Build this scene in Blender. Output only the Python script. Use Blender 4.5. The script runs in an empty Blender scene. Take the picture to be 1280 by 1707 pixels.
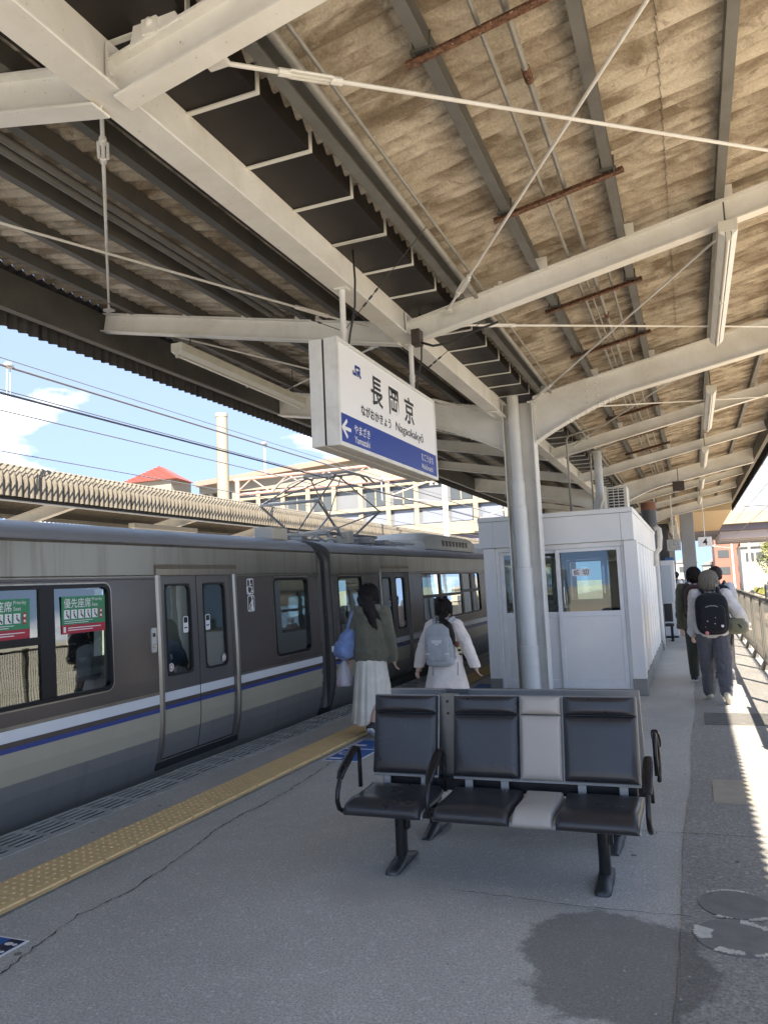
import bpy, bmesh, math, random
from math import sin, cos, pi, radians, sqrt
from mathutils import Vector, Matrix, Quaternion

random.seed(7)
SC = bpy.context.scene
COL = SC.collection

# ------------------------------------------------------------------ camera
H = 1.6
R = ((0.92808775, -0.07701773, -0.36430948), (0.36973453, 0.07459556, 0.92613815), (-0.04415319, -0.99423527, 0.09770734))
cam_d = bpy.data.cameras.new('camera')
cam = bpy.data.objects.new('camera', cam_d)
COL.objects.link(cam)
cam_d.sensor_fit = 'VERTICAL'
cam_d.sensor_height = 36.0
cam_d.lens = 36.0 * 1285 / 1707
cam_d.clip_start = 0.05
cam_d.clip_end = 3000
mw = Matrix.Identity(4)
for i in range(3):
    mw[i][0] = R[i][0]
    mw[i][1] = -R[i][1]
    mw[i][2] = -R[i][2]
mw[2][3] = H
cam.matrix_world = mw
SC.camera = cam

# ------------------------------------------------------------------ light
SUN_V = Vector((1.7, -4.0, 4.4)).normalized()      # towards the sun
el = math.asin(SUN_V.z)
az = math.atan2(SUN_V.x, SUN_V.y)                   # from +Y towards +X
world = bpy.data.worlds.new('World')
SC.world = world
world.use_nodes = True
wn = world.node_tree
wn.nodes.clear()
w_out = wn.nodes.new('ShaderNodeOutputWorld')
w_bg = wn.nodes.new('ShaderNodeBackground')
w_sky = wn.nodes.new('ShaderNodeTexSky')
w_sky.sky_type = 'NISHITA'
w_sky.sun_disc = False
w_sky.sun_elevation = el
w_sky.sun_rotation = az
w_sky.air_density = 1.0
w_sky.dust_density = 0.0
w_sky.ozone_density = 1.0
w_bg.inputs['Strength'].default_value = 0.115
# a few soft white clouds over the whole dome
w_tc = wn.nodes.new('ShaderNodeTexCoord')
# clear air: little haze at the horizon, so the sky is read from a little higher up
w_lift = wn.nodes.new('ShaderNodeMapping')
w_lift.inputs['Scale'].default_value = (1.0, 1.0, 0.8)
w_lift.inputs['Location'].default_value = (0.0, 0.0, 0.40)
wn.links.new(w_tc.outputs['Generated'], w_lift.inputs['Vector'])
wn.links.new(w_lift.outputs['Vector'], w_sky.inputs['Vector'])
w_map = wn.nodes.new('ShaderNodeMapping')
w_map.inputs['Scale'].default_value = (1.0, 1.0, 2.6)
w_map.inputs['Location'].default_value = (39.732888, 35.191673, 29.128283)
w_no = wn.nodes.new('ShaderNodeTexNoise')
w_no.inputs['Scale'].default_value = 3.2
w_no.inputs['Detail'].default_value = 7
w_no.inputs['Roughness'].default_value = 0.55
w_rmp = wn.nodes.new('ShaderNodeValToRGB')
w_rmp.color_ramp.elements[0].position = 0.57
w_rmp.color_ramp.elements[1].position = 0.67
w_mix = wn.nodes.new('ShaderNodeMixRGB')
w_mix.inputs['Color2'].default_value = (3.0, 3.0, 3.0, 1)
wn.links.new(w_tc.outputs['Generated'], w_map.inputs['Vector'])
wn.links.new(w_map.outputs['Vector'], w_no.inputs['Vector'])
wn.links.new(w_no.outputs['Fac'], w_rmp.inputs['Fac'])
wn.links.new(w_rmp.outputs['Color'], w_mix.inputs['Fac'])
w_veil = wn.nodes.new('ShaderNodeMixRGB')     # thin high veil over the whole sky
w_veil.inputs['Fac'].default_value = 0.34
w_veil.inputs['Color2'].default_value = (1.3, 1.3, 1.15, 1)
w_tint = wn.nodes.new('ShaderNodeMixRGB')
w_tint.blend_type = 'MULTIPLY'
w_tint.inputs['Fac'].default_value = 1.0
w_tint.inputs['Color2'].default_value = (0.37, 0.455, 0.53, 1)
wn.links.new(w_sky.outputs['Color'], w_tint.inputs['Color1'])
wn.links.new(w_tint.outputs['Color'], w_veil.inputs['Color1'])
wn.links.new(w_veil.outputs['Color'], w_mix.inputs['Color1'])
wn.links.new(w_mix.outputs['Color'], w_bg.inputs['Color'])
wn.links.new(w_bg.outputs['Background'], w_out.inputs['Surface'])

sun_d = bpy.data.lights.new('sun', 'SUN')
sun_d.energy = 2.3
sun_d.angle = radians(0.42)
sun_d.color = (1.0, 0.89, 0.74)
sun = bpy.data.objects.new('sun', sun_d)
COL.objects.link(sun)
sun.rotation_euler = SUN_V.to_track_quat('Z', 'Y').to_euler()
sun.location = (20, -40, 45)

SC.view_settings.view_transform = 'Standard'
SC.view_settings.look = 'None'
SC.view_settings.gamma = 1.0
SC.view_settings.use_curve_mapping = False
SC.view_settings.exposure = 3.05
SC.render.engine = 'CYCLES'
SC.cycles.max_bounces = 9
SC.cycles.diffuse_bounces = 7
SC.cycles.glossy_bounces = 4
SC.cycles.transparent_max_bounces = 12
SC.cycles.transmission_bounces = 4
SC.cycles.caustics_reflective = False
SC.cycles.caustics_refractive = False
SC.cycles.sample_clamp_indirect = 4.0
SC.cycles.use_denoising = True

# ------------------------------------------------------------------ materials
MATS = {}


def nd(nt, t, **kw):
    n = nt.nodes.new(t)
    for k, v in kw.items():
        if k in n.inputs:
            n.inputs[k].default_value = v
        else:
            setattr(n, k, v)
    return n


def new_mat(name):
    m = bpy.data.materials.new(name)
    m.use_nodes = True
    nt = m.node_tree
    b = nt.nodes['Principled BSDF']
    return m, nt, b


def ramp(nt, src, p0, p1, c0=(0, 0, 0, 1), c1=(1, 1, 1, 1)):
    r = nt.nodes.new('ShaderNodeValToRGB')
    r.color_ramp.elements[0].position = p0
    r.color_ramp.elements[1].position = p1
    r.color_ramp.elements[0].color = c0
    r.color_ramp.elements[1].color = c1
    nt.links.new(src, r.inputs['Fac'])
    return r.outputs['Color']


def mix(nt, fac, a, b, mode='MIX'):
    m = nt.nodes.new('ShaderNodeMixRGB')
    m.blend_type = mode
    for k, v in (('Fac', fac), ('Color1', a), ('Color2', b)):
        if hasattr(v, 'links') or hasattr(v, 'is_linked'):
            nt.links.new(v, m.inputs[k])
        elif isinstance(v, (int, float)):
            m.inputs[k].default_value = v
        else:
            m.inputs[k].default_value = (v[0], v[1], v[2], 1)
    return m.outputs['Color']


def coords(nt, scale=(1, 1, 1), world_space=True, loc=(0, 0, 0)):
    if world_space:
        g = nt.nodes.new('ShaderNodeNewGeometry')
        o = g.outputs['Position']
    else:
        g = nt.nodes.new('ShaderNodeTexCoord')
        o = g.outputs['Object']
    mp = nt.nodes.new('ShaderNodeMapping')
    mp.inputs['Scale'].default_value = scale
    mp.inputs['Location'].default_value = loc
    nt.links.new(o, mp.inputs['Vector'])
    return mp.outputs['Vector']


def noise(nt, vec, scale, detail=4, rough=0.55, dist=0.0):
    n = nt.nodes.new('ShaderNodeTexNoise')
    n.inputs['Scale'].default_value = scale
    n.inputs['Detail'].default_value = detail
    n.inputs['Roughness'].default_value = rough
    n.inputs['Distortion'].default_value = dist
    nt.links.new(vec, n.inputs['Vector'])
    return n.outputs['Fac']


def bump(nt, b, h, strength, dist=0.01):
    n = nt.nodes.new('ShaderNodeBump')
    n.inputs['Strength'].default_value = strength
    n.inputs['Distance'].default_value = dist
    nt.links.new(h, n.inputs['Height'])
    nt.links.new(n.outputs['Normal'], b.inputs['Normal'])


def M(name, col, rough=0.6, metal=0.0, dirt=0.0, dirt_scale=3.0, dirt_col=None, grain=0.0, grain_scale=60.0, stretch=(1, 1, 1), spec=0.5, sheen=0.0, alpha=1.0):
    """plain surface with broad grime and fine relief"""
    if name in MATS:
        return MATS[name]
    m, nt, b = new_mat(name)
    b.inputs['Base Color'].default_value = (*col, 1)
    b.inputs['Roughness'].default_value = rough
    b.inputs['Metallic'].default_value = metal
    b.inputs['Specular IOR Level'].default_value = spec
    if sheen:
        b.inputs['Sheen Weight'].default_value = sheen
    v = coords(nt, stretch)
    if dirt:
        f = ramp(nt, noise(nt, v, dirt_scale, 6, 0.62, 0.4), 0.35, 0.78)
        dc = dirt_col or tuple(c * 0.55 for c in col)
        mm = nt.nodes.new('ShaderNodeMath')
        mm.operation = 'MULTIPLY'
        mm.inputs[1].default_value = dirt
        nt.links.new(f, mm.inputs[0])
        nt.links.new(mix(nt, mm.outputs[0], col, dc), b.inputs['Base Color'])
        rr = nt.nodes.new('ShaderNodeMapRange')
        rr.inputs['To Min'].default_value = max(0.02, rough - 0.03)
        rr.inputs['To Max'].default_value = min(1, rough + 0.07)
        nt.links.new(f, rr.inputs['Value'])
        nt.links.new(rr.outputs[0], b.inputs['Roughness'])
    if grain:
        bump(nt, b, noise(nt, v, grain_scale, 3, 0.6), grain, 0.004)
    MATS[name] = m
    return m


def mat_steel_paint():
    m, nt, b = new_mat('cream_steel_paint')
    v = coords(nt)
    f1 = ramp(nt, noise(nt, v, 2.2, 6, 0.65, 0.6), 0.40, 0.80)
    f2 = ramp(nt, noise(nt, v, 38, 3, 0.7), 0.66, 0.74)
    f3 = ramp(nt, noise(nt, v, 0.7, 3, 0.5), 0.35, 0.7)
    c = mix(nt, f3, (0.81, 0.805, 0.775), (0.76, 0.75, 0.715))
    c = mix(nt, f1, c, (0.63, 0.61, 0.55))
    c2 = nt.nodes.new('ShaderNodeMath')
    c2.operation = 'MULTIPLY'
    c2.inputs[1].default_value = 0.6
    nt.links.new(f2, c2.inputs[0])
    c = mix(nt, c2.outputs[0], c, (0.22, 0.15, 0.10))
    nt.links.new(c, b.inputs['Base Color'])
    b.inputs['Roughness'].default_value = 0.48
    bump(nt, b, noise(nt, v, 22, 3, 0.6), 0.06, 0.01)
    MATS['steel'] = m
    return m


def mat_slate():
    """weathered fibre cement roof sheets, blotchy water stains"""
    m, nt, b = new_mat('stained_roof_sheet')
    v = coords(nt)
    va = coords(nt, (0.55, 1.35, 1))
    n1 = noise(nt, va, 3.4, 7, 0.62, 0.7)
    n2 = noise(nt, coords(nt, (0.6, 1.3, 1), True, (3.1, 7.7, 0)), 1.3, 5, 0.6, 0.6)
    n3 = noise(nt, coords(nt, (0.8, 1.2, 1), True, (9.1, 2.2, 5)), 9.0, 6, 0.7, 0.7)
    fine = noise(nt, v, 70, 4, 0.75)
    big = ramp(nt, n2, 0.36, 0.66)
    c = mix(nt, big, (0.64, 0.60, 0.525), (0.48, 0.435, 0.365))
    stain = ramp(nt, n1, 0.43, 0.62)
    c = mix(nt, mix(nt, 0.92, (0, 0, 0), stain), c, (0.21, 0.17, 0.125))
    spots = ramp(nt, n3, 0.58, 0.66)
    c = mix(nt, mix(nt, 0.7, (0, 0, 0), spots), c, (0.25, 0.205, 0.155))
    pale = ramp(nt, n3, 0.30, 0.40, (1, 1, 1, 1), (0, 0, 0, 1))
    c = mix(nt, mix(nt, 0.4, (0, 0, 0), pale), c, (0.70, 0.665, 0.60))
    st = ramp(nt, noise(nt, coords(nt, (0.3, 5.0, 0.3)), 2.0, 3, 0.5), 0.42, 0.72)
    c = mix(nt, mix(nt, 0.3, (0, 0, 0), st), c, (0.26, 0.205, 0.14))
    c = mix(nt, 0.5, c, mix(nt, ramp(nt, fine, 0.3, 0.7), (0.25, 0.22, 0.18), (0.72, 0.68, 0.62)), 'OVERLAY')
    nt.links.new(c, b.inputs['Base Color'])
    b.inputs['Roughness'].default_value = 0.92
    b.inputs['Specular IOR Level'].default_value = 0.15
    bump(nt, b, fine, 0.35, 0.005)
    MATS['slate'] = m
    return m


def mat_slate_out():
    m, nt, b = new_mat('weathered_roof_sheet_outside')
    f = ramp(nt, noise(nt, coords(nt, (1, 3, 1)), 3.0, 7, 0.65, 0.8), 0.35, 0.72)
    g = ramp(nt, noise(nt, coords(nt), 40, 4, 0.7), 0.4, 0.7)
    c = mix(nt, f, (0.165, 0.147, 0.116), (0.09, 0.079, 0.062))
    c = mix(nt, mix(nt, 0.5, (0, 0, 0), g), c, (0.26, 0.235, 0.19))
    nt.links.new(c, b.inputs['Base Color'])
    b.inputs['Roughness'].default_value = 0.92
    bump(nt, b, noise(nt, coords(nt), 60, 3, 0.7), 0.3, 0.005)
    MATS['slate_out'] = m
    return m


def mat_asphalt(name, base=(0.60, 0.59, 0.55), speck=0.45, scale=95.0, patches=True):
    m, nt, b = new_mat(name)
    v = coords(nt)
    vo = nt.nodes.new('ShaderNodeTexVoronoi')
    vo.inputs['Scale'].default_value = scale * 0.8
    nt.links.new(v, vo.inputs['Vector'])
    sp = ramp(nt, vo.outputs['Color'], 0.72, 0.95)
    fine = noise(nt, v, scale, 4, 0.85)
    big = ramp(nt, noise(nt, v, 0.9, 6, 0.6, 0.3), 0.3, 0.75)
    mid = ramp(nt, noise(nt, v, 7, 5, 0.65), 0.3, 0.8)
    c = mix(nt, big, tuple(x * 0.86 for x in base), tuple(x * 1.25 for x in base))
    c = mix(nt, mix(nt, 0.5, (0, 0, 0), mid), c, tuple(x * 0.80 for x in base))
    c = mix(nt, mix(nt, 0.85, (0, 0, 0), ramp(nt, fine, 0.42, 0.62)), c, tuple(x * 0.42 for x in base))
    c = mix(nt, mix(nt, speck, (0, 0, 0), sp), c, tuple(min(0.8, x * 1.5) for x in base))
    # rare bright chips and dark gum spots
    v3 = nt.nodes.new('ShaderNodeTexVoronoi')
    v3.inputs['Scale'].default_value = 11.0
    nt.links.new(v, v3.inputs['Vector'])
    chips = ramp(nt, v3.outputs['Distance'], 0.045, 0.06, (1, 1, 1, 1), (0, 0, 0, 1))
    sel = ramp(nt, v3.outputs['Color'], 0.5, 0.52)
    c = mix(nt, mix(nt, 1.0, chips, sel, 'MULTIPLY'), c, (0.42, 0.42, 0.40))
    v4 = nt.nodes.new('ShaderNodeTexVoronoi')
    v4.inputs['Scale'].default_value = 3.1
    nt.links.new(v, v4.inputs['Vector'])
    gum = ramp(nt, v4.outputs['Distance'], 0.05, 0.065, (1, 1, 1, 1), (0, 0, 0, 1))
    sel2 = ramp(nt, v4.outputs['Color'], 0.45, 0.47)
    c = mix(nt, mix(nt, 0.6, (0, 0, 0), mix(nt, 1.0, gum, sel2, 'MULTIPLY')), c, (0.03, 0.03, 0.03))
    rough = 0.86
    if patches:
        # water stain, whitish scuffs: shapes lying on the platform floor
        def blob(cx, cy, rx, ry, soft, wob):
            g = nt.nodes.new('ShaderNodeNewGeometry')
            mp = nt.nodes.new('ShaderNodeMapping')
            mp.vector_type = 'POINT'
            mp.inputs['Scale'].default_value = (1 / rx, 1 / ry, 0)
            mp.inputs['Location'].default_value = (-cx / rx, -cy / ry, 0)
            nt.links.new(g.outputs['Position'], mp.inputs['Vector'])
            ln = nt.nodes.new('ShaderNodeVectorMath')
            ln.operation = 'LENGTH'
            nt.links.new(mp.outputs['Vector'], ln.inputs[0])
            nz = noise(nt, v, wob, 5, 0.65)
            ad = nt.nodes.new('ShaderNodeMath')
            ad.operation = 'ADD'
            nt.links.new(ln.outputs['Value'], ad.inputs[0])
            nt.links.new(nz, ad.inputs[1])
            hf = nt.nodes.new('ShaderNodeMath')
            hf.operation = 'MULTIPLY'
            hf.inputs[1].default_value = 0.5
            hf.use_clamp = True
            nt.links.new(ad.outputs[0], hf.inputs[0])
            return ramp(nt, hf.outputs[0], 0.71 - soft / 2, 0.71 + soft / 2, (1, 1, 1, 1), (0, 0, 0, 1)), nz
        wet, _ = blob(-0.42, 3.50, 0.42, 0.56, 0.05, 3.4)
        c = mix(nt, mix(nt, 0.6, (0, 0, 0), wet), c, (0.11, 0.105, 0.095))
        for bx, by, rx, ry in ((-1.66, 4.02, 0.30, 0.26), (-1.78, 3.86, 0.2, 0.14)):
            w, nz = blob(bx, by, rx, ry, 0.35, 9.0)
            c = mix(nt, mix(nt, 0.42, (0, 0, 0), w), c, (0.40, 0.385, 0.35))
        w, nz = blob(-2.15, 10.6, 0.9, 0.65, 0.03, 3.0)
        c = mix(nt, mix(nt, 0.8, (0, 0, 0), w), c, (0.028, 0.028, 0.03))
    nt.links.new(c, b.inputs['Base Color'])
    b.inputs['Roughness'].default_value = rough
    b.inputs['Specular IOR Level'].default_value = 0.35
    bump(nt, b, fine, 0.55, 0.006)
    MATS[name] = m
    return m


def mat_stainless(name, base, streak, rough=0.30, metal=0.75):
    m, nt, b = new_mat(name)
    v = coords(nt, (1, 2.6, 0.16))
    f = ramp(nt, noise(nt, v, 2.3, 6, 0.62, 0.5), 0.50, 0.80)
    c = mix(nt, f, base, streak)
    nt.links.new(c, b.inputs['Base Color'])
    b.inputs['Metallic'].default_value = metal
    rr = nt.nodes.new('ShaderNodeMapRange')
    rr.inputs['To Min'].default_value = rough
    rr.inputs['To Max'].default_value = rough + 0.18
    nt.links.new(f, rr.inputs['Value'])
    nt.links.new(rr.outputs[0], b.inputs['Roughness'])
    MATS[name] = m
    return m


def mat_glass(name, tint, refl=1.0):
    m = bpy.data.materials.new(name)
    m.use_nodes = True
    nt = m.node_tree
    nt.nodes.clear()
    out = nt.nodes.new('ShaderNodeOutputMaterial')
    mx = nt.nodes.new('ShaderNodeMixShader')
    tr = nt.nodes.new('ShaderNodeBsdfTransparent')
    tr.inputs['Color'].default_value = (*tint, 1)
    gl = nt.nodes.new('ShaderNodeBsdfGlossy')
    gl.inputs['Roughness'].default_value = 0.02
    gl.inputs['Color'].default_value = (0.95, 0.98, 0.96, 1)
    fr = nt.nodes.new('ShaderNodeFresnel')
    fr.inputs['IOR'].default_value = 1.55
    mu = nt.nodes.new('ShaderNodeMath')
    mu.operation = 'MULTIPLY'
    mu.inputs[1].default_value = 1.7 * refl
    mu.use_clamp = True
    v = coords(nt, (1, 1, 1))
    bp = nt.nodes.new('ShaderNodeBump')
    bp.inputs['Strength'].default_value = 0.03
    bp.inputs['Distance'].default_value = 0.02
    nt.links.new(noise(nt, v, 2.5, 2, 0.5), bp.inputs['Height'])
    nt.links.new(bp.outputs['Normal'], gl.inputs['Normal'])
    nt.links.new(fr.outputs[0], mu.inputs[0])
    nt.links.new(mu.outputs[0], mx.inputs[0])
    nt.links.new(tr.outputs[0], mx.inputs[1])
    nt.links.new(gl.outputs[0], mx.inputs[2])
    nt.links.new(mx.outputs[0], out.inputs['Surface'])
    MATS[name] = m
    return m


def mat_yellow():
    m, nt, b = new_mat('worn_yellow_tile')
    v = coords(nt)
    f = ramp(nt, noise(nt, v, 5, 6, 0.65, 0.3), 0.35, 0.75)
    g = ramp(nt, noise(nt, v, 90, 3, 0.7), 0.45, 0.75)
    c = mix(nt, f, (0.86, 0.63, 0.31), (0.78, 0.58, 0.31))
    c = mix(nt, mix(nt, 0.4, (0, 0, 0), g), c, (0.42, 0.31, 0.15))
    nt.links.new(c, b.inputs['Base Color'])
    b.inputs['Roughness'].default_value = 0.8
    bump(nt, b, noise(nt, v, 120, 2, 0.6), 0.3, 0.004)
    MATS['yellow'] = m
    return m


def mat_rust():
    m, nt, b = new_mat('rusty_angle_iron')
    v = coords(nt)
    f = ramp(nt, noise(nt, v, 28, 6, 0.7, 0.5), 0.42, 0.6)
    c = mix(nt, f, (0.075, 0.032, 0.020), (0.19, 0.095, 0.05))
    g = ramp(nt, noise(nt, v, 60, 4, 0.7), 0.6, 0.68)
    c = mix(nt, g, c, (0.45, 0.38, 0.30))
    nt.links.new(c, b.inputs['Base Color'])
    b.inputs['Roughness'].default_value = 0.92
    bump(nt, b, f, 0.5, 0.006)
    MATS['rust'] = m
    return m


def mat_fabric(name, col, scale=1.0, rough=0.9, sheen=0.25, fold=0.35):
    m, nt, b = new_mat(name)
    v = coords(nt, (1, 1, 1), False)
    f = noise(nt, v, 7 * scale, 4, 0.6, 0.6)
    w = noise(nt, v, 420, 2, 0.6)
    c = mix(nt, ramp(nt, f, 0.3, 0.75), tuple(x * 0.86 for x in col), tuple(min(1, x * 1.1) for x in col))
    nt.links.new(c, b.inputs['Base Color'])
    b.inputs['Roughness'].default_value = rough
    b.inputs['Sheen Weight'].default_value = sheen
    b.inputs['Specular IOR Level'].default_value = 0.25
    bm_ = nt.nodes.new('ShaderNodeMath')
    bm_.operation = 'MULTIPLY_ADD'
    bm_.inputs[1].default_value = 0.08
    nt.links.new(w, bm_.inputs[0])
    nt.links.new(f, bm_.inputs[2])
    bump(nt, b, bm_.outputs[0], fold, 0.05)
    MATS[name] = m
    return m


def mat_hair(name, c0, c1, rough=0.6):
    m, nt, b = new_mat(name)
    v = coords(nt, (1, 1, 0.12), False)
    f = noise(nt, v, 95, 3, 0.6)
    nt.links.new(mix(nt, f, c0, c1), b.inputs['Base Color'])
    b.inputs['Roughness'].default_value = rough
    b.inputs['Specular IOR Level'].default_value = 0.25
    bump(nt, b, f, 0.6, 0.01)
    MATS[name] = m
    return m


STEEL = mat_steel_paint()
SLATE = mat_slate()
SLATE_OUT = mat_slate_out()
ASPH = mat_asphalt('platform_asphalt')
ASPH2 = mat_asphalt('side_strip_asphalt', (0.39, 0.38, 0.355), 0.5, 75.0)
YEL = mat_yellow()
RUST = mat_rust()
GLASS_T = mat_glass('train_window_glass', (0.38, 0.50, 0.45), 1.9)
GLASS_R = mat_glass('room_window_glass', (0.66, 0.70, 0.70), 1.0)
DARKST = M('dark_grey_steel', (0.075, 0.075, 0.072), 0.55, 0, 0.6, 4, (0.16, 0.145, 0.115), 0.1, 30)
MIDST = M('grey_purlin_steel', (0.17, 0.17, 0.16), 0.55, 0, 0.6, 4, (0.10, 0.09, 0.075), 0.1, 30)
GUTTER = M('brown_gutter_metal', (0.010, 0.006, 0.005), 0.5, 0, 0.3, 6, (0.02, 0.012, 0.009))
WHITE_P = M('white_painted_metal', (0.78, 0.78, 0.75), 0.42, 0, 0.35, 4, (0.55, 0.53, 0.48))
WHITE_STR = M('white_strap_paint', (0.72, 0.72, 0.69), 0.5)
CONDUIT = M('grey_conduit', (0.32, 0.31, 0.285), 0.5, 0.2, 0.5, 9, (0.13, 0.115, 0.09))
BLACK_P = M('black_plastic', (0.012, 0.012, 0.014), 0.42)
RUBBER = M('black_rubber', (0.016, 0.016, 0.017), 0.7)
CABLE = M('black_cable', (0.02, 0.02, 0.02), 0.55)
ALU = M('satin_aluminium', (0.62, 0.62, 0.61), 0.38, 0.75, 0.3, 8)
CHROME = M('bright_steel', (0.6, 0.6, 0.58), 0.22, 0.9)
PIPE_P = M('pale_grey_pipe', (0.72, 0.73, 0.71), 0.38, 0, 0.45, 3, (0.54, 0.53, 0.49))
CONC = M('concrete', (0.32, 0.31, 0.28), 0.9, 0, 0.6, 3, (0.19, 0.18, 0.155), 0.35, 70)
INK_BLUE = M('sign_blue', (0.006, 0.042, 0.30), 0.3, spec=0.25)
INK_BLACK = M('sign_black', (0.01, 0.01, 0.012), 0.4)
INK_WHITE = M('sign_white', (0.88, 0.88, 0.87), 0.28)
INK_WHITE2 = M('print_white', (0.82, 0.82, 0.82), 0.5)

# ------------------------------------------------------------------ mesh helpers


class MB:
    def __init__(s):
        s.v = []
        s.f = []
        s.mi = []
        s.cur = 0

    def add(s, vs, fs):
        o = len(s.v)
        s.v.extend([tuple(p) for p in vs])
        for f in fs:
            s.f.append([i + o for i in f])
            s.mi.append(s.cur)
        return s

    def box(s, x0, x1, y0, y1, z0, z1):
        vs = [(x, y, z) for z in (z0, z1) for y in (y0, y1) for x in (x0, x1)]
        return s.add(vs, [(0, 2, 3, 1), (4, 5, 7, 6), (0, 1, 5, 4), (2, 6, 7, 3), (0, 4, 6, 2), (1, 3, 7, 5)])

    def obox(s, c, size, rot):
        """box of given size about c, rotated by 3x3 matrix"""
        hx, hy, hz = (q / 2 for q in size)
        c = Vector(c)
        vs = [c + rot @ Vector((x, y, z)) for z in (-hz, hz) for y in (-hy, hy) for x in (-hx, hx)]
        return s.add(vs, [(0, 2, 3, 1), (4, 5, 7, 6), (0, 1, 5, 4), (2, 6, 7, 3), (0, 4, 6, 2), (1, 3, 7, 5)])

    def sweep(s, prof, path, up=(0, 0, 1), close=True):
        """prof: list of (u,v); path: list of points; swept with fixed up"""
        up = Vector(up)
        path = [Vector(p) for p in path]
        n, k = len(prof), len(path)
        vs = []
        for i, p in enumerate(path):
            if i == 0:
                t = path[1] - p
            elif i == k - 1:
                t = p - path[i - 1]
            else:
                t = (path[i + 1] - p).normalized() + (p - path[i - 1]).normalized()
            t.normalize()
            a = t.cross(up)
            if a.length < 1e-4:
                a = t.cross(Vector((0, 1, 0)))
            a.normalize()
            b = a.cross(t)
            for u, w in prof:
                vs.append(p + a * u + b * w)
        fs = []
        for i in range(k - 1):
            for j in range(n):
                q = (j + 1) % n
                fs.append((i * n + j, i * n + q, (i + 1) * n + q, (i + 1) * n + j))
        if close:
            fs.append(tuple(range(n - 1, -1, -1)))
            fs.append(tuple((k - 1) * n + j for j in range(n)))
        return s.add(vs, fs)

    def ibeam(s, p0, p1, h, w, tf=0.014, tw=0.01, up=(0, 0, 1)):
        """I section; p0,p1 on the underside centre line"""
        prof = [(-w / 2, 0), (w / 2, 0), (w / 2, tf), (tw / 2, tf), (tw / 2, h - tf), (w / 2, h - tf), (w / 2, h), (-w / 2, h), (-w / 2, h - tf), (-tw / 2, h - tf), (-tw / 2, tf), (-w / 2, tf)]
        return s.sweep(prof, [p0, p1], up)

    def channel(s, p0, p1, h, w, t=0.007, up=(0, 0, 1)):
        prof = [(0, 0), (w, 0), (w, t), (t, t), (t, h - t), (w, h - t), (w, h), (0, h)]
        return s.sweep(prof, [p0, p1], up)

    def tube(s, path, r, n=8, rs=None):
        k = len(path)
        path = [Vector(p) for p in path]
        vs = []
        ref = None
        for i, p in enumerate(path):
            if i == 0:
                t = path[1] - p
            elif i == k - 1:
                t = p - path[i - 1]
            else:
                t = (path[i + 1] - p).normalized() + (p - path[i - 1]).normalized()
            if t.length < 1e-9:
                t = Vector((0, 0, 1))
            t.normalize()
            if ref is None:
                ref = Vector((0, 0, 1)) if abs(t.z) < 0.9 else Vector((1, 0, 0))
                a = t.cross(ref).normalized()
            else:
                a = (a - t * a.dot(t)).normalized()
            b = t.cross(a)
            rr = rs[i] if rs else r
            for j in range(n):
                an = 2 * pi * j / n
                vs.append(p + (a * cos(an) + b * sin(an)) * rr)
        fs = []
        for i in range(k - 1):
            for j in range(n):
                q = (j + 1) % n
                fs.append((i * n + j, i * n + q, (i + 1) * n + q, (i + 1) * n + j))
        fs.append(tuple(range(n - 1, -1, -1)))
        fs.append(tuple((k - 1) * n + j for j in range(n)))
        return s.add(vs, fs)

    def cyl(s, p0, p1, r, n=16, r1=None):
        return s.tube([p0, p1], r, n, [r, r if r1 is None else r1])

    def loft(s, rings, cap=True, closed=True):
        n, k = len(rings[0]), len(rings)
        vs = [p for r in rings for p in r]
        fs = []
        for i in range(k - 1):
            for j in range(n if closed else n - 1):
                q = (j + 1) % n
                fs.append((i * n + j, i * n + q, (i + 1) * n + q, (i + 1) * n + j))
        if cap:
            fs.append(tuple(range(n - 1, -1, -1)))
            fs.append(tuple((k - 1) * n + j for j in range(n)))
        return s.add(vs, fs)

    def prism(s, poly, axis, a0, a1):
        """poly of 2-D points; axis 0/1/2 is the extrusion axis"""
        def P(u, v, a):
            return (a, u, v) if axis == 0 else ((u, a, v) if axis == 1 else (u, v, a))
        n = len(poly)
        vs = [P(u, v, a0) for u, v in poly] + [P(u, v, a1) for u, v in poly]
        fs = [tuple(range(n)), tuple(range(2 * n - 1, n - 1, -1))]
        for j in range(n):
            q = (j + 1) % n
            fs.append((j, j + n, q + n, q))
        return s.add(vs, fs)

    def ell(s, c, r, rot=None, nu=14, nv=9, e=1.0):
        """ellipsoid, e<1 squares it off"""
        def sp(x):
            return math.copysign(abs(x) ** e, x)
        c = Vector(c)
        vs = []
        for i in range(nv + 1):
            ph = -pi / 2 + pi * i / nv
            for j in range(nu):
                th = 2 * pi * j / nu
                p = Vector((r[0] * sp(cos(ph)) * sp(cos(th)), r[1] * sp(cos(ph)) * sp(sin(th)), r[2] * sp(sin(ph))))
                vs.append(c + (rot @ p if rot else p))
        fs = []
        for i in range(nv):
            for j in range(nu):
                q = (j + 1) % nu
                fs.append((i * nu + j, i * nu + q, (i + 1) * nu + q, (i + 1) * nu + j))
        return s.add(vs, fs)

    def cap(s, p0, p1, r0, r1=None, n=10):
        """capsule with tapered radius"""
        r1 = r0 if r1 is None else r1
        p0, p1 = Vector(p0), Vector(p1)
        t = (p1 - p0)
        L = t.length
        t = t.normalized() if L > 1e-6 else Vector((0, 0, 1))
        pts, rs = [], []
        for k in range(4):
            a = pi / 2 * (1 - k / 3.0)
            pts.append(p0 - t * r0 * sin(a)); rs.append(max(1e-4, r0 * cos(a)))
        for k in range(4):
            a = pi / 2 * (k / 3.0)
            pts.append(p1 + t * r1 * sin(a)); rs.append(max(1e-4, r1 * cos(a)))
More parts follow.
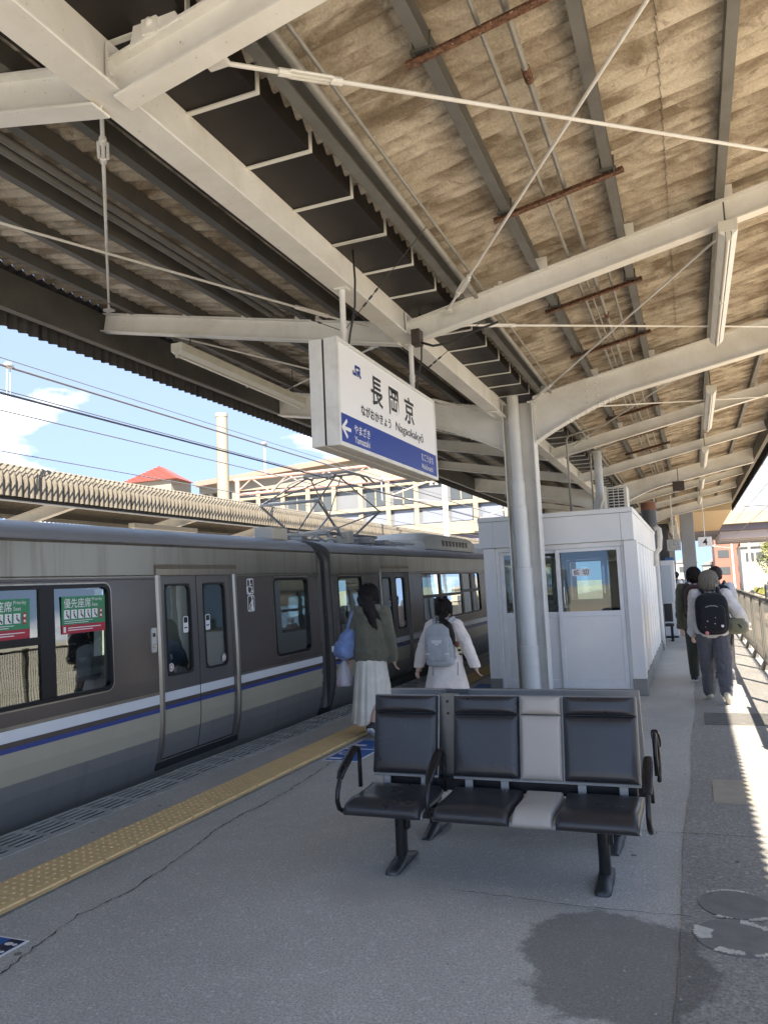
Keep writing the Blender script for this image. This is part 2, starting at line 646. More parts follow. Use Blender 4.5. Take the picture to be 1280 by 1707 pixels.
        # drop coincident centre rows by nudging
        for i in range(1, len(pts)):
            if (pts[i] - pts[i - 1]).length < 1e-6:
                pts[i] = pts[i] + t * 1e-5
        return s.tube(pts, 1, n, rs)


def rrect(w, h, r, n=5):
    """rounded rectangle, centred, list of 2-D points"""
    pts = []
    for cx, cy, a0 in ((w / 2 - r, h / 2 - r, 0), (-w / 2 + r, h / 2 - r, pi / 2), (-w / 2 + r, -h / 2 + r, pi), (w / 2 - r, -h / 2 + r, 1.5 * pi)):
        for i in range(n + 1):
            a = a0 + pi / 2 * i / n
            pts.append((cx + r * cos(a), cy + r * sin(a)))
    return pts


def empty(name, loc, label=None, cat=None, group=None):
    o = bpy.data.objects.new(name, None)
    o.empty_display_size = 0.1
    COL.objects.link(o)
    o.location = loc
    tag(o, label, cat, group)
    return o


def tag(o, label=None, cat=None, group=None, kind=None):
    if label:
        o['label'] = label
    if cat:
        o['category'] = cat
    if group:
        o['group'] = group
    if kind:
        o['kind'] = kind
    return o


def origin_of(o):
    v = Vector((0, 0, 0))
    while o is not None:
        v += o.location
        o = o.parent
    return v


def finish(name, me, mats, parent=None, smooth=None, bevel=0.0, seg=1, loc=None):
    o = bpy.data.objects.new(name, me)
    COL.objects.link(o)
    for m in (mats if isinstance(mats, (list, tuple)) else [mats]):
        me.materials.append(m)
    if parent is not None:
        o.parent = parent
    if loc is not None:
        o.location = loc
    if smooth is True:
        me.polygons.foreach_set('use_smooth', [True] * len(me.polygons))
    elif smooth:
        me.polygons.foreach_set('use_smooth', [True] * len(me.polygons))
        me.set_sharp_from_angle(angle=radians(smooth))
    if bevel:
        b = o.modifiers.new('bevel', 'BEVEL')
        b.width = bevel
        b.segments = seg
        b.limit_method = 'ANGLE'
        b.angle_limit = radians(40)
        b.harden_normals = False
    return o


def build(name, mb, mats, parent=None, smooth=None, bevel=0.0, seg=1, base=None, recalc=True):
    """mesh given in world coordinates becomes one object; children are stored relative to the parent"""
    me = bpy.data.meshes.new(name)
    if parent is not None:
        off = origin_of(parent)
        loc = None
    else:
        xs = [p[0] for p in mb.v]; ys = [p[1] for p in mb.v]; zs = [p[2] for p in mb.v]
        off = Vector(base) if base is not None else Vector(((min(xs) + max(xs)) / 2, (min(ys) + max(ys)) / 2, min(zs)))
        loc = off
    me.from_pydata([(p[0] - off[0], p[1] - off[1], p[2] - off[2]) for p in mb.v], [], mb.f)
    me.polygons.foreach_set('material_index', mb.mi)
    if recalc:
        b = bmesh.new()
        b.from_mesh(me)
        bmesh.ops.remove_doubles(b, verts=b.verts, dist=1e-6)
        bmesh.ops.recalc_face_normals(b, faces=b.faces)
        b.to_mesh(me)
        b.free()
    me.update()
    return finish(name, me, mats, parent, smooth, bevel, seg, loc)


def copy_part(src, parent, loc):
    """another piece alike: shares the mesh, placed at a world point that src's own mesh origin maps to"""
    c = src.copy()
    COL.objects.link(c)
    c.parent = parent
    c.location = Vector(loc) - (origin_of(parent) if parent else Vector((0, 0, 0)))
    return c


def copy_tree(o, loc, parent=None):
    c = o.copy()
    COL.objects.link(c)
    if parent is not None:
        c.parent = parent
    if loc is not None:
        c.location = loc
    for ch in list(o.children):
        copy_tree(ch, None, c)
    return c


def text_mb(mb, s, m, w=None, h=None, align='CENTER', bold=0.0, squash=None):
    """flat lettering: s fitted to width w or height h, mapped by 4x4 m (text x -> local x, text y -> local y)"""
    cu = bpy.data.curves.new('t', 'FONT')
    cu.body = s
    cu.size = 1.0
    cu.align_x = 'LEFT'
    cu.offset = bold
    cu.resolution_u = 3
    ob = bpy.data.objects.new('t', cu)
    COL.objects.link(ob)
    dg = bpy.context.evaluated_depsgraph_get()
    me = bpy.data.meshes.new_from_object(ob.evaluated_get(dg))
    vs = [v.co.copy() for v in me.vertices]
    fs = [tuple(p.vertices) for p in me.polygons]
    bpy.data.objects.remove(ob)
    bpy.data.curves.remove(cu)
    bpy.data.meshes.remove(me)
    if not vs:
        return
    x0 = min(v.x for v in vs); x1 = max(v.x for v in vs)
    y0 = min(v.y for v in vs); y1 = max(v.y for v in vs)
    sx = sy = 1.0
    if w and h:
        sx = w / (x1 - x0); sy = h / (y1 - y0)
    elif w:
        sx = sy = w / (x1 - x0)
    elif h:
        sx = sy = h / (y1 - y0)
    out = []
    for v in vs:
        x = (v.x - x0) * sx
        if align == 'CENTER':
            x -= (x1 - x0) * sx / 2
        out.append(m @ Vector((x, (v.y - y0) * sy, 0)))
    mb.add(out, fs)


def plane_m(o, ux, uy):
    """4x4 that maps text x,y to world directions ux,uy at o"""
    ux, uy = Vector(ux).normalized(), Vector(uy).normalized()
    n = ux.cross(uy)
    m = Matrix.Identity(4)
    for i in range(3):
        m[i][0] = ux[i]; m[i][1] = uy[i]; m[i][2] = n[i]; m[i][3] = o[i]
    return m

# ------------------------------------------------------------------ setting: ground, tracks, platform
GRAVEL = M('ballast_gravel', (0.52, 0.43, 0.32), 0.95, 0, 0.8, 1.5, (0.40, 0.32, 0.23), 0.9, 26)
EARTH = M('dry_ground', (0.44, 0.41, 0.34), 0.95, 0, 0.8, 0.4, (0.22, 0.22, 0.14), 0.5, 8)
g = MB()
g.add([(-600, -300, -1.35), (600, -300, -1.35), (600, 1500, -1.35), (-600, 1500, -1.35)], [(0, 1, 2, 3)])
tag(build('ground', g, EARTH), kind='structure')
for nm, x0, x1 in (('track_bed', 1.3, 9.2), ('track_bed', -11.4, -4.75)):
    g = MB()
    g.prism([(x0, -1.33), (x1, -1.33), (x1 - 0.15, -1.16), (x0 + 0.1, -1.16)], 1, -60, 320)
    tag(build(nm, g, GRAVEL), kind='structure')
RAILM = M('rusty_rail', (0.16, 0.10, 0.07), 0.55, 0.5, 0.6, 4, (0.28, 0.17, 0.10))
SLEEP = M('concrete_sleeper', (0.30, 0.25, 0.20), 0.9, 0, 0.6, 3)
rail_i = 0
for cx, side in ((2.75, 'beside the right platform edge'), (6.7, 'along the far right line')):
    t = empty('railway_track', (cx, 0, -1.2), 'rusty railway track on brown ballast ' + side, 'track', 'tracks right of the platform')
    for s_ in (-1, 1):
        g = MB()
        g.sweep([(-0.065, 0), (0.065, 0), (0.01, 0.04), (0.01, 0.11), (0.035, 0.12), (0.035, 0.15), (-0.035, 0.15), (-0.035, 0.12), (-0.01, 0.11), (-0.01, 0.04)], [(cx + s_ * 0.53, -60, -1.16), (cx + s_ * 0.53, 300, -1.16)])
        build('rail', g, RAILM, t)
    g = MB()
    for i in range(240):
        y = 4 + i * 0.62
        g.box(cx - 1.0, cx + 1.0, y - 0.11, y + 0.11, -1.2, -1.135)
    tag(build('sleeper', g, SLEEP, t), kind='stuff')

PX0, PX1 = -4.57, 1.14
g = MB()
g.prism([(-4.2, -1.3), (PX1, -1.3), (PX1, 0), (-4.2, 0)], 1, -40, 140)
platform = tag(build('platform', g, ASPH), kind='structure')
g = MB()
g.prism([(PX0, -1.3), (-4.198, -1.3), (-4.198, -0.07), (PX0, -0.07)], 1, -40, 140)
tag(build('platform_edge', g, RUBBER), kind='structure')  # concrete ledge coloured black, so shade under the grating slots is painted in
# darker, rougher resurfaced strip along the right side, with an irregular seam
g = MB()
pts = []
yy = -40.0
while yy < 140:
    base_x = -0.19 + 0.10 * min(1, max(0, (yy - 3.2) / 7)) + 0.012 * sin(yy * 2.1) + random.uniform(-0.006, 0.006)
    pts.append((base_x, yy))
    yy += 0.12 if -2 < yy < 20 else 2.0
vs = []
for x, y in pts:
    vs += [(x, y, 0.005), (PX1 - 0.002, y, 0.005)]
g.add(vs, [(2 * i, 2 * i + 1, 2 * i + 3, 2 * i + 2) for i in range(len(pts) - 1)])
tag(build('platform_side_strip', g, ASPH2), kind='structure')

ps = tag(empty('platform_marking', (0, 0, 0.006)), kind='structure')
# pale cement repair slab, cross seams, round worn cover with white paint, crack
CEM = M("cement_patch", (0.42, 0.38, 0.31), 0.9, 0, 0.4, 5, None, 0.2, 80)
g = MB()
g.box(0.02, 0.75, 5.98, 6.64, 0.001, 0.010)
build('repair_slab', g, CEM, ps)
g = MB()
g.box(0.0, 0.75, 9.0, 9.75, 0.001, 0.009)
build('repair_slab', g, M('grey_cement_patch', (0.17, 0.165, 0.155), 0.9, 0, 0.9, 9, (0.09, 0.09, 0.085), 0.3, 60), ps)
SEAM = M('dark_seam', (0.022, 0.022, 0.022), 0.95)
for y0, xa, xb in ((5.27, -1.0, 0.3), (4.02, -1.3, -0.13)):
    g = MB()
    n = 40
    vs = []
    for i in range(n + 1):
        x = xa + (xb - xa) * i / n
        y = y0 + random.uniform(-0.008, 0.008) + 0.02 * sin(x * 3)
        w = random.uniform(0.001, 0.0035)
        vs += [(x, y - w, 0.008), (x, y + w, 0.008)]
    g.add(vs, [(2 * i, 2 * i + 2, 2 * i + 3, 2 * i + 1) for i in range(n)])
    build('seam', g, SEAM, ps)


def disc(mb, cx, cy, rx, ry, z, wob=0.0, n=40, a0=0, a1=2 * pi, inner=0.0):
    vs = []
    for i in range(n + 1):
        a = a0 + (a1 - a0) * i / n
        k = 1 + wob * (sin(a * 5 + cx) * 0.5 + random.uniform(-0.6, 0.6))
        k2 = inner * (1 + wob * random.uniform(-0.5, 0.5))
        vs += [(cx + rx * k2 * cos(a), cy + ry * k2 * sin(a), z), (cx + rx * k * cos(a), cy + ry * k * sin(a), z)]
    mb.add(vs, [(2 * i, 2 * i + 1, 2 * i + 3, 2 * i + 2) for i in range(n)])


COVER = M('worn_cover_metal', (0.19, 0.188, 0.183), 0.75, 0, 0.9, 12, (0.27, 0.262, 0.25), 0.5, 60)
CHIP = M('flaked_white_paint', (0.74, 0.73, 0.66), 0.85, 0, 0.8, 22, (0.40, 0.39, 0.37))
for cy, rr in ((4.20, 0.165), (3.84, 0.185)):
    g = MB()
    g.cyl((0.07, cy, 0.002), (0.07, cy, 0.0105), rr, 40)
    build('drain_cover', g, COVER, ps)
for a0, a1, k0, cy in ((2.7, 3.5, 0.62, 3.84), (4.1, 4.8, 0.76, 3.84), (0.7, 1.5, 0.78, 3.84), (5.0, 5.8, 0.9, 3.84), (4.2, 4.6, 0.9, 4.20), (5.0, 5.5, 0.9, 4.20), (1.0, 2.4, 0.94, 4.20)):
    g = MB()
    disc(g, 0.07, cy, 0.185, 0.18, 0.0115, 0.10, 36, a0, a1, k0)
    build('paint_flake', g, CHIP, ps)
g = MB()
crack = [(-2.90, 2.55), (-2.98, 2.88), (-3.05, 3.24), (-3.0, 3.53), (-3.06, 4.1), (-3.15, 4.6), (-3.18, 4.96), (-3.15, 5.4), (-3.19, 6.02), (-3.26, 6.8), (-3.33, 7.5)]
vs = []
for i in range(len(crack) - 1):
    for k in range(12):
        t_ = k / 12
        x = crack[i][0] * (1 - t_) + crack[i + 1][0] * t_ + random.uniform(-0.012, 0.012)
        y = crack[i][1] * (1 - t_) + crack[i + 1][1] * t_
        w = random.uniform(0.0015, 0.006) * (1.0 if random.random() > 0.2 else 0.3)
        vs += [(x - w, y, 0.004), (x + w, y, 0.004)]
g.add(vs, [(2 * i, 2 * i + 1, 2 * i + 3, 2 * i + 2) for i in range(len(vs) // 2 - 1)])
build('crack', g, SEAM, ps)
# a few scattered chips of stone and a cigarette-sized scrap
g = MB()
for i in range(170):
    x, y = random.uniform(-3.3, 0.7), random.uniform(2.3, 9)
    s_ = random.uniform(0.003, 0.007)
    g.ell((x, y, 0.003 if x < -0.2 else 0.008), (s_, s_ * random.uniform(0.6, 1.4), s_ * 0.6), None, 6, 4)
tag(build('grit', g, M('pale_grit', (0.38, 0.37, 0.34), 0.9), ps), kind='stuff')

# yellow tactile tiles
tiles = tag(empty('tactile_paving', (-3.65, 0, 0)), kind='structure')
g = MB()
g.box(-0.15, 0.15, -0.148, 0.148, -0.01, 0.005)
for i in range(5):
    for j in range(5):
        g.cyl((-0.12 + i * 0.06, -0.12 + j * 0.06, 0.004), (-0.12 + i * 0.06, -0.12 + j * 0.06, 0.010), 0.014, 10, 0.008)
g.box(0.152, 0.232, -0.148, 0.148, -0.01, 0.004)
g.cyl((0.19, -0.135, 0.004), (0.19, 0.135, 0.004), 0.011, 8)
t0 = build('tactile_tile', g, YEL, tiles)
t0.data.transform(Matrix.Translation(origin_of(tiles)))
k = 0
for i in range(-3, 105):
    y = 3.48 + 0.3 * i
    if i == -3:
        t0.location = (-0.02, y, 0)
    else:
        copy_part(t0, tiles, (-3.69 + random.uniform(-0.0015, 0.0015), y, random.uniform(-0.001, 0.001)))
g = MB()
g.box(-3.455, -3.425, -10, 60, -0.005, 0.003)
build('mortar_edge', g, M('pale_mortar', (0.30, 0.29, 0.26), 0.9, 0, 0.8, 12, (0.13, 0.13, 0.125)), tiles)

# slotted edge grating
edge = tag(empty('edge_grating', (-4.39, 0, 0)), kind='structure')
GRATE = M('grey_resin_grating', (0.48, 0.48, 0.46), 0.75, 0, 0.7, 6, (0.16, 0.16, 0.15), 0.2, 60)
g = MB()
for i in range(6):
    x = -0.173 + i * 0.0625
    g.box(x - 0.013, x + 0.013, -0.145, 0.145, 0.0, 0.006)
g.box(0.163, 0.20, -0.148, 0.148, 0.0, 0.0056)
g.box(-0.186, 0.163, -0.148, -0.124, 0.0, 0.0052)
g.box(-0.186, 0.163, 0.124, 0.148, 0.0, 0.0052)
t0 = build('grating_panel', g, GRATE, edge)
t0.data.transform(Matrix.Translation(origin_of(edge)))
offs = 0.0
for i in range(105):
    y = 2.6 + 0.3 * i
    if i % 4 == 0:
        offs = random.uniform(-0.012, 0.012)
    if i == 0:
        t0.location = (0.0, y, 0)
    else:
        copy_part(t0, edge, (-4.385 + offs, y, random.uniform(-0.001, 0.002)))

# ------------------------------------------------------------------ canopy over the platform
CX = -2.28
YB = [-1.25, 2.65, 6.55, 10.45, 14.35, 18.25, 22.15, 26.05, 29.95, 33.85]
DEEP = (-1.25, 10.45, 22.15, 33.85)
RX0, RX1 = -6.05, 1.98
RY0, RY1 = -3.2, 40.0


def zb(x):
    return 3.80 + 0.2 * abs(x - CX)


canopy = empty('platform_canopy', (CX, 10.45, 0), 'long butterfly roof canopy of cream steel beams and stained corrugated sheets over the near platform', 'canopy')
g = MB()
g.ibeam((CX, RY0, 3.85), (CX, RY1, 3.85), 0.32, 0.175, 0.016, 0.011)
build('main_beam', g, STEEL, canopy, bevel=0.003)
for yb in YB:
    deep = yb in DEEP
    for sgn in (-1, 1):
        xe = -5.78 if sgn < 0 else 1.72
        g = MB()
        if not deep:
            x0 = CX + sgn * 0.012
            g.ibeam((x0 + sgn * 0.05, yb, zb(x0) + 0.02), (xe, yb, zb(xe) + 0.02), 0.20, 0.115, 0.012, 0.009)
            # end plate bolted on the main beam
            g.box(min(x0 + sgn * 0.006, x0 + sgn * 0.02), max(x0 + sgn * 0.006, x0 + sgn * 0.02), yb - 0.06, yb + 0.06, 3.872, 4.10)
        else:
            # haunched plate girder at a column: web with curved lower flange
            xc = -2.05 + sgn * 0.215
            n = 14
            xs = [xc + (xe - xc) * i / n for i in range(n + 1)]
            def low(x):
                d = abs(x - xc)
                lin = 3.80 + 0.185 * abs(x - CX) - 0.10
                return lin - 0.30 * max(0, 1 - d / 1.25) ** 1.6 + 0.0
            def top(x):
                return 4.02 + 0.2 * abs(x - CX)
            web_v = []
            for x in xs:
                web_v += [(x, yb - 0.006, low(x) + 0.01), (x, yb + 0.006, low(x) + 0.01), (x, yb - 0.006, top(x) - 0.01), (x, yb + 0.006, top(x) - 0.01)]
            fs = []
            for i in range(n):
                a, b_ = 4 * i, 4 * i + 4
                fs += [(a, b_, b_ + 2, a + 2), (a + 1, a + 3, b_ + 3, b_ + 1)]
            fs += [(0, 2, 3, 1), (4 * n, 4 * n + 1, 4 * n + 3, 4 * n + 2)]
            g.add(web_v, fs)
            for fn, t0_, t1_ in ((low, -0.008, 0.008), (top, -0.016, 0.0)):
                fv = []
                for x in xs:
                    fv += [(x, yb - 0.085, fn(x) + t0_), (x, yb + 0.085, fn(x) + t0_), (x, yb + 0.085, fn(x) + t1_), (x, yb - 0.085, fn(x) + t1_)]
                g.loft([fv[4 * i:4 * i + 4] for i in range(n + 1)])
            # splice plate and bolts on the web
            xp = xc + sgn * 0.78
            zc = (low(xp) + top(xp)) / 2
            hh = (top(xp) - low(xp)) / 2 - 0.03
            g.box(xp - 0.13, xp + 0.13, yb - 0.013, yb - 0.0065, zc - hh, zc + hh)
            for bx in (-0.07, 0.07):
                for k in range(4):
                    bz = zc - hh + 0.045 + k * (2 * hh - 0.09) / 3
                    g.ell((xp + bx, yb - 0.014, bz), (0.017, 0.012, 0.017), None, 8, 6)
            for k in range(9):
                x = xp - 0.3 + k * 0.075
                for dy in (-0.06, 0.06):
                    g.ell((x, yb + dy, low(x) - 0.01), (0.015, 0.015, 0.014), None, 8, 5)
                    g.ell((x, yb + dy, top(x) + 0.002), (0.015, 0.015, 0.012), None, 8, 5)
            g.box(min(xc, xc + sgn * 0.014), max(xc, xc + sgn * 0.014), yb - 0.09, yb + 0.09, low(xc) - 0.008, top(xc))
        build('cross_beam', g, STEEL, canopy)

# bolts on the near joints
for yb in (2.65, 6.55):
    for dz in (0.06, 0.13):
        g = MB()
        g.ell((CX + 0.012 + 0.022, yb - 0.04, 3.89 + dz), (0.012, 0.016, 0.016), None, 8, 6)
        build('bolt', g, STEEL, canopy, smooth=True)

# bolted splices on the main beam before each column
for yc in (10.45, 22.15):
    g = MB()
    g.box(CX + 0.006, CX + 0.015, yc - 0.62, yc - 0.24, 3.885, 4.135)
    build('splice_plate', g, STEEL, canopy, bevel=0.002)
    g = MB()
    g.box(CX - 0.08, CX + 0.08, yc - 0.62, yc - 0.24, 3.836, 3.849)
    build('splice_plate', g, STEEL, canopy, bevel=0.002)
    for i in range(4):
        for k in range(3):
            g = MB()
            g.ell((CX + 0.016, yc - 0.57 + i * 0.093, 3.93 + k * 0.08), (0.012, 0.016, 0.016), None, 8, 6)
            build('bolt', g, STEEL, canopy, smooth=True)
        for sx in (-1, 1):
            g = MB()
            g.ell((CX + sx * 0.05, yc - 0.57 + i * 0.093, 3.834), (0.016, 0.016, 0.012), None, 8, 6)
            build('bolt', g, STEEL, canopy, smooth=True)

# columns
for yc in (-1.25, 10.45, 22.15, 33.85):
    g = MB()
    xc = -2.05
    w, d, tf, tw = 0.42, 0.26, 0.016, 0.012
    for x in (xc - w / 2, xc + w / 2 - tf):
        g.box(x, x + tf, yc - d / 2, yc + d / 2, 0.0, 4.05)
    g.box(xc - w / 2 + tf, xc + w / 2 - tf, yc - tw / 2, yc + tw / 2, 0.0, 4.05)
    build('column', g, STEEL, canopy, bevel=0.003)
    # drain pipe strapped to the column
    g = MB()
    px, py = xc - 0.02, yc - 0.13
    secs = [(0.0, 0.118), (0.75, 0.118), (0.755, 0.108), (1.78, 0.108), (1.785, 0.096), (2.6, 0.096), (2.605, 0.088), (2.95, 0.088), (2.955, 0.079), (4.2, 0.076)]
    g.tube([(px - 0.03 * z / 4.2, py, z) for z, r in secs], 1, 20, [r for z, r in secs])
    build('drain_pipe', g, PIPE_P, canopy, smooth=40)
    for z, r in ((0.62, 0.12), (1.95, 0.101), (2.85, 0.092), (3.1, 0.083), (3.62, 0.082), (3.95, 0.081)):
        g = MB()
        g.cyl((px - 0.03 * z / 4.2, py, z), (px - 0.03 * z / 4.2, py, z + 0.022), r, 20)
        build('pipe_clamp', g, PIPE_P, canopy, smooth=40)

# gutter along the valley
g = MB()
gz0, gz1 = 4.13, 4.25
gx0, gx1 = CX - 0.40, -1.86
for x0, x1, z0, z1 in ((gx0, gx1, gz0, gz0 + 0.006), (gx0, gx0 + 0.006, gz0 + 0.006, gz1), (gx1 - 0.006, gx1, gz0 + 0.006, gz1 + 0.05)):
    g.box(x0, x1, RY0, RY1, z0, z1)
build('valley_gutter', g, GUTTER, canopy)
g = MB()
rs = [(CX, gz0 - 0.012), (gx1 + 0.012, gz0 - 0.012), (gx1 + 0.012, gz1 + 0.02), (gx1 + 0.004, gz1 + 0.02), (gx1 + 0.004, gz0 - 0.004), (CX, gz0 - 0.004)]
g.prism(rs, 1, -0.015, 0.015)
st0 = None
yy = 2.05
ys = []
while yy < 32:
    ys.append(yy)
    yy += 0.585
for y in ys + [4.98]:
    if st0 is None:
        st0 = build('gutter_strap', g, WHITE_STR, canopy)
        st0.data.transform(Matrix.Translation(origin_of(canopy)))
        st0.location = Vector((0, y, 0)) - origin_of(canopy)
    else:
        copy_part(st0, canopy, (0, y, 0))

# purlins
PUR_L = [-2.86, -3.30, -3.90, -4.60, -5.32]
PUR_R = [-1.72, -1.05, -0.33, 0.43, 1.18]


def ztop(x):
    return 4.02 + 0.2 * abs(x - CX)


for x in PUR_L + PUR_R:
    g = MB()
    left = x < CX
    z = ztop(x) + 0.001
    h, w = (0.115, 0.065)
    if left:
        g.channel((x + 0.03, RY1, z), (x + 0.03, RY0, z), h, w)
    else:
        g.channel((x - 0.03, RY0, z), (x - 0.03, RY1, z), h, w)
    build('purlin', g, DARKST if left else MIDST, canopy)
    # cleats on the cross beams
    for yb in YB:
        if 1 < yb < 20:
            g = MB()
            xx = x + (0.10 if not left else -0.10)
            g.box(min(x, xx), max(x, xx), yb - 0.05, yb - 0.044, z - 0.0, z + 0.11)
            build('purlin_cleat', g, STEEL, canopy)

# edge channels at the beam ends
for x, sgn in ((-5.80, -1), (1.74, 1)):
    g = MB()
    z = zb(x) - 0.12
    if sgn < 0:
        g.channel((x + 0.0, RY0, z), (x + 0.0, RY1, z), 0.36, -0.085, 0.008)
    else:
        g.channel((x, RY0, z + 0.04), (x, RY1, z + 0.04), 0.32, 0.085, 0.008)
    build('edge_channel', g, DARKST, canopy)

# roof sheets: corrugated, lapped, curling down at the eave
PITCH = 0.13


def sheet_mesh(path, nw=7.5, amp=0.026):
    """path: (x,z) points across the roof; corrugated along y for nw waves"""
    ns = int(nw * 6)
    b = MB()
    vs = []
    nrm = []
    for i, (x, z) in enumerate(path):
        p0 = path[max(0, i - 1)]; p1 = path[min(len(path) - 1, i + 1)]
        tx, tz = p1[0] - p0[0], p1[1] - p0[1]
        L = math.hypot(tx, tz)
        nx, nz = -tz / L, tx / L
        if nz < 0 and abs(nz) > 0.2:
            nx, nz = -nx, -nz
        nrm.append((nx, nz))
    # keep the normals on one side
    for i in range(1, len(nrm)):
        if nrm[i][0] * nrm[i - 1][0] + nrm[i][1] * nrm[i - 1][1] < 0:
            nrm[i] = (-nrm[i][0], -nrm[i][1])
    for i, (x, z) in enumerate(path):
        for j in range(ns + 1):
            y = j * PITCH / 6.0
            w = amp * sin(2 * pi * j / 6.0)
            vs.append((x + nrm[i][0] * w, y, z + nrm[i][1] * w))
    fs = []
    for i in range(len(path) - 1):
        for j in range(ns):
            a = i * (ns + 1) + j
            fs.append((a, a + 1, a + ns + 2, a + ns + 1))
    b.add(vs, fs)
    return b


def eave_path(xs, xe, zdrop, sgn, zfun):
    """from xs outwards to the eave at xe with a rounded turn down to zdrop"""
    r = 0.20
    pts = []
    n = 4
    xa = xe - sgn * r * 1.1
    for i in range(n + 1):
        x = xs + (xa - xs) * i / n
        pts.append((x, zfun(x)))
    zt = zfun(xa)
    for k in range(1, 6):
        a = k / 5.0 * pi / 2
        pts.append((xa + sgn * r * sin(a) * 1.1, zt + 0.02 * sin(a) - r * (1 - cos(a))))
    pts.append((xe, zdrop))
    return pts


def zs(x):
    return ztop(x) + 0.001 + 0.115 + 0.018


W = PITCH * 7
EAVE = M('dark_eave_sheet', (0.075, 0.073, 0.075), 0.75, 0, 0.7, 5, (0.04, 0.037, 0.035), 0.2, 50)  # dark paint at the left; on the right eave, shade put into the colour
ep_l = eave_path(-4.05, RX0, 4.30, -1, zs)
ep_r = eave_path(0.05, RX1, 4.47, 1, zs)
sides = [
    (ep_l[:6], 'roof_sheet'),
    (ep_l[5:], 'eave_sheet'),
    ([(CX - 0.36, zs(CX - 0.36) + 0.012), (-3.2, zs(-3.2) + 0.012), (-4.2, zs(-4.2) + 0.012)], 'roof_sheet'),
    (ep_r[:6], 'roof_sheet'),
    (ep_r[5:], 'eave_sheet'),
    ([(-1.90, zs(-1.90) + 0.012), (-0.9, zs(-0.9) + 0.012), (0.2, zs(0.2) + 0.012)], 'roof_sheet'),
]
ncol = int((RY1 - RY0) / W)
for path, nm in sides:
    mb = sheet_mesh(path)
    s0 = None
    for i in range(ncol):
        y = RY0 + i * W
        dz = 0.0 if i % 2 == 0 else 0.004
        if s0 is None:
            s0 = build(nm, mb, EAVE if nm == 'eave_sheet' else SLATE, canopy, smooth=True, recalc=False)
            s0.data.transform(Matrix.Translation(origin_of(canopy)))
            s0.location = Vector((0, y, dz)) - origin_of(canopy)
        else:
            copy_part(s0, canopy, (0, y, dz))

# bracing rods with turnbuckles
def rod(p0, p1, r=0.011, tb=0.16, parent=canopy):
    p0, p1 = Vector(p0), Vector(p1)
    d = (p1 - p0).normalized()
    b = MB()
    b.tube([p0, p1], r, 8)
    build('brace_rod', b, STEEL, parent, smooth=40)
    if tb:
        c = p0.lerp(p1, tb)
        a = d.cross(Vector((0, 0, 1)))
        if a.length < 0.1:
            a = d.cross(Vector((0, 1, 0)))
        a.normalize()
        b = MB()
        for s_ in (-1, 1):
            b.tube([c - d * 0.13, c - d * 0.10 + a * s_ * 0.024, c + d * 0.10 + a * s_ * 0.024, c + d * 0.13], 0.009, 6)
        b.cyl(c - d * 0.16, c - d * 0.10, 0.020, 8)
        b.cyl(c + d * 0.10, c + d * 0.16, 0.020, 8)
        build('turnbuckle', b, STEEL, parent, smooth=40)


for ya, yb in ((2.65, 6.55), (6.55, 10.45), (10.45, 14.35)):
    ra, rb_ = ya + 0.09, yb - 0.12
    rod((-1.78, ra, 3.95), (1.55, rb_, 4.50), tb=0.09)
    rod((-1.85, rb_, 4.02), (0.75, ra, 4.56), tb=0.10)
    rod((-2.42, ra, 3.95), (-5.60, rb_, 4.70), tb=0.12)
    rod((-2.60, rb_, 4.0), (-5.6, ra, 4.62), tb=0.12)
    for (x, y, z) in ((-1.85, rb_, 4.02), (-1.78, ra, 3.95), (-2.42, ra, 3.95), (-5.6, rb_, 4.70)):
        g = MB()
        g.box(x - 0.05, x + 0.05, y - 0.035, y + 0.035, z - 0.012, z + 0.012)
        build('brace_plate', g, STEEL, canopy)
# gusset with clevis at the near joint
g = MB()
g.prism([(-2.14, 4.02), (-1.86, 4.07), (-1.92, 4.18), (-2.03, 4.23), (-2.10, 4.20)], 1, 2.60, 2.612)
g.box(-2.06, -1.98, 2.585, 2.599, 4.06, 4.24)
g.ell((-2.02, 2.583, 4.11), (0.02, 0.012, 0.02), None, 10, 6)
build('clevis_gusset', g, STEEL, canopy)
for sgn, yb in ((1, 2.65), (1, 6.55), (-1, 6.55)):
    g = MB()
    x = CX + sgn * 0.9
    z = ztop(x)
    g.box(x - 0.05, x + 0.05, yb - 0.03, yb + 0.03, z, z + 0.012)
    g.cyl((x, yb, z), (x, yb, z + 0.05), 0.02, 8)
    build('brace_plate', g, STEEL, canopy)

# rusty hanger angles and conduits under the right-hand purlins
for y in (3.5, 5.36, 7.49, 9.2, 11.6, 13.2, 15.4, 17.3, 19.4):
    g = MB()
    p0 = (-1.14, y, ztop(-1.14) - 0.045)
    p1 = (-0.22, y + 0.02, ztop(-0.22) - 0.045)
    g.sweep([(0, 0), (0.05, 0), (0.05, 0.006), (0.006, 0.006), (0.006, 0.05), (0, 0.05)], [p0, p1])
    build('hanger_angle', g, RUST, canopy)
    for x in (-1.05, -0.33):
        g = MB()
        g.box(x - 0.06, x + 0.06, y - 0.05, y - 0.02, ztop(x) - 0.012, ztop(x) + 0.004)
        g.cyl((x - 0.045, y - 0.035, ztop(x) - 0.03), (x - 0.045, y - 0.035, ztop(x) + 0.09), 0.007, 6)
        g.cyl((x + 0.045, y - 0.035, ztop(x) - 0.03), (x + 0.045, y - 0.035, ztop(x) + 0.09), 0.007, 6)
        build('hanger_clip', g, DARKST, canopy)
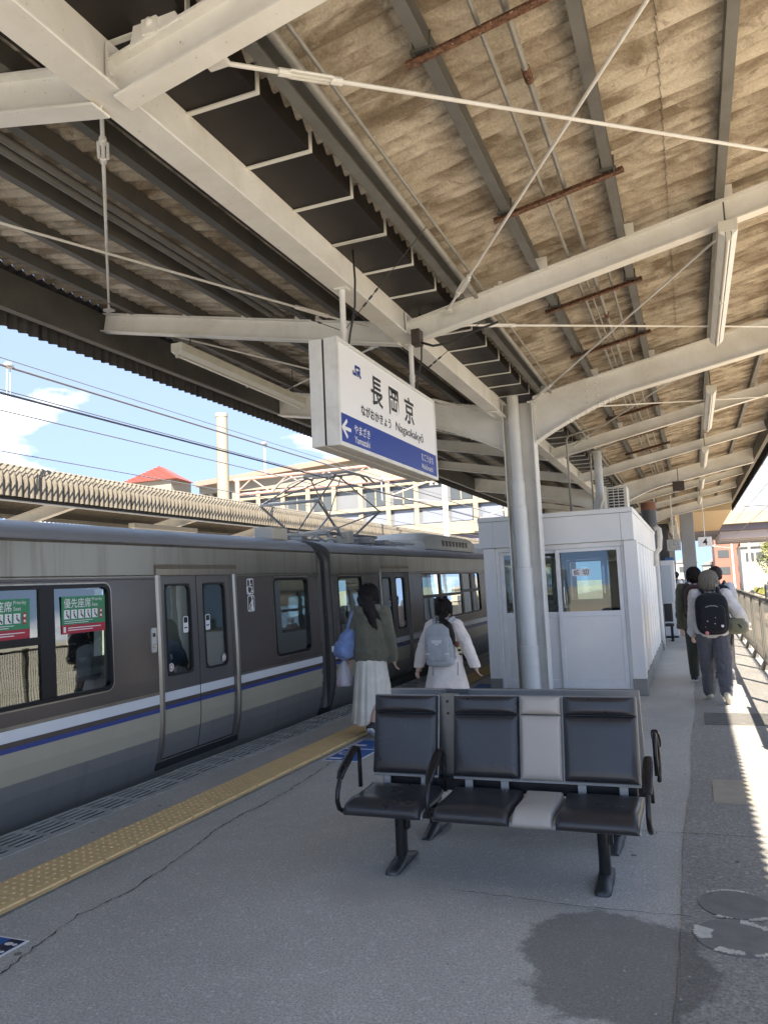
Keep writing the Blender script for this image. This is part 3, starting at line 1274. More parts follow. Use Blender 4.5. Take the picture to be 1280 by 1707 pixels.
for x, r, y0, y1 in ((-0.77, 0.014, -3, 30), (-0.63, 0.019, -3, 30), (-0.50, 0.014, 6.7, 30), (-0.70, 0.010, 6.7, 30)):
    g = MB()
    z = ztop(x) + 0.012 + r
    g.tube([(x, y0, z), (x, (y0 + y1) / 2, z - 0.004), (x, y1, z)], r, 8)
    build('conduit', g, CONDUIT, canopy, smooth=40)
for y in (4.05, 8.3):
    g = MB()
    z = ztop(-0.63) + 0.012 + 0.019
    g.cyl((-0.63, y - 0.06, z), (-0.63, y + 0.06, z), 0.025, 10)
    build('conduit_coupling', g, RUST, canopy, smooth=40)
# edge pipes beside the gutter and pipes on the left
for x, dz, r in ((-1.60, 0.02, 0.026), (-1.52, 0.03, 0.012)):
    g = MB()
    z = ztop(x) - 0.02 + dz
    g.cyl((x, -3, z), (x, 33, z), r, 10)
    build('edge_pipe', g, CONDUIT, canopy, smooth=40)
for x, r in ((-3.53, 0.030), (-3.66, 0.030)):
    g = MB()
    z = ztop(x) + 0.035
    g.cyl((x, -3, z), (x, 6.50, z), r, 10)
    build('pipe', g, MIDST, canopy, smooth=40)

# ------------------------------------------------------------------ fluorescent fittings under the beams
TUBE = M('unlit_fluorescent_tube', (0.80, 0.80, 0.76), 0.25)
FIXT = M('cream_lamp_housing', (0.66, 0.64, 0.56), 0.45, 0, 0.4, 5)


def fixture(x, y0, y1, z, label, group):
    t = empty('fluorescent_fitting', (x, (y0 + y1) / 2, z), label, 'lamp', group)
    b = MB()
    b.prism([(x - 0.07, z + 0.05), (x + 0.07, z + 0.05), (x + 0.07, z + 0.14), (x - 0.07, z + 0.14)], 1, y0, y1)
    build('housing', b, FIXT, t, bevel=0.003)
    b = MB()
    for s_ in (-1, 1):
        b.prism([(x + s_ * 0.068, z + 0.05), (x + s_ * 0.024, z + 0.01), (x + s_ * 0.024, z + 0.05)] if s_ > 0 else [(x + s_ * 0.068, z + 0.05), (x + s_ * 0.024, z + 0.05), (x + s_ * 0.024, z + 0.01)], 1, y0 + 0.005, y1 - 0.005)
    build('reflector', b, WHITE_P, t)
    b = MB()
    b.cyl((x, y0 + 0.03, z + 0.002), (x, y1 - 0.03, z + 0.002), 0.014, 10)
    build('tube', b, TUBE, t, smooth=40)
    for y in (y0 + 0.02, (y0 + y1) / 2, y1 - 0.02):
        b = MB()
        b.box(x - 0.018, x + 0.018, y - 0.014, y + 0.014, z - 0.018, z + 0.05)
        build('lamp_holder', b, FIXT, t)
    zt_ = ztop(x) + 0.1
    for y in (y0 + 0.25, y1 - 0.25):
        b = MB()
        b.cyl((x, y, z + 0.135), (x, y, zt_), 0.008, 8)
        build('hanger', b, DARKST, t)
    return t


names_r = ['nearest of the cream fluorescent fittings hanging in a row under the right roof half',
           'second nearest fluorescent fitting in the row under the right roof half',
           'third fluorescent fitting in the row under the right roof half',
           'fourth fluorescent fitting in the row under the right roof half',
           'farthest small fluorescent fitting in the row under the right roof half']
for i, (y0, y1) in enumerate(((6.3, 9.35), (11.9, 15.0), (17.6, 20.3), (23.0, 25.4), (28.6, 30.9))):
    fixture(0.46, y0, y1, 4.16, names_r[i], 'fluorescent fittings under the canopy')
for i, (y0, y1) in enumerate(((6.62, 9.45), (12.2, 15.0))):
    fixture(-4.88, y0, y1, 4.14, ['long cream fluorescent fitting left of the station name sign', 'fluorescent fitting seen behind the far end of the station name sign'][i], 'fluorescent fittings under the canopy')
# cable loops feeding the fittings
for x, y, z in ((0.46, 6.62, 4.3),):
    b = MB()
    b.tube([(-0.35, 6.75, 4.44), (-0.1, 6.75, 4.47), (0.15, 6.75, 4.5), (0.33, 6.76, 4.50), (0.42, 6.77, 4.46), (0.45, 6.78, 4.40), (0.46, 6.78, 4.30)], 0.010, 6)
    build('cable_conduit', b, DARKST, canopy, smooth=True)

# ------------------------------------------------------------------ hanging station name sign
SX0, SX1, SY0, SY1, SZ0, SZ1 = -2.385, -2.17, 4.75, 6.95, 2.59, 3.36
sign = empty('station_name_sign', ((SX0 + SX1) / 2, (SY0 + SY1) / 2, SZ0), 'white and blue station name board hanging from the canopy, its name in large black characters', 'sign')
ALUW = M('sign_aluminium', (0.78, 0.77, 0.72), 0.42, 0.15, 0.5, 6, (0.45, 0.43, 0.38))
xm = (SX0 + SX1) / 2
for x0, x1 in ((SX0, xm - 0.008), (xm + 0.008, SX1 - 0.006)):
    g = MB()
    g.box(x0, x1, SY0, SY1, SZ0, SZ1)
    build('case', g, ALUW, sign, bevel=0.004)
g = MB()
g.box(xm - 0.0075, xm + 0.0075, SY0 + 0.012, SY1 - 0.012, SZ0 + 0.01, SZ1 - 0.01)
build('joint_gasket', g, RUBBER, sign)
g = MB()
f = 0.028
xf = SX1
for a in ((SY0, SY1, SZ0, SZ0 + f), (SY0, SY1, SZ1 - f, SZ1), (SY0, SY0 + f, SZ0 + f, SZ1 - f), (SY1 - f, SY1, SZ0 + f, SZ1 - f)):
    g.box(xf - 0.006, xf + 0.006, a[0], a[1], a[2], a[3])
build('frame', g, ALUW, sign, bevel=0.002)
panel_x = SX1 - 0.002
g = MB()
g.box(SX1 - 0.0058, panel_x, SY0 + f, SY1 - f, SZ0 + f, SZ1 - f)
pn = build('face_panel', g, INK_WHITE, sign)
g = MB()
g.box(panel_x - 0.001, panel_x + 0.0012, SY0 + f + 0.001, SY1 - f - 0.001, SZ0 + f + 0.001, 2.825)
build('blue_band', g, INK_BLUE, sign)


def stext(name, s, y0, y1, z0, z1, mat, bold=0.0, fit=True):
    b = MB()
    text_mb(b, s, plane_m((panel_x + 0.0022, y0, z0), (0, 1, 0), (0, 0, 1)), y1 - y0, (z1 - z0) if fit else None, 'LEFT', bold)
    if b.v:
        build(name, b, mat, sign, recalc=False)


stext('lettering', '長', 5.36, 5.60, 3.00, 3.235, INK_BLACK, 0.016)
stext('lettering', '岡', 5.74, 5.96, 3.00, 3.23, INK_BLACK, 0.010)
stext('lettering', '京', 6.10, 6.34, 3.00, 3.235, INK_BLACK, 0.018)
stext('lettering', 'ながおかきょう', 5.15, 5.76, 2.875, 2.96, INK_BLACK, 0.018)
stext('lettering', 'Nagaokakyō', 5.87, 6.57, 2.865, 2.965, INK_BLACK, 0.008)
stext('lettering', 'やまざき', 5.01, 5.30, 2.715, 2.785, INK_WHITE2, 0.008)
stext('lettering', 'Yamazaki', 5.01, 5.29, 2.645, 2.695, INK_WHITE2, 0.004)
stext('lettering', 'むこうまち', 6.50, 6.83, 2.725, 2.79, INK_WHITE2, 0.008)
stext('lettering', 'Mukōmachi', 6.50, 6.81, 2.65, 2.70, INK_WHITE2, 0.004)
# arrow to the left
g = MB()
ax = panel_x + 0.0022
yc_, zc_ = 4.81, 2.722
w = 0.013


def bar(mb, a, b_, wd):
    ay, az_ = a
    by, bz = b_
    L = math.hypot(by - ay, bz - az_)
    ny, nz = -(bz - az_) / L * wd, (by - ay) / L * wd
    mb.add([(ax, ay + ny, az_ + nz), (ax, ay - ny, az_ - nz), (ax, by - ny, bz - nz), (ax, by + ny, bz + nz)], [(0, 1, 2, 3)])


bar(g, (yc_, zc_), (yc_ + 0.14, zc_), w)
ax += 0.0004
bar(g, (yc_ - 0.012, zc_ - 0.008), (yc_ + 0.075, zc_ + 0.062), w)
ax += 0.0004
bar(g, (yc_ - 0.012, zc_ + 0.008), (yc_ + 0.075, zc_ - 0.062), w)
build('arrow', g, INK_WHITE2, sign, recalc=False)
# emblem: joined J and R strokes
LOGO = M('logo_blue', (0.01, 0.03, 0.24), 0.35)
g = MB()
ax = panel_x + 0.0022
bar(g, (5.075, 3.222), (5.075, 3.165), 0.010); ax += 0.0003
bar(g, (5.085, 3.160), (5.030, 3.160), 0.010); ax += 0.0003
bar(g, (5.032, 3.152), (5.032, 3.182), 0.009); ax += 0.0003
bar(g, (5.066, 3.222), (5.150, 3.222), 0.010); ax += 0.0003
bar(g, (5.148, 3.230), (5.148, 3.185), 0.010); ax += 0.0003
bar(g, (5.105, 3.188), (5.156, 3.188), 0.009); ax += 0.0003
bar(g, (5.107, 3.196), (5.107, 3.150), 0.009); ax += 0.0003
bar(g, (5.125, 3.186), (5.165, 3.150), 0.010)
build('emblem', g, LOGO, sign, recalc=False)
for y in (5.13, 6.66):
    g = MB()
    g.cyl((xm, y, SZ1 - 0.01), (xm, y, 3.851), 0.022, 12)
    g.cyl((xm, y, 3.50), (xm, y, 3.56), 0.027, 12)
    g.box(xm - 0.05, xm + 0.05, y - 0.04, y + 0.04, 3.838, 3.849)
    build('hanger_post', g, STEEL, sign, smooth=40)
    g = MB()
    g.tube([(xm + 0.03, y, SZ1), (xm + 0.05, y + 0.0, 3.48), (xm + 0.10, y, 3.7), (xm + 0.11, y, 3.9), (xm + 0.10, y, 4.18)], 0.008, 6)
    build('supply_cable', g, CABLE, sign, smooth=True)
# stay wires
for a, b_ in (((xm, 5.13, 3.52), (-1.55, 5.0, 4.12)), ((xm, 6.66, 3.50), (-1.6, 6.62, 3.93)), ((xm, 5.13, 3.52), (-3.2, 5.5, 4.05))):
    g = MB()
    g.tube([a, b_], 0.003, 5)
    va, vb = Vector(a), Vector(b_)
    for t_ in (0.25, 0.32, 0.39):
        p = va.lerp(vb, t_)
        g.cyl(p, p + (vb - va).normalized() * 0.035, 0.008, 6)
    build('stay_wire', g, CABLE, sign)
# small loudspeaker box on the beam joint
g = MB()
g.box(-2.16, -2.08, 6.33, 6.44, 3.74, 3.88)
spk = build('junction_box', g, M('dark_brown_box', (0.05, 0.035, 0.025), 0.5), bevel=0.004)
tag(spk, 'small dark box clamped to the main beam joint above the name sign', 'box')
g = MB()
g.tube([(-2.08, 6.38, 3.76), (-1.98, 6.40, 3.72), (-1.85, 6.46, 3.74), (-1.6, 6.48, 3.82), (-1.4, 6.48, 3.865)], 0.011, 6)
cb = build('loose_cable', g, CABLE, smooth=True)
tag(cb, 'black cable sagging from the small dark box below the cross beam', 'cable')

# ------------------------------------------------------------------ train
TX = -4.75          # side plane
TW = 2.82
BROWN = M('train_brown_paint', (0.085, 0.070, 0.063), 0.22, 0.0, 0.2, 0.8, (0.10, 0.085, 0.077))
SILVER = mat_stainless('train_stainless', (0.25, 0.236, 0.20), (0.15, 0.14, 0.12), 0.32, 0.8)
LOWER = mat_stainless('train_lower_stainless', (0.33, 0.325, 0.315), (0.27, 0.267, 0.26), 0.34, 0.5)
BEIGE = M('train_beige_band', (0.43, 0.40, 0.31), 0.38, 0.1, 0.25, 2)
TWHITE = M('train_white_band', (0.74, 0.76, 0.79), 0.32, 0, 0.2, 2)
TBLUE = M('train_blue_band', (0.035, 0.06, 0.24), 0.32)
TROOF = M('train_roof_grey', (0.32, 0.335, 0.37), 0.42, 0.1, 0.4, 3, (0.25, 0.26, 0.285))
FRAME_T = mat_stainless('train_door_frame_steel', (0.30, 0.28, 0.245), (0.20, 0.19, 0.17), 0.30, 0.8)
DOORM = M('train_door_grey', (0.135, 0.130, 0.125), 0.33, 0.35, 0.3, 2, (0.10, 0.097, 0.093))
BLKF = M('black_window_band', (0.006, 0.007, 0.010), 0.35, spec=0.25)
LINING = M('train_interior_lining', (0.55, 0.55, 0.50), 0.6)
SEATC = M('train_seat_blue', (0.022, 0.05, 0.085), 0.9)
FLOORC = M('train_floor', (0.16, 0.15, 0.14), 0.7)
TMATS = [LOWER, BEIGE, TBLUE, BROWN, TWHITE, SILVER, DOORM, TROOF]
# (z0, z1, material index)
BANDS = [(-0.45, 0.275, 0), (0.275, 0.508, 1), (0.508, 0.546, 2), (0.546, 0.585, 3), (0.585, 0.672, 4), (0.672, 0.70, 5), (0.70, 1.785, 3), (1.785, 2.085, 5)]


def xoff(z):
    """how far the side stands back from its widest plane at height z"""
    o = 0.0
    if z < 0.45:
        o += 0.34 * (0.45 - z) ** 2
    if z > 0.95:
        o += 0.035 * (z - 0.95)
    return o


def side_grid(mb, y0, y1, openings, bands, mir=False, dx=0.0, extra_z=()):
    """side skin of the car with openings (ya,yb,za,zb) left free"""
    zsx = sorted(set([b[0] for b in bands] + [bands[-1][1]] + [v for o in openings for v in o[2:4]] + list(extra_z)))
    zz = []
    for a, b_ in zip(zsx[:-1], zsx[1:]):
        zz.append(a)
        if a < 0.45:
            k = max(1, int((b_ - a) / 0.09))
            zz += [a + (b_ - a) * i / k for i in range(1, k)]
    zz.append(zsx[-1])
    yy_ = sorted(set([y0, y1] + [v for o in openings for v in o[0:2]]))
    for i in range(len(zz) - 1):
        za, zb_ = zz[i], zz[i + 1]
        zm = (za + zb_) / 2
        mi = [b[2] for b in bands if b[0] <= zm <= b[1]][0]
        mb.cur = mi
        for j in range(len(yy_) - 1):
            ya, yb_ = yy_[j], yy_[j + 1]
            ym = (ya + yb_) / 2
            if any(o[0] < ym < o[1] and o[2] < zm < o[3] for o in openings):
                continue
            xa, xb = TX - xoff(za) + dx, TX - xoff(zb_) + dx
            if mir:
                xa, xb = 2 * TX - TW - xa, 2 * TX - TW - xb
            mb.add([(xa, ya, za), (xa, yb_, za), (xb, yb_, zb_), (xb, ya, zb_)], [(0, 1, 2, 3) if not mir else (3, 2, 1, 0)])
    mb.cur = 0


def window(car, ya, yb, za, zb_, mullions=(), hbar=None, name='window', stick=()):
    """black gasket frame with rounded corners, panes, mullions"""
    w, h = yb - ya, zb_ - za
    ym, zm = (ya + yb) / 2, (za + zb_) / 2
    wd = empty(name, (TX, ym, za))
    wd.parent = car
    wd.location = Vector((TX, ym, za)) - origin_of(car)
    out = rrect(w + 0.03, h + 0.03, 0.075)
    inn = rrect(w - 0.035, h - 0.035, 0.06)
    b = MB()
    rings = []
    for pts, d in ((out, -0.01), (out, 0.004), (inn, 0.004), (inn, -0.035)):
        rings.append([(TX - xoff(zm + v) + d, ym + u, zm + v) for u, v in pts])
    b.loft(rings, cap=False)
    build('frame', b, BLKF, wd, smooth=35)
    # thin bright bead round the gasket
    b = MB()
    o2 = rrect(w + 0.055, h + 0.055, 0.085)
    b.loft([[(TX - xoff(zm + v) + d, ym + u, zm + v) for u, v in pts] for pts, d in ((o2, -0.012), (o2, 0.0025), (out, 0.0025))], cap=False)
    build('bead', b, FRAME_T, wd, smooth=35)
    ysp = [ya] + [m_ for m_ in mullions] + [yb]
    for a, c in zip(ysp[:-1], ysp[1:]):
        b = MB()
        x0, x1 = TX - xoff(za) - 0.022, TX - xoff(zb_) - 0.022
        b.add([(x0, a, za), (x0, c, za), (x1, c, zb_), (x1, a, zb_)], [(0, 1, 2, 3)])
        build('pane', b, GLASS_T, wd, recalc=False)
    for m_ in mullions:
        b = MB()
        b.add([(TX - xoff(z) + d, m_ + s_, z) for z in (za + 0.005, zb_ - 0.005) for (s_, d) in ((-0.075, -0.03), (0.075, -0.03), (0.075, -0.006), (-0.075, -0.006))], [(0, 1, 5, 4), (1, 2, 6, 5), (2, 3, 7, 6), (3, 0, 4, 7), (0, 3, 2, 1), (4, 5, 6, 7)])
        build('mullion', b, BLKF, wd)
    if hbar:
        for a, c, z in hbar:
            b = MB()
            b.box(TX - xoff(z) - 0.03, TX - xoff(z) - 0.008, a, c, z - 0.03, z + 0.03)
            build('glazing_bar', b, BLKF, wd)
    return wd


def door_pair(car, yc, badges=True):
    """double leaf door with polished frame, leaves stand back and follow the bowed side"""
    w, z0, z1 = 1.26, 0.05, 1.80
    ya, yb = yc - w / 2, yc + w / 2
    dr = empty('door', (TX, yc, z0))
    dr.parent = car
    dr.location = Vector((TX, yc, z0)) - origin_of(car)
    # frame
    zz = [z0 + (z1 + 0.0 - z0) * i / 16 for i in range(17)]
    for s_ in (-1, 1):
        b = MB()
        y_in, y_out = yc + s_ * w / 2, yc + s_ * (w / 2 + 0.075)
        rings = []
        for z in zz:
            x = TX - xoff(z)
            rings.append([(x - 0.06, y_in, z), (x + 0.004, y_in, z), (x + 0.022, y_in + s_ * 0.02, z), (x + 0.022, y_out - s_ * 0.02, z), (x + 0.001, y_out, z), (x - 0.06, y_out, z)])
        b.loft(rings)
        build('frame', b, FRAME_T, dr, smooth=40)
    b = MB()
    x = TX - xoff(1.84)
    b.prism([(x - 0.06, 1.80), (x + 0.014, 1.80), (x + 0.018, 1.86), (x + 0.003, 1.905), (x - 0.06, 1.905)], 1, ya - 0.075, yb + 0.075)
    build('header', b, FRAME_T, dr)
    b = MB()
    x = TX - xoff(0.0)
    b.prism([(x - 0.12, -0.03), (x + 0.012, -0.03), (x + 0.012, 0.035), (x - 0.12, 0.045)], 1, ya - 0.075, yb + 0.075)
    build('sill', b, M('dark_sill', (0.03, 0.03, 0.03), 0.5, 0.4), dr)
    for s_ in (-1, 1):
        a, c = (ya + 0.001, yc - 0.006) if s_ < 0 else (yc + 0.006, yb - 0.001)
        wm = (a + c) / 2
        wa, wb, wz0, wz1 = wm - 0.205, wm + 0.205, 0.82, 1.71
        b = MB()
        bands = [(z0, 0.275, 0), (0.275, 0.508, 1), (0.508, 0.546, 2), (0.546, 0.585, 3), (0.585, 0.672, 4), (0.672, z1, 6)]
        side_grid(b, a, c, [(wa, wb, wz0, wz1)], bands, False, -0.035)
        # meeting edge gives the leaf its thickness
        b.cur = 6
        for yv in (a, c):
            for i in range(16):
                za, zb_ = zz[i], zz[i + 1]
                xa, xb = TX - xoff(za) - 0.035, TX - xoff(zb_) - 0.035
                b.add([(xa, yv, za), (xa - 0.03, yv, za), (xb - 0.03, yv, zb_), (xb, yv, zb_)], [(0, 1, 2, 3)])
        leaf = build('leaf', b, TMATS, dr, smooth=30, recalc=False)
        w_, h_ = wb - wa, wz1 - wz0
        zm = (wz0 + wz1) / 2
        for nm, o1, o2, d0, d1, mt in (('gasket', rrect(w_ + 0.012, h_ + 0.012, 0.075), rrect(w_ - 0.03, h_ - 0.03, 0.06), -0.034, -0.031, RUBBER),):
            b = MB()
            b.loft([[(TX - xoff(zm + v) + d, wm + u, zm + v) for u, v in pts] for pts, d in ((o1, -0.05), (o1, d1), (o2, d1), (o2, -0.06))], cap=False)
            build(nm, b, mt, leaf, smooth=35)
        b = MB()
        x0, x1 = TX - xoff(wz0) - 0.05, TX - xoff(wz1) - 0.05
        b.add([(x0, wa, wz0), (x0, wb, wz0), (x1, wb, wz1), (x1, wa, wz1)], [(0, 1, 2, 3)])
        build('pane', b, GLASS_T, leaf, recalc=False)
        if badges:
            yv = wm - s_ * 0.125
            b = MB()
            xs_ = TX - xoff(1.33) - 0.047
            b.cur = 0
            b.add([(xs_, yv + u, 1.30 + v) for u, v in rrect(0.085, 0.165, 0.018, 3)], [tuple(range(16))])
            b.cur = 1
            b.add([(xs_ + 0.001, yv + u, 1.345 + v) for u, v in rrect(0.062, 0.055, 0.008, 3)], [tuple(range(16))])
            b.add([(xs_ + 0.001, yv + u, 1.268 + v) for u, v in rrect(0.05, 0.012, 0.003, 3)], [tuple(range(16))])
            build('sticker', b, [INK_WHITE2, INK_BLACK], leaf, recalc=False)
            b = MB()
            yv = wm + s_ * 0.14
            xs_ = TX - xoff(0.88) - 0.045
            for rr, mi, dx in ((0.040, 0, 0), (0.032, 1, 0.001), (0.014, 0, 0.002)):
                b.cur = mi
                b.add([(xs_ + dx, yv + rr * cos(k * pi / 9), 0.90 + rr * sin(k * pi / 9)) for k in range(18)], [tuple(range(18))])
            build('round_sticker', b, [INK_WHITE2, M('pale_pink_print', (0.55, 0.36, 0.35), 0.5)], leaf, recalc=False)
    return dr


def train_car(y0, y1, doors, windows, label):
    car = empty('train_car', (TX - TW / 2, (y0 + y1) / 2, -0.9), label, 'train', 'cars of the standing train')
    op_doors = [(d - 0.63, d + 0.63, 0.05, 1.80) for d in doors]
    op_win = [w[:4] for w in windows]
    b = MB()
    side_grid(b, y0, y1, op_doors + op_win, BANDS)
    build('body_side', b, TMATS, car, smooth=30, recalc=False)
    b = MB()
    side_grid(b, y0, y1, [(w[0], w[1], 0.82, 1.72) for w in windows], BANDS, True)
    build('body_side', b, TMATS, car, smooth=30, recalc=False)
    # gutter beads along the cant rail and window belt
    for z, r in ((2.09, 0.013), (1.80, 0.006), (1.765, 0.004)):
        b = MB()
        x = TX - xoff(z)
        segs = [(y0, y1)]
        if z < 1.85:
            cur = y0
            segs = []
            for d in sorted(doors):
                segs.append((cur, d - 0.71)); cur = d + 0.71
            segs.append((cur, y1))
        for a, c in segs:
            b.cyl((x + 0.003, a, z), (x + 0.003, c, z), r, 6)
        tag(build('bead', b, FRAME_T, car, smooth=40), kind='stuff')
    # roof
    half = [(0.0, 2.085), (0.02, 2.12), (0.07, 2.175), (0.15, 2.225), (0.28, 2.265), (0.5, 2.30), (0.9, 2.335), (TW / 2, 2.35)]
    ptsr = [(TX - xoff(2.085) - d, z) for d, z in half]
    ptsl = [(2 * TX - TW - x, z) for x, z in reversed(ptsr[:-1])]
    prof = ptsr + ptsl
    b = MB()
    vs = [(x, y, z) for y in (y0, y1) for x, z in prof]
    n = len(prof)
    b.add(vs, [(j, j + 1, j + 1 + n, j + n) for j in range(n - 1)])
    build('roof', b, TROOF, car, smooth=True, recalc=True)
    # ends
    for y, s_ in ((y0, 1), (y1, -1)):
        b = MB()
        pr = [(TX - xoff(z), z) for z in (-0.45, -0.3, -0.1, 0.1, 0.3, 0.45, 1.0, 1.6, 2.085)]
        poly = pr + prof[1:-1] + [(2 * TX - TW - x, z) for x, z in reversed(pr)]
        b.prism([(x, z) for x, z in poly], 1, y, y + s_ * 0.03)
        build('end_wall', b, DOORM, car)
    # interior: floor, ceiling, seats, rails
    b = MB()
    b.box(TX - TW + 0.12, TX - 0.16, y0 + 0.05, y1 - 0.05, 0.0, 0.045)
    build('floor', b, FLOORC, car)
    b = MB()
    b.box(TX - TW + 0.08, TX - 0.08, y0 + 0.05, y1 - 0.05, 2.03, 2.06)
    build('ceiling', b, LINING, car)
    seat_y = []
    for (wa, wb) in [(w[0], w[1]) for w in windows if w[1] - w[0] > 1.4]:
        y = wa + 0.35
        while y < wb - 0.2:
            seat_y.append(y)
            y += 0.86
    for y in seat_y:
        for xa in (TX - 0.16 - 0.92, TX - TW + 0.14):
            b = MB()
            b.box(xa, xa + 0.92, y - 0.05, y + 0.38, 0.36, 0.48)
            b.prism([(y - 0.02, 0.46), (y - 0.13, 1.10), (y - 0.10, 1.16), (y - 0.05, 1.14), (y + 0.06, 0.46)], 0, xa + 0.02, xa + 0.90)
            build('seat', b, SEATC, car, bevel=0.02, seg=2)
    for d in doors:
        for yy_ in (d - 0.72, d + 0.72):
            b = MB()
            b.cyl((TX - 0.35, yy_, 0.05), (TX - 0.35, yy_, 2.03), 0.016, 8)
            build('grab_pole', b, CHROME, car, smooth=40)
            b = MB()
            b.box(TX - 0.62, TX - 0.10, yy_ - 0.02, yy_ + 0.02, 0.05, 1.95)
            build('draught_screen', b, LINING, car)
    b = MB()
    b.cyl((TX - 0.55, y0 + 0.2, 1.72), (TX - 0.55, y1 - 0.2, 1.72), 0.014, 8)
    build('grab_rail', b, CHROME, car)
    for w in windows:
        window(car, *w)
    for d in doors:
        door_pair(car, d)
    # underframe
    b = MB()
    b.box(TX - TW + 0.25, TX - 0.25, y0 + 1.0, y1 - 1.0, -0.95, -0.40)
    build('underframe', b, RUBBER, car)
    return car


car1 = train_car(-10.3, 9.56, [-7.1, 0.2, 6.80],
                 [(-5.9, -1.1, 0.83, 1.72, (-4.4, -2.6)), (1.5, 5.46, 0.83, 1.72, (3.0, 4.76), [(3.0, 4.76, 1.30)]), (8.34, 9.24, 0.80, 1.735), (-9.9, -8.9, 0.80, 1.735)],
                 'nearer brown and silver train car with white and blue band at the platform')
car2 = train_car(9.98, 29.8, [12.52, 19.8, 27.1],
                 [(10.2, 11.08, 0.80, 1.735), (13.95, 18.2, 0.86, 1.76, (15.1, 16.7, 17.5), [(13.95, 16.7, 1.32), (16.7, 18.2, 1.36)]), (21.2, 25.5, 0.86, 1.76, (22.7, 24.2)), (28.4, 29.3, 0.80, 1.735)],
                 'farther brown and silver train car carrying a pantograph on its roof')

# coupling space between the cars
b = MB()
b.box(TX - TW / 2 - 0.55, TX - TW / 2 + 0.55, 9.57, 9.97, -0.1, 2.05)
gang = build('gangway_bellows', b, RUBBER, car2)
for ya, yb_, za, zb_, mt in ((9.575, 9.70, -0.05, 2.14, DOORM), (9.84, 9.972, -0.05, 2.14, DOORM)):
    b = MB()
    zz = [za + (zb_ - za) * i / 14 for i in range(15)]
    rings = []
    for z in zz:
        x = TX - xoff(z) - 0.02 - max(0, z - 2.0) * 0.6
        rings.append([(x - 0.10, ya, z), (x, ya, z), (x, yb_, z), (x - 0.10, yb_, z)])
    b.loft(rings)
    build('corner_post', b, mt, car2, smooth=40)
b = MB()
b.box(TX - 0.14, TX - 0.075, 9.64, 9.90, 1.02, 1.80)
build('gap_net', b, BLACK_P, car2)
for z in (1.22, 1.42):
    b = MB()
    b.cyl((TX - 0.07, 9.64, z), (TX - 0.07, 9.90, z), 0.012, 8)
    build('grab_handle', b, CHROME, car2)
b = MB()
b.box(TX - 0.13, TX - 0.085, 9.71, 9.83, -0.05, 1.01)
build('gap_flap', b, M('grey_gap_flap', (0.16, 0.16, 0.155), 0.6), car2)

# door button plate, access signs on the nearer car
b = MB()
x = TX - xoff(1.2)
b.add([(x + d, 6.03 + u, 1.19 + v) for d in (-0.01, 0.012) for u, v in rrect(0.075, 0.23, 0.012, 3)], [tuple(range(16)), tuple(range(31, 15, -1))] + [(j, (j + 1) % 16, (j + 1) % 16 + 16, j + 16) for j in range(16)])
bp_ = build('door_button_plate', b, ALU, car1)
b = MB()
b.box(x + 0.012, x + 0.014, 6.01, 6.045, 1.22, 1.255)
build('button', b, BLACK_P, bp_)
b = MB()
b.cyl((x + 0.012, 6.03, 1.135), (x + 0.022, 6.03, 1.135), 0.02, 14)
build('button', b, CHROME, bp_, smooth=40)


def pict(mb, x, yc, zc, kind):
    """wheelchair / pushchair pictogram strokes"""
    def st(pts, r):
        mb.tube([(x, yc + u, zc + v) for u, v in pts], r, 5)
    if kind == 0:
        mb.ell((x, yc - 0.01, zc + 0.075), (0.004, 0.014, 0.014), None, 10, 6)
        st([(-0.01, 0.058), (-0.008, 0.0), (0.03, 0.0), (0.045, -0.06), (0.06, -0.055)], 0.007)
        st([(-0.009, 0.03), (0.028, 0.03)], 0.006)
        st([(-0.02 + 0.045 * cos(a), -0.03 + 0.045 * sin(a)) for a in [2.0 + i * 0.45 for i in range(10)]], 0.006)
    else:
        mb.ell((x, yc + 0.02, zc + 0.07), (0.004, 0.014, 0.014), None, 10, 6)
        st([(0.02, 0.05), (0.018, -0.01), (0.035, -0.07)], 0.013)
        st([(0.018, -0.01), (0.005, -0.07)], 0.011)
        st([(0.015, 0.03), (-0.02, 0.0), (-0.045, -0.03), (-0.01, -0.045)], 0.006)
        mb.ell((x, yc - 0.03, zc - 0.062), (0.003, 0.012, 0.012), None, 10, 6)


for k, zc in enumerate((1.655, 1.46)):
    zc_ = zc
    x = TX - xoff(zc_)
    b = MB()
    b.cur = 0
    b.add([(x + 0.0025, 7.80 + u, zc_ + v) for u, v in rrect(0.15, 0.185, 0.025, 4)], [tuple(range(20))])
    b.cur = 1
    b.add([(x + 0.0035, 7.80 + u, zc_ + v) for u, v in rrect(0.128, 0.163, 0.018, 4)], [tuple(range(20))])
    b.cur = 0
    pict(b, x + 0.004, 7.80, zc_ - 0.005, k)
    build('access_sign', b, [INK_WHITE2, BROWN], car1, recalc=False)

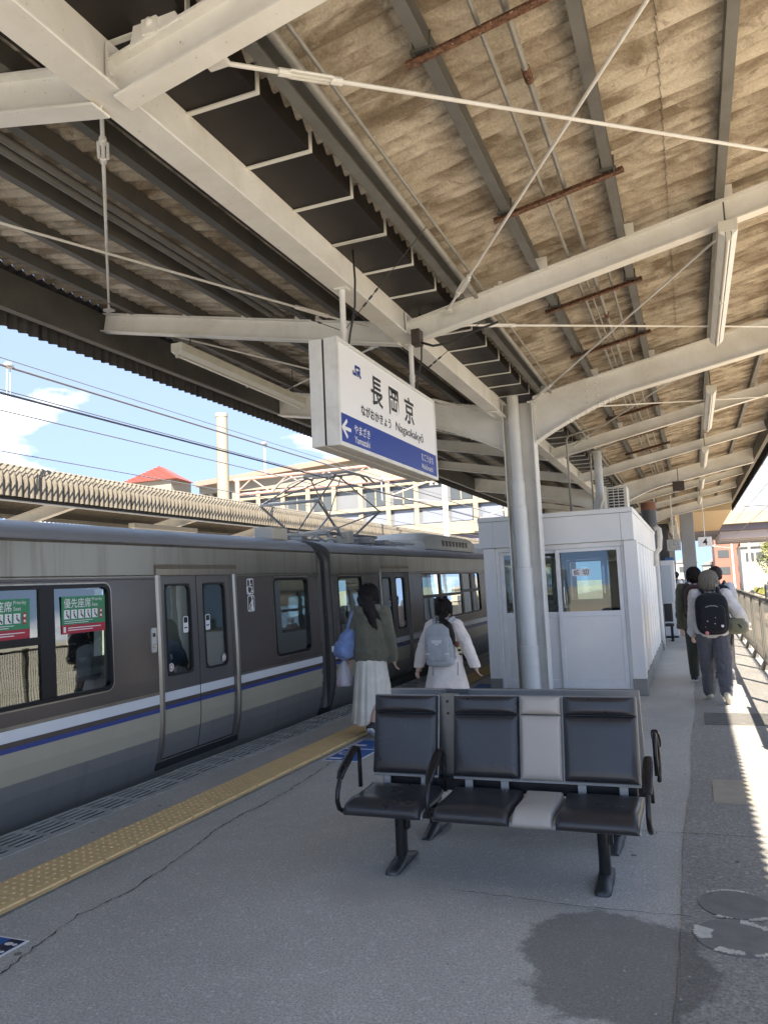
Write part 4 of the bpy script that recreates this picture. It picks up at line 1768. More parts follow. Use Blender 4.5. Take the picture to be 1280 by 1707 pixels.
# green priority seat stickers on the nearer window
GREEN = M('sticker_green', (0.035, 0.25, 0.115), 0.5)
RED = M('sticker_red', (0.42, 0.02, 0.045), 0.5)
for yc in (5.165, 4.34):
    x = TX - xoff(1.5) - 0.014
    y0, y1, z0, z1 = yc - 0.25, yc + 0.25, 1.385, 1.635
    b = MB()
    b.add([(x, y0, z0), (x, y1, z0), (x, y1, z1), (x, y0, z1)], [(0, 1, 2, 3)])
    st = build('priority_seat_sticker', b, GREEN, car1, recalc=False)
    b = MB()
    b.add([(x + 0.0008, y0, z0 - 0.055), (x + 0.0008, y1, z0 - 0.055), (x + 0.0008, y1, z0 + 0.018), (x + 0.0008, y0, z0 + 0.018)], [(0, 1, 2, 3)])
    build('red_strip', b, RED, st, recalc=False)
    b = MB()
    text_mb(b, '優先座席', plane_m((x + 0.0012, y0 + 0.025, z1 - 0.095), (0, 1, 0), (0, 0, 1)), 0.305, 0.08, 'LEFT', 0.004)
    text_mb(b, 'Priority', plane_m((x + 0.0012, y0 + 0.345, z1 - 0.05), (0, 1, 0), (0, 0, 1)), 0.12, None, 'LEFT')
    text_mb(b, 'Seat', plane_m((x + 0.0012, y0 + 0.345, z1 - 0.088), (0, 1, 0), (0, 0, 1)), 0.07, None, 'LEFT')
    build('lettering', b, INK_WHITE2, st, recalc=False)
    for i in range(5):
        b = MB()
        ya = y0 + 0.025 + i * 0.08
        b.cur = 0
        b.add([(x + 0.0012, ya, z0 + 0.065), (x + 0.0012, ya + 0.064, z0 + 0.065), (x + 0.0012, ya + 0.064, z0 + 0.14), (x + 0.0012, ya, z0 + 0.14)], [(0, 1, 2, 3)])
        b.cur = 1
        b.ell((x + 0.0016, ya + 0.032, z0 + 0.124), (0.0008, 0.008, 0.008), None, 8, 5)
        b.tube([(x + 0.0016, ya + 0.03, z0 + 0.112), (x + 0.0016, ya + 0.036, z0 + 0.09), (x + 0.0016, ya + 0.05, z0 + 0.088 - 0.012 * (i % 2)), (x + 0.0016, ya + 0.052, z0 + 0.072)], 0.006, 4)
        build('pictogram', b, [INK_WHITE2, INK_BLACK], st, recalc=False)
    b = MB()
    b.cur = 0
    b.add([(x + 0.0012, y0 + 0.45 + u, z0 + 0.10 + v) for u, v in rrect(0.036, 0.09, 0.012, 3)], [tuple(range(16))])
    b.cur = 1
    for dz in (0.02, -0.02):
        b.add([(x + 0.0018, y0 + 0.45 + 0.012 * cos(a * pi / 4), z0 + 0.10 + dz + 0.012 * sin(a * pi / 4)) for a in range(8)], [tuple(range(8))])
    for k in range(2):
        z = z0 + 0.046 - k * 0.016
        b.add([(x + 0.0012, y0 + 0.03, z), (x + 0.0012, y1 - 0.15 - 0.05 * k, z), (x + 0.0012, y1 - 0.15 - 0.05 * k, z + 0.005), (x + 0.0012, y0 + 0.03, z + 0.005)], [(0, 1, 2, 3)])
        z = z0 - 0.012 - k * 0.018
        b.add([(x + 0.0016, y0 + 0.07, z), (x + 0.0016, y1 - 0.05 - 0.1 * k, z), (x + 0.0016, y1 - 0.05 - 0.1 * k, z + 0.007), (x + 0.0016, y0 + 0.07, z + 0.007)], [(0, 1, 2, 3)])
    b.add([(x + 0.0016, y0 + 0.02, z0 - 0.042), (x + 0.0016, y0 + 0.045, z0 - 0.042), (x + 0.0016, y0 + 0.045, z0 + 0.004), (x + 0.0016, y0 + 0.02, z0 + 0.004)], [(0, 1, 2, 3)])
    build('print', b, [RED, INK_WHITE2], st, recalc=False)

# roof equipment on the farther car: pantograph, cooling unit
PAN = M('pantograph_steel', (0.36, 0.35, 0.33), 0.5, 0.5, 0.5, 8)
CREAMU = M('cream_roof_unit', (0.60, 0.56, 0.47), 0.55, 0, 0.5, 3, (0.42, 0.36, 0.27))
TC = TX - TW / 2
py = 12.7
pan = empty('pantograph', (TC, py, 2.35))
pan.parent = car2
pan.location = Vector((TC, py, 2.35)) - origin_of(car2)
b = MB()
for s_ in (-1, 1):
    b.cyl((TC + s_ * 0.55, py - 1.1, 2.5), (TC + s_ * 0.55, py + 1.1, 2.5), 0.03, 8)
    b.cyl((TC - 0.55, py + s_ * 0.9, 2.5), (TC + 0.55, py + s_ * 0.9, 2.5), 0.03, 8)
build('base_frame', b, PAN, pan, smooth=40)
for sx in (-1, 1):
    for sy in (-1, 1):
        b = MB()
        p = (TC + sx * 0.5, py + sy * 0.85)
        b.tube([(p[0], p[1], 2.34 + i * 0.03) for i in range(6)], 1, 12, [0.07, 0.045, 0.07, 0.045, 0.07, 0.045])
        build('insulator', b, M('insulator_white', (0.6, 0.58, 0.52), 0.35), pan, smooth=40)
for s_ in (-1, 1):
    b = MB()
    for sx in (-1, 1):
        b.cyl((TC + sx * 0.45, py + s_ * 0.35, 2.53), (TC + sx * 0.55, py + s_ * 1.35, 3.02), 0.022, 8)
    b.cyl((TC - 0.45, py + s_ * 0.35, 2.53), (TC + 0.55, py + s_ * 1.35, 3.02), 0.014, 6)
    b.cyl((TC - 0.57, py + s_ * 1.35, 3.02), (TC + 0.57, py + s_ * 1.35, 3.02), 0.025, 8)
    build('lower_arm', b, PAN, pan, smooth=40)
    b = MB()
    for sx in (-1, 1):
        b.cyl((TC + sx * 0.55, py + s_ * 1.35, 3.02), (TC + sx * 0.30, py + s_ * 0.12, 3.58), 0.014, 8)
    b.cyl((TC - 0.55, py + s_ * 1.35, 3.02), (TC + 0.30, py + s_ * 0.12, 3.58), 0.012, 6)
    build('upper_arm', b, PAN, pan, smooth=40)
for s_ in (-1, 1):
    b = MB()
    b.tube([(TC - 0.95, py + s_ * 0.17, 3.42), (TC - 0.80, py + s_ * 0.17, 3.56), (TC - 0.55, py + s_ * 0.17, 3.63), (TC + 0.55, py + s_ * 0.17, 3.63), (TC + 0.80, py + s_ * 0.17, 3.56), (TC + 0.95, py + s_ * 0.17, 3.42)], 0.019, 8)
    build('collector_head', b, PAN, pan, smooth=40)
for sx in (-0.3, 0.3):
    b = MB()
    b.cyl((TC + sx, py - 0.17, 3.6), (TC + sx, py + 0.17, 3.6), 0.02, 8)
    build('head_frame', b, PAN, pan, smooth=40)
for nm, y0, y1, w_, h_ in (('cooling_unit', 15.6, 19.6, 0.95, 0.42), ('ventilator', 21.6, 24.8, 0.85, 0.36)):
    b = MB()
    rings = []
    for y, k in ((y0, 0.55), (y0 + 0.5, 0.93), (y0 + 0.9, 1.0), (y1 - 0.4, 1.0), (y1, 0.9)):
        rings.append([(TC + u * w_, y, 2.30 + v * h_ * k) for u, v in ((-1, 0), (-0.98, 0.5), (-0.88, 0.8), (-0.6, 0.97), (0, 1.02), (0.6, 0.97), (0.88, 0.8), (0.98, 0.5), (1, 0))])
    b.loft(rings)
    un = build(nm, b, CREAMU, car2, smooth=50)
    for i in range(8):
        b = MB()
        yv = y0 + 1.2 + i * (y1 - y0 - 1.8) / 8
        b.box(TC + 0.9 * w_ , TC + 0.992 * w_, yv, yv + 0.18, 2.39, 2.52)
        build('grille', b, M('grille_brown', (0.12, 0.10, 0.08), 0.7), un)
for i in range(9):
    b = MB()
    yv = 10.6 + i * 0.42
    xo = random.uniform(-0.5, 0.9)
    b.box(TC + xo - 0.12, TC + xo + 0.12, yv - 0.1, yv + 0.12, 2.33, 2.42 + random.uniform(0, 0.14))
    build('roof_box', b, random.choice([CREAMU, PAN]), car2, bevel=0.01)
for i in range(3):
    b = MB()
    xo = 0.45 + i * 0.2
    b.tube([(TC + xo, 10.1, 2.40), (TC + xo, 11.4, 2.46 + 0.05 * i), (TC + xo - 0.3, 12.3, 2.42), (TC + xo - 0.1, 15.4, 2.40)], 0.022, 6)
    build('roof_cable', b, PIPE_P, car2, smooth=True)
for y in (9.15,):
    b = MB()
    b.box(TC + 0.75, TC + 1.05, y - 0.18, y + 0.22, 2.26, 2.44)
    build('roof_box', b, CREAMU, car1, bevel=0.02)
# slight rise of the line
for c in (car1, car2):
    piv = Vector((TX, 4.0, 0.0))
    q = Matrix.Rotation(radians(0.42), 4, 'X')
    m0 = Matrix.Translation(piv) @ q @ Matrix.Translation(-piv) @ Matrix.Translation(c.location)
    c.location = m0.to_translation()
    c.rotation_euler = (radians(0.42), 0, 0)

# ------------------------------------------------------------------ waiting room on the platform
ROOMW = M('room_pale_grey_panel', (0.86, 0.845, 0.82), 0.35, 0, 0.25, 1.5, (0.74, 0.75, 0.75))
ROOMS = M('room_side_sheet', (0.78, 0.78, 0.76), 0.32, 0, 0.2, 0.7, (0.70, 0.70, 0.68))
ROOMC = M('room_cornice_sheet', (0.78, 0.79, 0.78), 0.36, 0, 0.3, 2, (0.68, 0.69, 0.67))
ALF = M('white_door_frame', (0.86, 0.86, 0.85), 0.35, 0, 0.25, 5)
PNL = M('frosted_white_panel', (0.86, 0.845, 0.82), 0.22, 0, 0.15, 2)
RY, RB = 11.1, 17.8
room = empty('waiting_room', (-1.76, (RY + RB) / 2, 0), 'small pale grey waiting room with glazed sliding doors behind the steel column', 'waiting room')


def rb(name, x0, x1, y0, y1, z0, z1, mat, bev=0.003, parent=None):
    b = MB()
    b.box(x0, x1, y0, y1, z0, z1)
    return build(name, b, mat, parent or room, bevel=bev)


for y0, y1 in ((RY - 0.02, RY + 0.16), (RB - 0.16, RB + 0.02)):
    for x0, x1 in ((-2.82, -2.655), (-0.845, -0.67)):
        rb('plinth_pier', x0 - 0.004, x1 + 0.004, y0 - 0.004, y1 + 0.004, 0.0, 0.225, CONC, 0.006)
        rb('corner_post', x0, x1, y0, y1, 0.226, 2.10, ROOMW)
rb('plinth', -0.80, -0.69, RY + 0.17, RB - 0.17, 0.0, 0.20, CONC, 0.01)
rb('plinth', -2.80, -2.69, RY + 0.17, RB - 0.17, 0.0, 0.20, CONC, 0.01)
rb('floor', -2.66, -0.84, RY + 0.02, RB - 0.02, 0.0, 0.055, CONC)
# cornice in panels
for x0, x1 in ((-2.87, -2.655), (-2.652, -0.868), (-0.865, -0.70)):
    rb('cornice_panel', x0, x1, RY - 0.05, RY + 0.12, 2.105, 2.485, ROOMC, 0.003)
rb('coping', -2.88, -0.69, RY - 0.06, RY + 0.2, 2.49, 2.555, ROOMC, 0.004)
for i in range(4):
    ya = RY + 0.125 + i * (RB - RY - 0.12) / 4
    yb_ = ya + (RB - RY - 0.12) / 4 - 0.004
    rb('cornice_panel', -0.84, -0.70, ya, yb_, 2.105, 2.485, ROOMC)
    rb('cornice_panel', -2.87, -2.72, ya, yb_, 2.105, 2.485, ROOMC)
rb('coping', -0.86, -0.69, RY + 0.205, RB, 2.49, 2.555, ROOMC)
rb('coping', -2.88, -2.70, RY + 0.205, RB, 2.49, 2.555, ROOMC)
rb('roof_deck', -2.70, -0.86, RY + 0.205, RB, 2.42, 2.46, ROOMC)
rb('ceiling', -2.70, -0.86, RY + 0.125, RB - 0.05, 2.09, 2.10, LINING)
# right side: standing sheets with pressed ribs
n = 8
for i in range(n):
    ya = RY + 0.165 + i * (RB - RY - 0.33) / n
    yb_ = ya + (RB - RY - 0.33) / n - 0.006
    for sx in (1, -1):
        x = -0.72 if sx > 0 else -2.77
        if sx < 0 and i in (1, 2, 3, 4, 5, 6):
            b = MB()
            b.box(x, x + 0.03, ya, yb_, 0.20, 1.0)
            build('wall_sheet', b, ROOMS, room, bevel=0.002)
            b = MB()
            b.add([(x + 0.012, ya, 1.0), (x + 0.012, yb_, 1.0), (x + 0.012, yb_, 2.1), (x + 0.012, ya, 2.1)], [(0, 1, 2, 3)])
            build('side_pane', b, GLASS_R, room, recalc=False)
            continue
        b = MB()
        poly = [(ya, x - 0.03), (ya, x), (ya + 0.02, x + 0.006 * 0), (ya + 0.30, x), (ya + 0.32, x + sx * 0.014), (ya + 0.37, x + sx * 0.014), (ya + 0.39, x), (yb_, x), (yb_, x - 0.03)]
        vs = [(px, py_, z) for z in (0.20, 2.10) for py_, px in poly]
        m_ = len(poly)
        b.add(vs, [tuple(range(m_)), tuple(range(2 * m_ - 1, m_ - 1, -1))] + [(j, j + m_, (j + 1) % m_ + m_, (j + 1) % m_) for j in range(m_)])
        build('wall_sheet', b, ROOMS, room)
# glazed fronts (near and far end)
for yf, near in ((RY + 0.03, True), (RB - 0.09, False)):
    rb('door_frame', -2.652, -0.848, yf, yf + 0.09, 2.035, 2.102, ALF)
    rb('door_frame', -2.652, -2.610, yf, yf + 0.09, 0.056, 2.034, ALF)
    rb('door_frame', -0.890, -0.848, yf, yf + 0.09, 0.056, 2.034, ALF)
    rb('sill', -2.609, -0.891, yf + 0.005, yf + 0.085, 0.056, 0.078, ALU)
    for k, (x0, x1, dy) in enumerate(((-2.606, -1.73, 0.045), (-1.795, -0.894, 0.012))):
        d = empty('sliding_door', ((x0 + x1) / 2, yf + dy, 0.08))
        d.parent = room
        d.location = Vector(((x0 + x1) / 2, yf + dy, 0.08)) - origin_of(room)
        for a in ((x0, x0 + 0.06, 0.08, 2.032), (x1 - 0.06, x1, 0.08, 2.032), (x0 + 0.061, x1 - 0.061, 0.08, 0.20), (x0 + 0.061, x1 - 0.061, 1.075, 1.15), (x0 + 0.061, x1 - 0.061, 1.985, 2.032)):
            b = MB()
            b.box(a[0], a[1], yf + dy, yf + dy + 0.03, a[2], a[3])
            build('rail', b, ALF, d, bevel=0.003)
        b = MB()
        b.box(x0 + 0.061, x1 - 0.061, yf + dy + 0.010, yf + dy + 0.02, 0.201, 1.074)
        build('kick_panel', b, PNL, d)
        b = MB()
        b.add([(x0 + 0.06, yf + dy + 0.013, 1.15), (x1 - 0.06, yf + dy + 0.013, 1.15), (x1 - 0.06, yf + dy + 0.013, 1.985), (x0 + 0.06, yf + dy + 0.013, 1.985)], [(0, 1, 2, 3)])
        build('pane', b, GLASS_R if near else GLASS_T, d, recalc=False)
        if near:
            b = MB()
            b.tube([((x1 - 0.10) if k == 0 else (x0 + 0.10), yf + dy - 0.03, z) for z in (1.25, 1.5)], 0.009, 6)
            build('handle', b, BLACK_P if k == 0 else ALU, d)
            if k == 1:
                b = MB()
                b.cur = 0
                xa, xb_ = -1.575, -1.325
                b.add([(xa, yf + dy + 0.010, 1.645), (xb_, yf + dy + 0.010, 1.645), (xb_, yf + dy + 0.010, 1.745), (xa, yf + dy + 0.010, 1.745)], [(0, 1, 2, 3)])
                b.cur = 1
                text_mb(b, '締', plane_m((xa + 0.022, yf + dy + 0.009, 1.655), (1, 0, 0), (0, 0, 1)), 0.08, 0.08, 'LEFT', 0.006)
                text_mb(b, '切', plane_m((xa + 0.148, yf + dy + 0.009, 1.655), (1, 0, 0), (0, 0, 1)), 0.08, 0.08, 'LEFT', 0.012)
                build('closed_notice', b, [INK_WHITE2, INK_BLACK], d, recalc=False)
# inside: benches along the left wall, a dark vending cabinet at the far end
rb('inner_bench', -2.66, -2.30, 12.4, 16.6, 0.36, 0.42, SEATC, 0.01)
rb('inner_bench_back', -2.68, -2.62, 12.4, 16.6, 0.50, 0.86, SEATC, 0.01)
rb('cabinet', -1.62, -1.22, 16.9, 17.5, 0.06, 1.95, BLACK_P, 0.01)
# white insulated pipe round the right corner at the back
b = MB()
b.tube([(-0.66, 16.9, 2.56), (-0.60, 16.9, 2.60), (-0.56, 16.9, 2.55), (-0.555, 16.9, 2.40), (-0.58, 16.9, 2.15), (-0.66, 16.9, 2.06), (-0.67, 16.9, 1.8)], 0.05, 10)
build('insulated_pipe', b, M('pipe_wrap', (0.66, 0.64, 0.58), 0.7, 0, 0.4, 8), room, smooth=True)
b = MB()
b.tube([(-0.67, 17.55, 2.1), (-0.67, 17.55, 0.3), (-0.66, 17.6, 0.1)], 0.035, 8)
build('down_pipe', b, PIPE_P, room, smooth=True)

# outdoor cooling unit on the room's roof
ac = empty('outdoor_unit', (-1.05, 14.0, 2.46), 'beige outdoor cooling unit with slatted grille on the waiting room roof', 'cooling unit')
b = MB(); b.box(-1.27, -0.93, 13.75, 14.25, 2.62, 3.16)
build('casing', b, FIXT, ac, bevel=0.012, seg=2)
b = MB(); b.box(-1.235, -0.985, 13.735, 13.749, 2.67, 3.12)
build('grille_opening', b, BLACK_P, ac)
for i in range(9):
    b = MB(); b.box(-1.235, -0.985, 13.722, 13.735, 2.685 + i * 0.05, 2.70 + i * 0.05)
    build('grille_slat', b, FIXT, ac)
for x in (-1.15, -1.07):
    b = MB(); b.box(x - 0.006, x + 0.006, 13.716, 13.7215, 2.67, 3.12)
    build('grille_bar', b, FIXT, ac)
for x in (-1.22, -0.98):
    b = MB(); b.box(x - 0.02, x + 0.02, 13.75, 14.25, 2.46, 2.62)
    build('foot', b, FIXT, ac)
# pipe riser beside the unit
b = MB()
b.tube([(-1.50, 14.4, 2.45), (-1.50, 14.4, 2.85), (-1.48, 14.4, 2.95), (-1.44, 14.4, 3.02), (-1.44, 14.4, 3.9)], 0.075, 12)
vp = build('vent_pipe', b, PIPE_P, smooth=True)
tag(vp, 'pale vertical pipe rising from the waiting room roof beside the cooling unit', 'pipe')
b = MB(); b.cyl((-0.83, 18.9, 0), (-0.83, 18.9, 3.12), 0.17, 20)
dk = M('dark_round_post', (0.07, 0.07, 0.068), 0.45, 0.1, 0.4, 4)
b2 = MB(); b2.cyl((-0.83, 18.9, 3.121), (-0.83, 18.9, 3.30), 0.17, 20)
post = empty('round_post', (-0.83, 18.9, 0), 'dark round post with orange top behind the waiting room', 'post')
build('shaft', b, dk, post, smooth=40)
build('orange_collar', b2, M('faded_orange', (0.20, 0.085, 0.05), 0.8), post, smooth=40)
# boxes and cables hung at the beams
for (x, y, z, lab) in ((-0.15, 20.9, 3.72, 'dark loudspeaker box hanging beyond the waiting room roof'), (-2.55, 13.4, 3.55, 'small dark box hung over the waiting room left of the column')):
    t = empty('hanging_box', (x, y, z), lab, 'box')
    b = MB(); b.box(x - 0.14, x + 0.14, y - 0.1, y + 0.1, z, z + 0.24)
    build('casing', b, M('dark_brown_box', (0.05, 0.035, 0.025), 0.5), t, bevel=0.008)
    b = MB(); b.tube([(x, y, z + 0.24), (x, y, z + 0.6)], 0.01, 6)
    build('hanger', b, CABLE, t)
for i, (x, y, z0, z1) in enumerate(((-1.78, 13.0, 2.50, 4.0), (-1.62, 14.9, 2.50, 4.0))):
    b = MB(); b.tube([(x, y, z0), (x, y, z1 - 0.06), (x + 0.04, y, z1 - 0.01), (x + 0.12, y, z1 + 0.01), (x + 0.5, y, z1 + 0.1)], 0.018, 8)
    o = build('conduit_riser', b, CONDUIT, smooth=True)
    tag(o, ['thin conduit bending from the waiting room roof towards the canopy, nearer one', 'thin conduit rising from the waiting room roof, farther one'][i], 'conduit')

# ------------------------------------------------------------------ bench pair
VIN_B = M('black_vinyl', (0.030, 0.031, 0.036), 0.30, 0, 0.2, 6, (0.040, 0.041, 0.045))
VIN_G = M('grey_vinyl', (0.42, 0.40, 0.37), 0.42, 0, 0.25, 6, (0.36, 0.345, 0.32))
SHELL = M('grey_bench_shell', (0.32, 0.325, 0.325), 0.42, 0.3, 0.3, 8)
BFRM = M('black_bench_frame', (0.014, 0.015, 0.018), 0.30, 0.2, 0.3, 9, (0.03, 0.03, 0.03))
BPANEL = M('dark_back_panel', (0.14, 0.15, 0.155), 0.38, 0.5, 0.3, 6)
FOOT = M('worn_cast_foot', (0.10, 0.105, 0.11), 0.42, 0.6, 0.6, 16, (0.02, 0.02, 0.022))


def pad(mb, x0, x1, path, th, T, nx=12, ny=10, edge=0.12):
    """cushion over a path of (y,z) points, thickness th along the path normal"""
    # resample
    L = [0]
    for a, b_ in zip(path[:-1], path[1:]):
        L.append(L[-1] + math.hypot(b_[0] - a[0], b_[1] - a[1]))
    def at(s):
        s *= L[-1]
        for i in range(len(path) - 1):
            if s <= L[i + 1] + 1e-9:
                k = (s - L[i]) / (L[i + 1] - L[i])
                a, b_ = path[i], path[i + 1]
                return (a[0] + (b_[0] - a[0]) * k, a[1] + (b_[1] - a[1]) * k)
        return path[-1]
    def prof(u, e):
        d = min(u, 1 - u) / e
        return 1.0 if d >= 1 else sqrt(max(0.0, 1 - (1 - d) ** 2))
    us = sorted(set([0, .012, .03, .06, .1] + [i / nx for i in range(1, nx)] + [.9, .94, .97, .988, 1]))
    ss = sorted(set([0, .012, .03, .06, .1] + [i / ny for i in range(1, ny)] + [.9, .94, .97, .988, 1]))
    top, bot = [], []
    for s in ss:
        y, z = at(s)
        y1, z1 = at(min(1, s + 0.03)); y0, z0 = at(max(0, s - 0.03))
        ty, tz = y1 - y0, z1 - z0
        l = math.hypot(ty, tz)
        ny_, nz_ = -tz / l, ty / l
        if nz_ < 0 and abs(nz_) > 0.3 or (abs(nz_) <= 0.3 and ny_ > 0):
            ny_, nz_ = -ny_, -nz_
        for u in us:
            t_ = th * (0.30 + 0.70 * min(prof(u, edge), prof(s, edge * 1.1))) if 0 < u < 1 and 0 < s < 1 else 0.0
            t_ += 0.004 * sin(pi * u) * sin(pi * s) if t_ else 0
            top.append(T(x0 + (x1 - x0) * u, y + ny_ * t_, z + nz_ * t_))
            bot.append(T(x0 + (x1 - x0) * u, y - ny_ * 0.001, z - nz_ * 0.001))
    nu, nv = len(us), len(ss)
    off = len(top)
    fs = []
    for i in range(nv - 1):
        for j in range(nu - 1):
            a = i * nu + j
            fs.append((a, a + 1, a + nu + 1, a + nu))
            fs.append((a + off, a + nu + off, a + nu + 1 + off, a + 1 + off))
    ring = [j for j in range(nu)] + [i * nu + nu - 1 for i in range(1, nv)] + [(nv - 1) * nu + j for j in range(nu - 2, -1, -1)] + [i * nu for i in range(nv - 2, 0, -1)]
    for k in range(len(ring)):
        a, c = ring[k], ring[(k + 1) % len(ring)]
        fs.append((a, a + off, c + off, c))
    mb.add(top + bot, fs)


def bench(mir, label):
    YM = 4.655
    def T(x, y, z):
        return (x, 2 * YM - y if mir else y, z)
    t = empty('platform_bench', T(-1.12, 4.36, 0), label, 'bench', 'back to back platform benches')
    seats = [(-1.905, -1.445, VIN_B, -1.885, -1.475), (-1.385, -0.965, VIN_B, -1.380, -0.985), (-0.960, -0.745, VIN_G, -0.982, -0.745), (-0.740, -0.325, VIN_B, -0.742, -0.340)]
    spath = [(4.425, 0.405), (4.32, 0.392), (4.20, 0.392), (4.10, 0.397), (4.045, 0.392), (4.025, 0.372), (4.018, 0.352)]
    bpath = [(4.430, 0.490), (4.455, 0.60), (4.475, 0.70), (4.492, 0.785), (4.501, 0.8375)]
    hpath = [(4.5015, 0.839), (4.512, 0.89), (4.520, 0.938)]
    for (a, c, m_, ba, bc) in seats:
        b = MB(); pad(b, a + 0.006, c - 0.006, spath, 0.042, T, edge=0.10)
        build('seat_pad', b, m_, t, smooth=50)
        b = MB(); pad(b, ba + 0.003, bc - 0.003, bpath, 0.040, T, edge=0.11)
        build('backrest_pad', b, m_, t, smooth=50)
        b = MB(); pad(b, ba + 0.003, bc - 0.003, hpath, 0.050, T, 12, 10, 0.40 if False else 0.22)
        build('headrest_pad', b, m_, t, smooth=50)
    # shells: one under the single seat, one under the double seat with armrest
    for (a, c, ba, bc) in ((-1.906, -1.444, -1.886, -1.474), (-1.386, -0.324, -1.382, -0.338)):
        for nm, pth, xa, xb_ in (('seat_shell', spath, a, c), ('back_shell', bpath[:1] and [(4.424, 0.478)] + bpath + hpath + [(4.522, 0.945)], ba, bc)):
            b = MB()
            rings = []
            for i, (y, z) in enumerate(pth):
                q0 = pth[max(0, i - 1)]; q1 = pth[min(len(pth) - 1, i + 1)]
                ty, tz = q1[0] - q0[0], q1[1] - q0[1]
                l = math.hypot(ty, tz)
                ny_, nz_ = (tz / l, -ty / l)
                if nm == 'seat_shell' and nz_ > 0:
                    ny_, nz_ = -ny_, -nz_
                if nm == 'back_shell' and ny_ < 0:
                    ny_, nz_ = -ny_, -nz_
                d0, d1 = 0.0015, 0.016
                rings.append([T(xa, y + ny_ * d0, z + nz_ * d0), T(xb_, y + ny_ * d0, z + nz_ * d0), T(xb_, y + ny_ * d1, z + nz_ * d1), T(xa, y + ny_ * d1, z + nz_ * d1)])
            b.loft(rings)
            build(nm, b, SHELL, t, bevel=0.004, seg=2)
    # link plate between the two backs with fixing screws
    b = MB(); b.add([T(x, y, z) for z in (0.40, 0.945) for (x, y) in ((-1.50, 4.545), (-1.36, 4.545), (-1.36, 4.565), (-1.50, 4.565))], [(0, 1, 5, 4), (1, 2, 6, 5), (2, 3, 7, 6), (3, 0, 4, 7), (0, 3, 2, 1), (4, 5, 6, 7)])
    build('link_plate', b, BPANEL, t)
    for z in (0.83, 0.90):
        b = MB(); b.ell(T(-1.432, 4.543, z), (0.008, 0.004, 0.008), None, 8, 6)
        build('screw', b, RUBBER, t)
    b = MB()
    p = [(-1.93, 4.26), (-0.29, 4.34)]
    y0, y1 = 4.27, 4.34
    b.add([T(x, y, z) for z in (0.285, 0.355) for (x, y) in ((-1.86, y0), (-0.36, y0), (-0.36, y1), (-1.86, y1))], [(0, 1, 5, 4), (1, 2, 6, 5), (2, 3, 7, 6), (3, 0, 4, 7), (0, 3, 2, 1), (4, 5, 6, 7)])
    build('support_beam', b, BFRM, t, bevel=0.006, seg=2)
    b = MB()
    b.add([T(x, y, z) for z in (0.40, 0.47) for (x, y) in ((-1.84, 4.46), (-0.36, 4.46), (-0.36, 4.50), (-1.84, 4.50))], [(0, 1, 5, 4), (1, 2, 6, 5), (2, 3, 7, 6), (3, 0, 4, 7), (0, 3, 2, 1), (4, 5, 6, 7)])
    build('back_rail', b, BFRM, t, bevel=0.006)
    for x in (-1.80, -1.56, -1.29, -1.08, -0.65, -0.43):
        b = MB()
        b.add([T(xx, y, z) for (y, z) in ((4.38, 0.36), (4.425, 0.40), (4.436, 0.52)) for xx in (x - 0.022, x + 0.022)] + [T(xx, y + 0.008, z - 0.002) for (y, z) in ((4.38, 0.36), (4.425, 0.40), (4.436, 0.52)) for xx in (x - 0.022, x + 0.022)], [(0, 1, 3, 2), (2, 3, 5, 4), (6, 8, 9, 7), (8, 10, 11, 9), (0, 2, 8, 6), (2, 4, 10, 8), (1, 7, 9, 3), (3, 9, 11, 5), (4, 5, 11, 10), (0, 6, 7, 1)])
        build('bracket', b, SHELL, t)
    for x in (-1.69, -0.545):
        lg = empty('leg', T(x, 4.35, 0))
        lg.parent = t
        lg.location = Vector(T(x, 4.35, 0)) - origin_of(t)
        b = MB()
        rings = []
        for z, k in ((0.05, 1.0), (0.12, 0.95), (0.30, 0.95)):
            rings.append([T(x + u * k, 4.345 + v * k, z) for u, v in rrect(0.062, 0.088, 0.026, 4)])
        b.loft(rings)
        build('upright', b, BFRM, lg, smooth=40)
        b = MB()
        rings = []
        for y, w_, h_ in ((4.150, 0.020, 0.010), (4.158, 0.034, 0.022), (4.18, 0.041, 0.032), (4.24, 0.042, 0.042), (4.31, 0.040, 0.060), (4.345, 0.042, 0.074), (4.38, 0.040, 0.066), (4.44, 0.036, 0.044), (4.50, 0.032, 0.026), (4.545, 0.028, 0.014)):
            rings.append([T(x + u, y, v) for u, v in ((-w_, 0.0), (-w_, h_ * 0.45), (-w_ * 0.75, h_ * 0.85), (0, h_), (w_ * 0.75, h_ * 0.85), (w_, h_ * 0.45), (w_, 0.0))])
        b.loft(rings)
        build('foot', b, FOOT, lg, smooth=50)
        b = MB(); b.add([T(xx, y, z) for z in (0.20, 0.30) for (xx, y) in ((x + 0.033, 4.33), (x + 0.05, 4.33), (x + 0.05, 4.37), (x + 0.033, 4.37))], [(0, 1, 5, 4), (1, 2, 6, 5), (2, 3, 7, 6), (3, 0, 4, 7), (0, 3, 2, 1), (4, 5, 6, 7)])
        build('clamp', b, BFRM, lg)
    for x in (-1.945, -1.415, -0.285):
        ar = empty('armrest', T(x, 4.2, 0.36))
        ar.parent = t
        ar.location = Vector(T(x, 4.2, 0.36)) - origin_of(t)
        pth = [(4.16, 0.345), (4.10, 0.35), (4.055, 0.375), (4.035, 0.42), (4.045, 0.475), (4.08, 0.535), (4.16, 0.585), (4.25, 0.63), (4.31, 0.655), (4.345, 0.65), (4.36, 0.62), (4.362, 0.55), (4.362, 0.42)]
        b = MB()
        b.tube([T(x, y, z) for y, z in pth], 0.0135, 10)
        build('tube', b, BFRM, ar, smooth=True)
        b = MB()
        rings = []
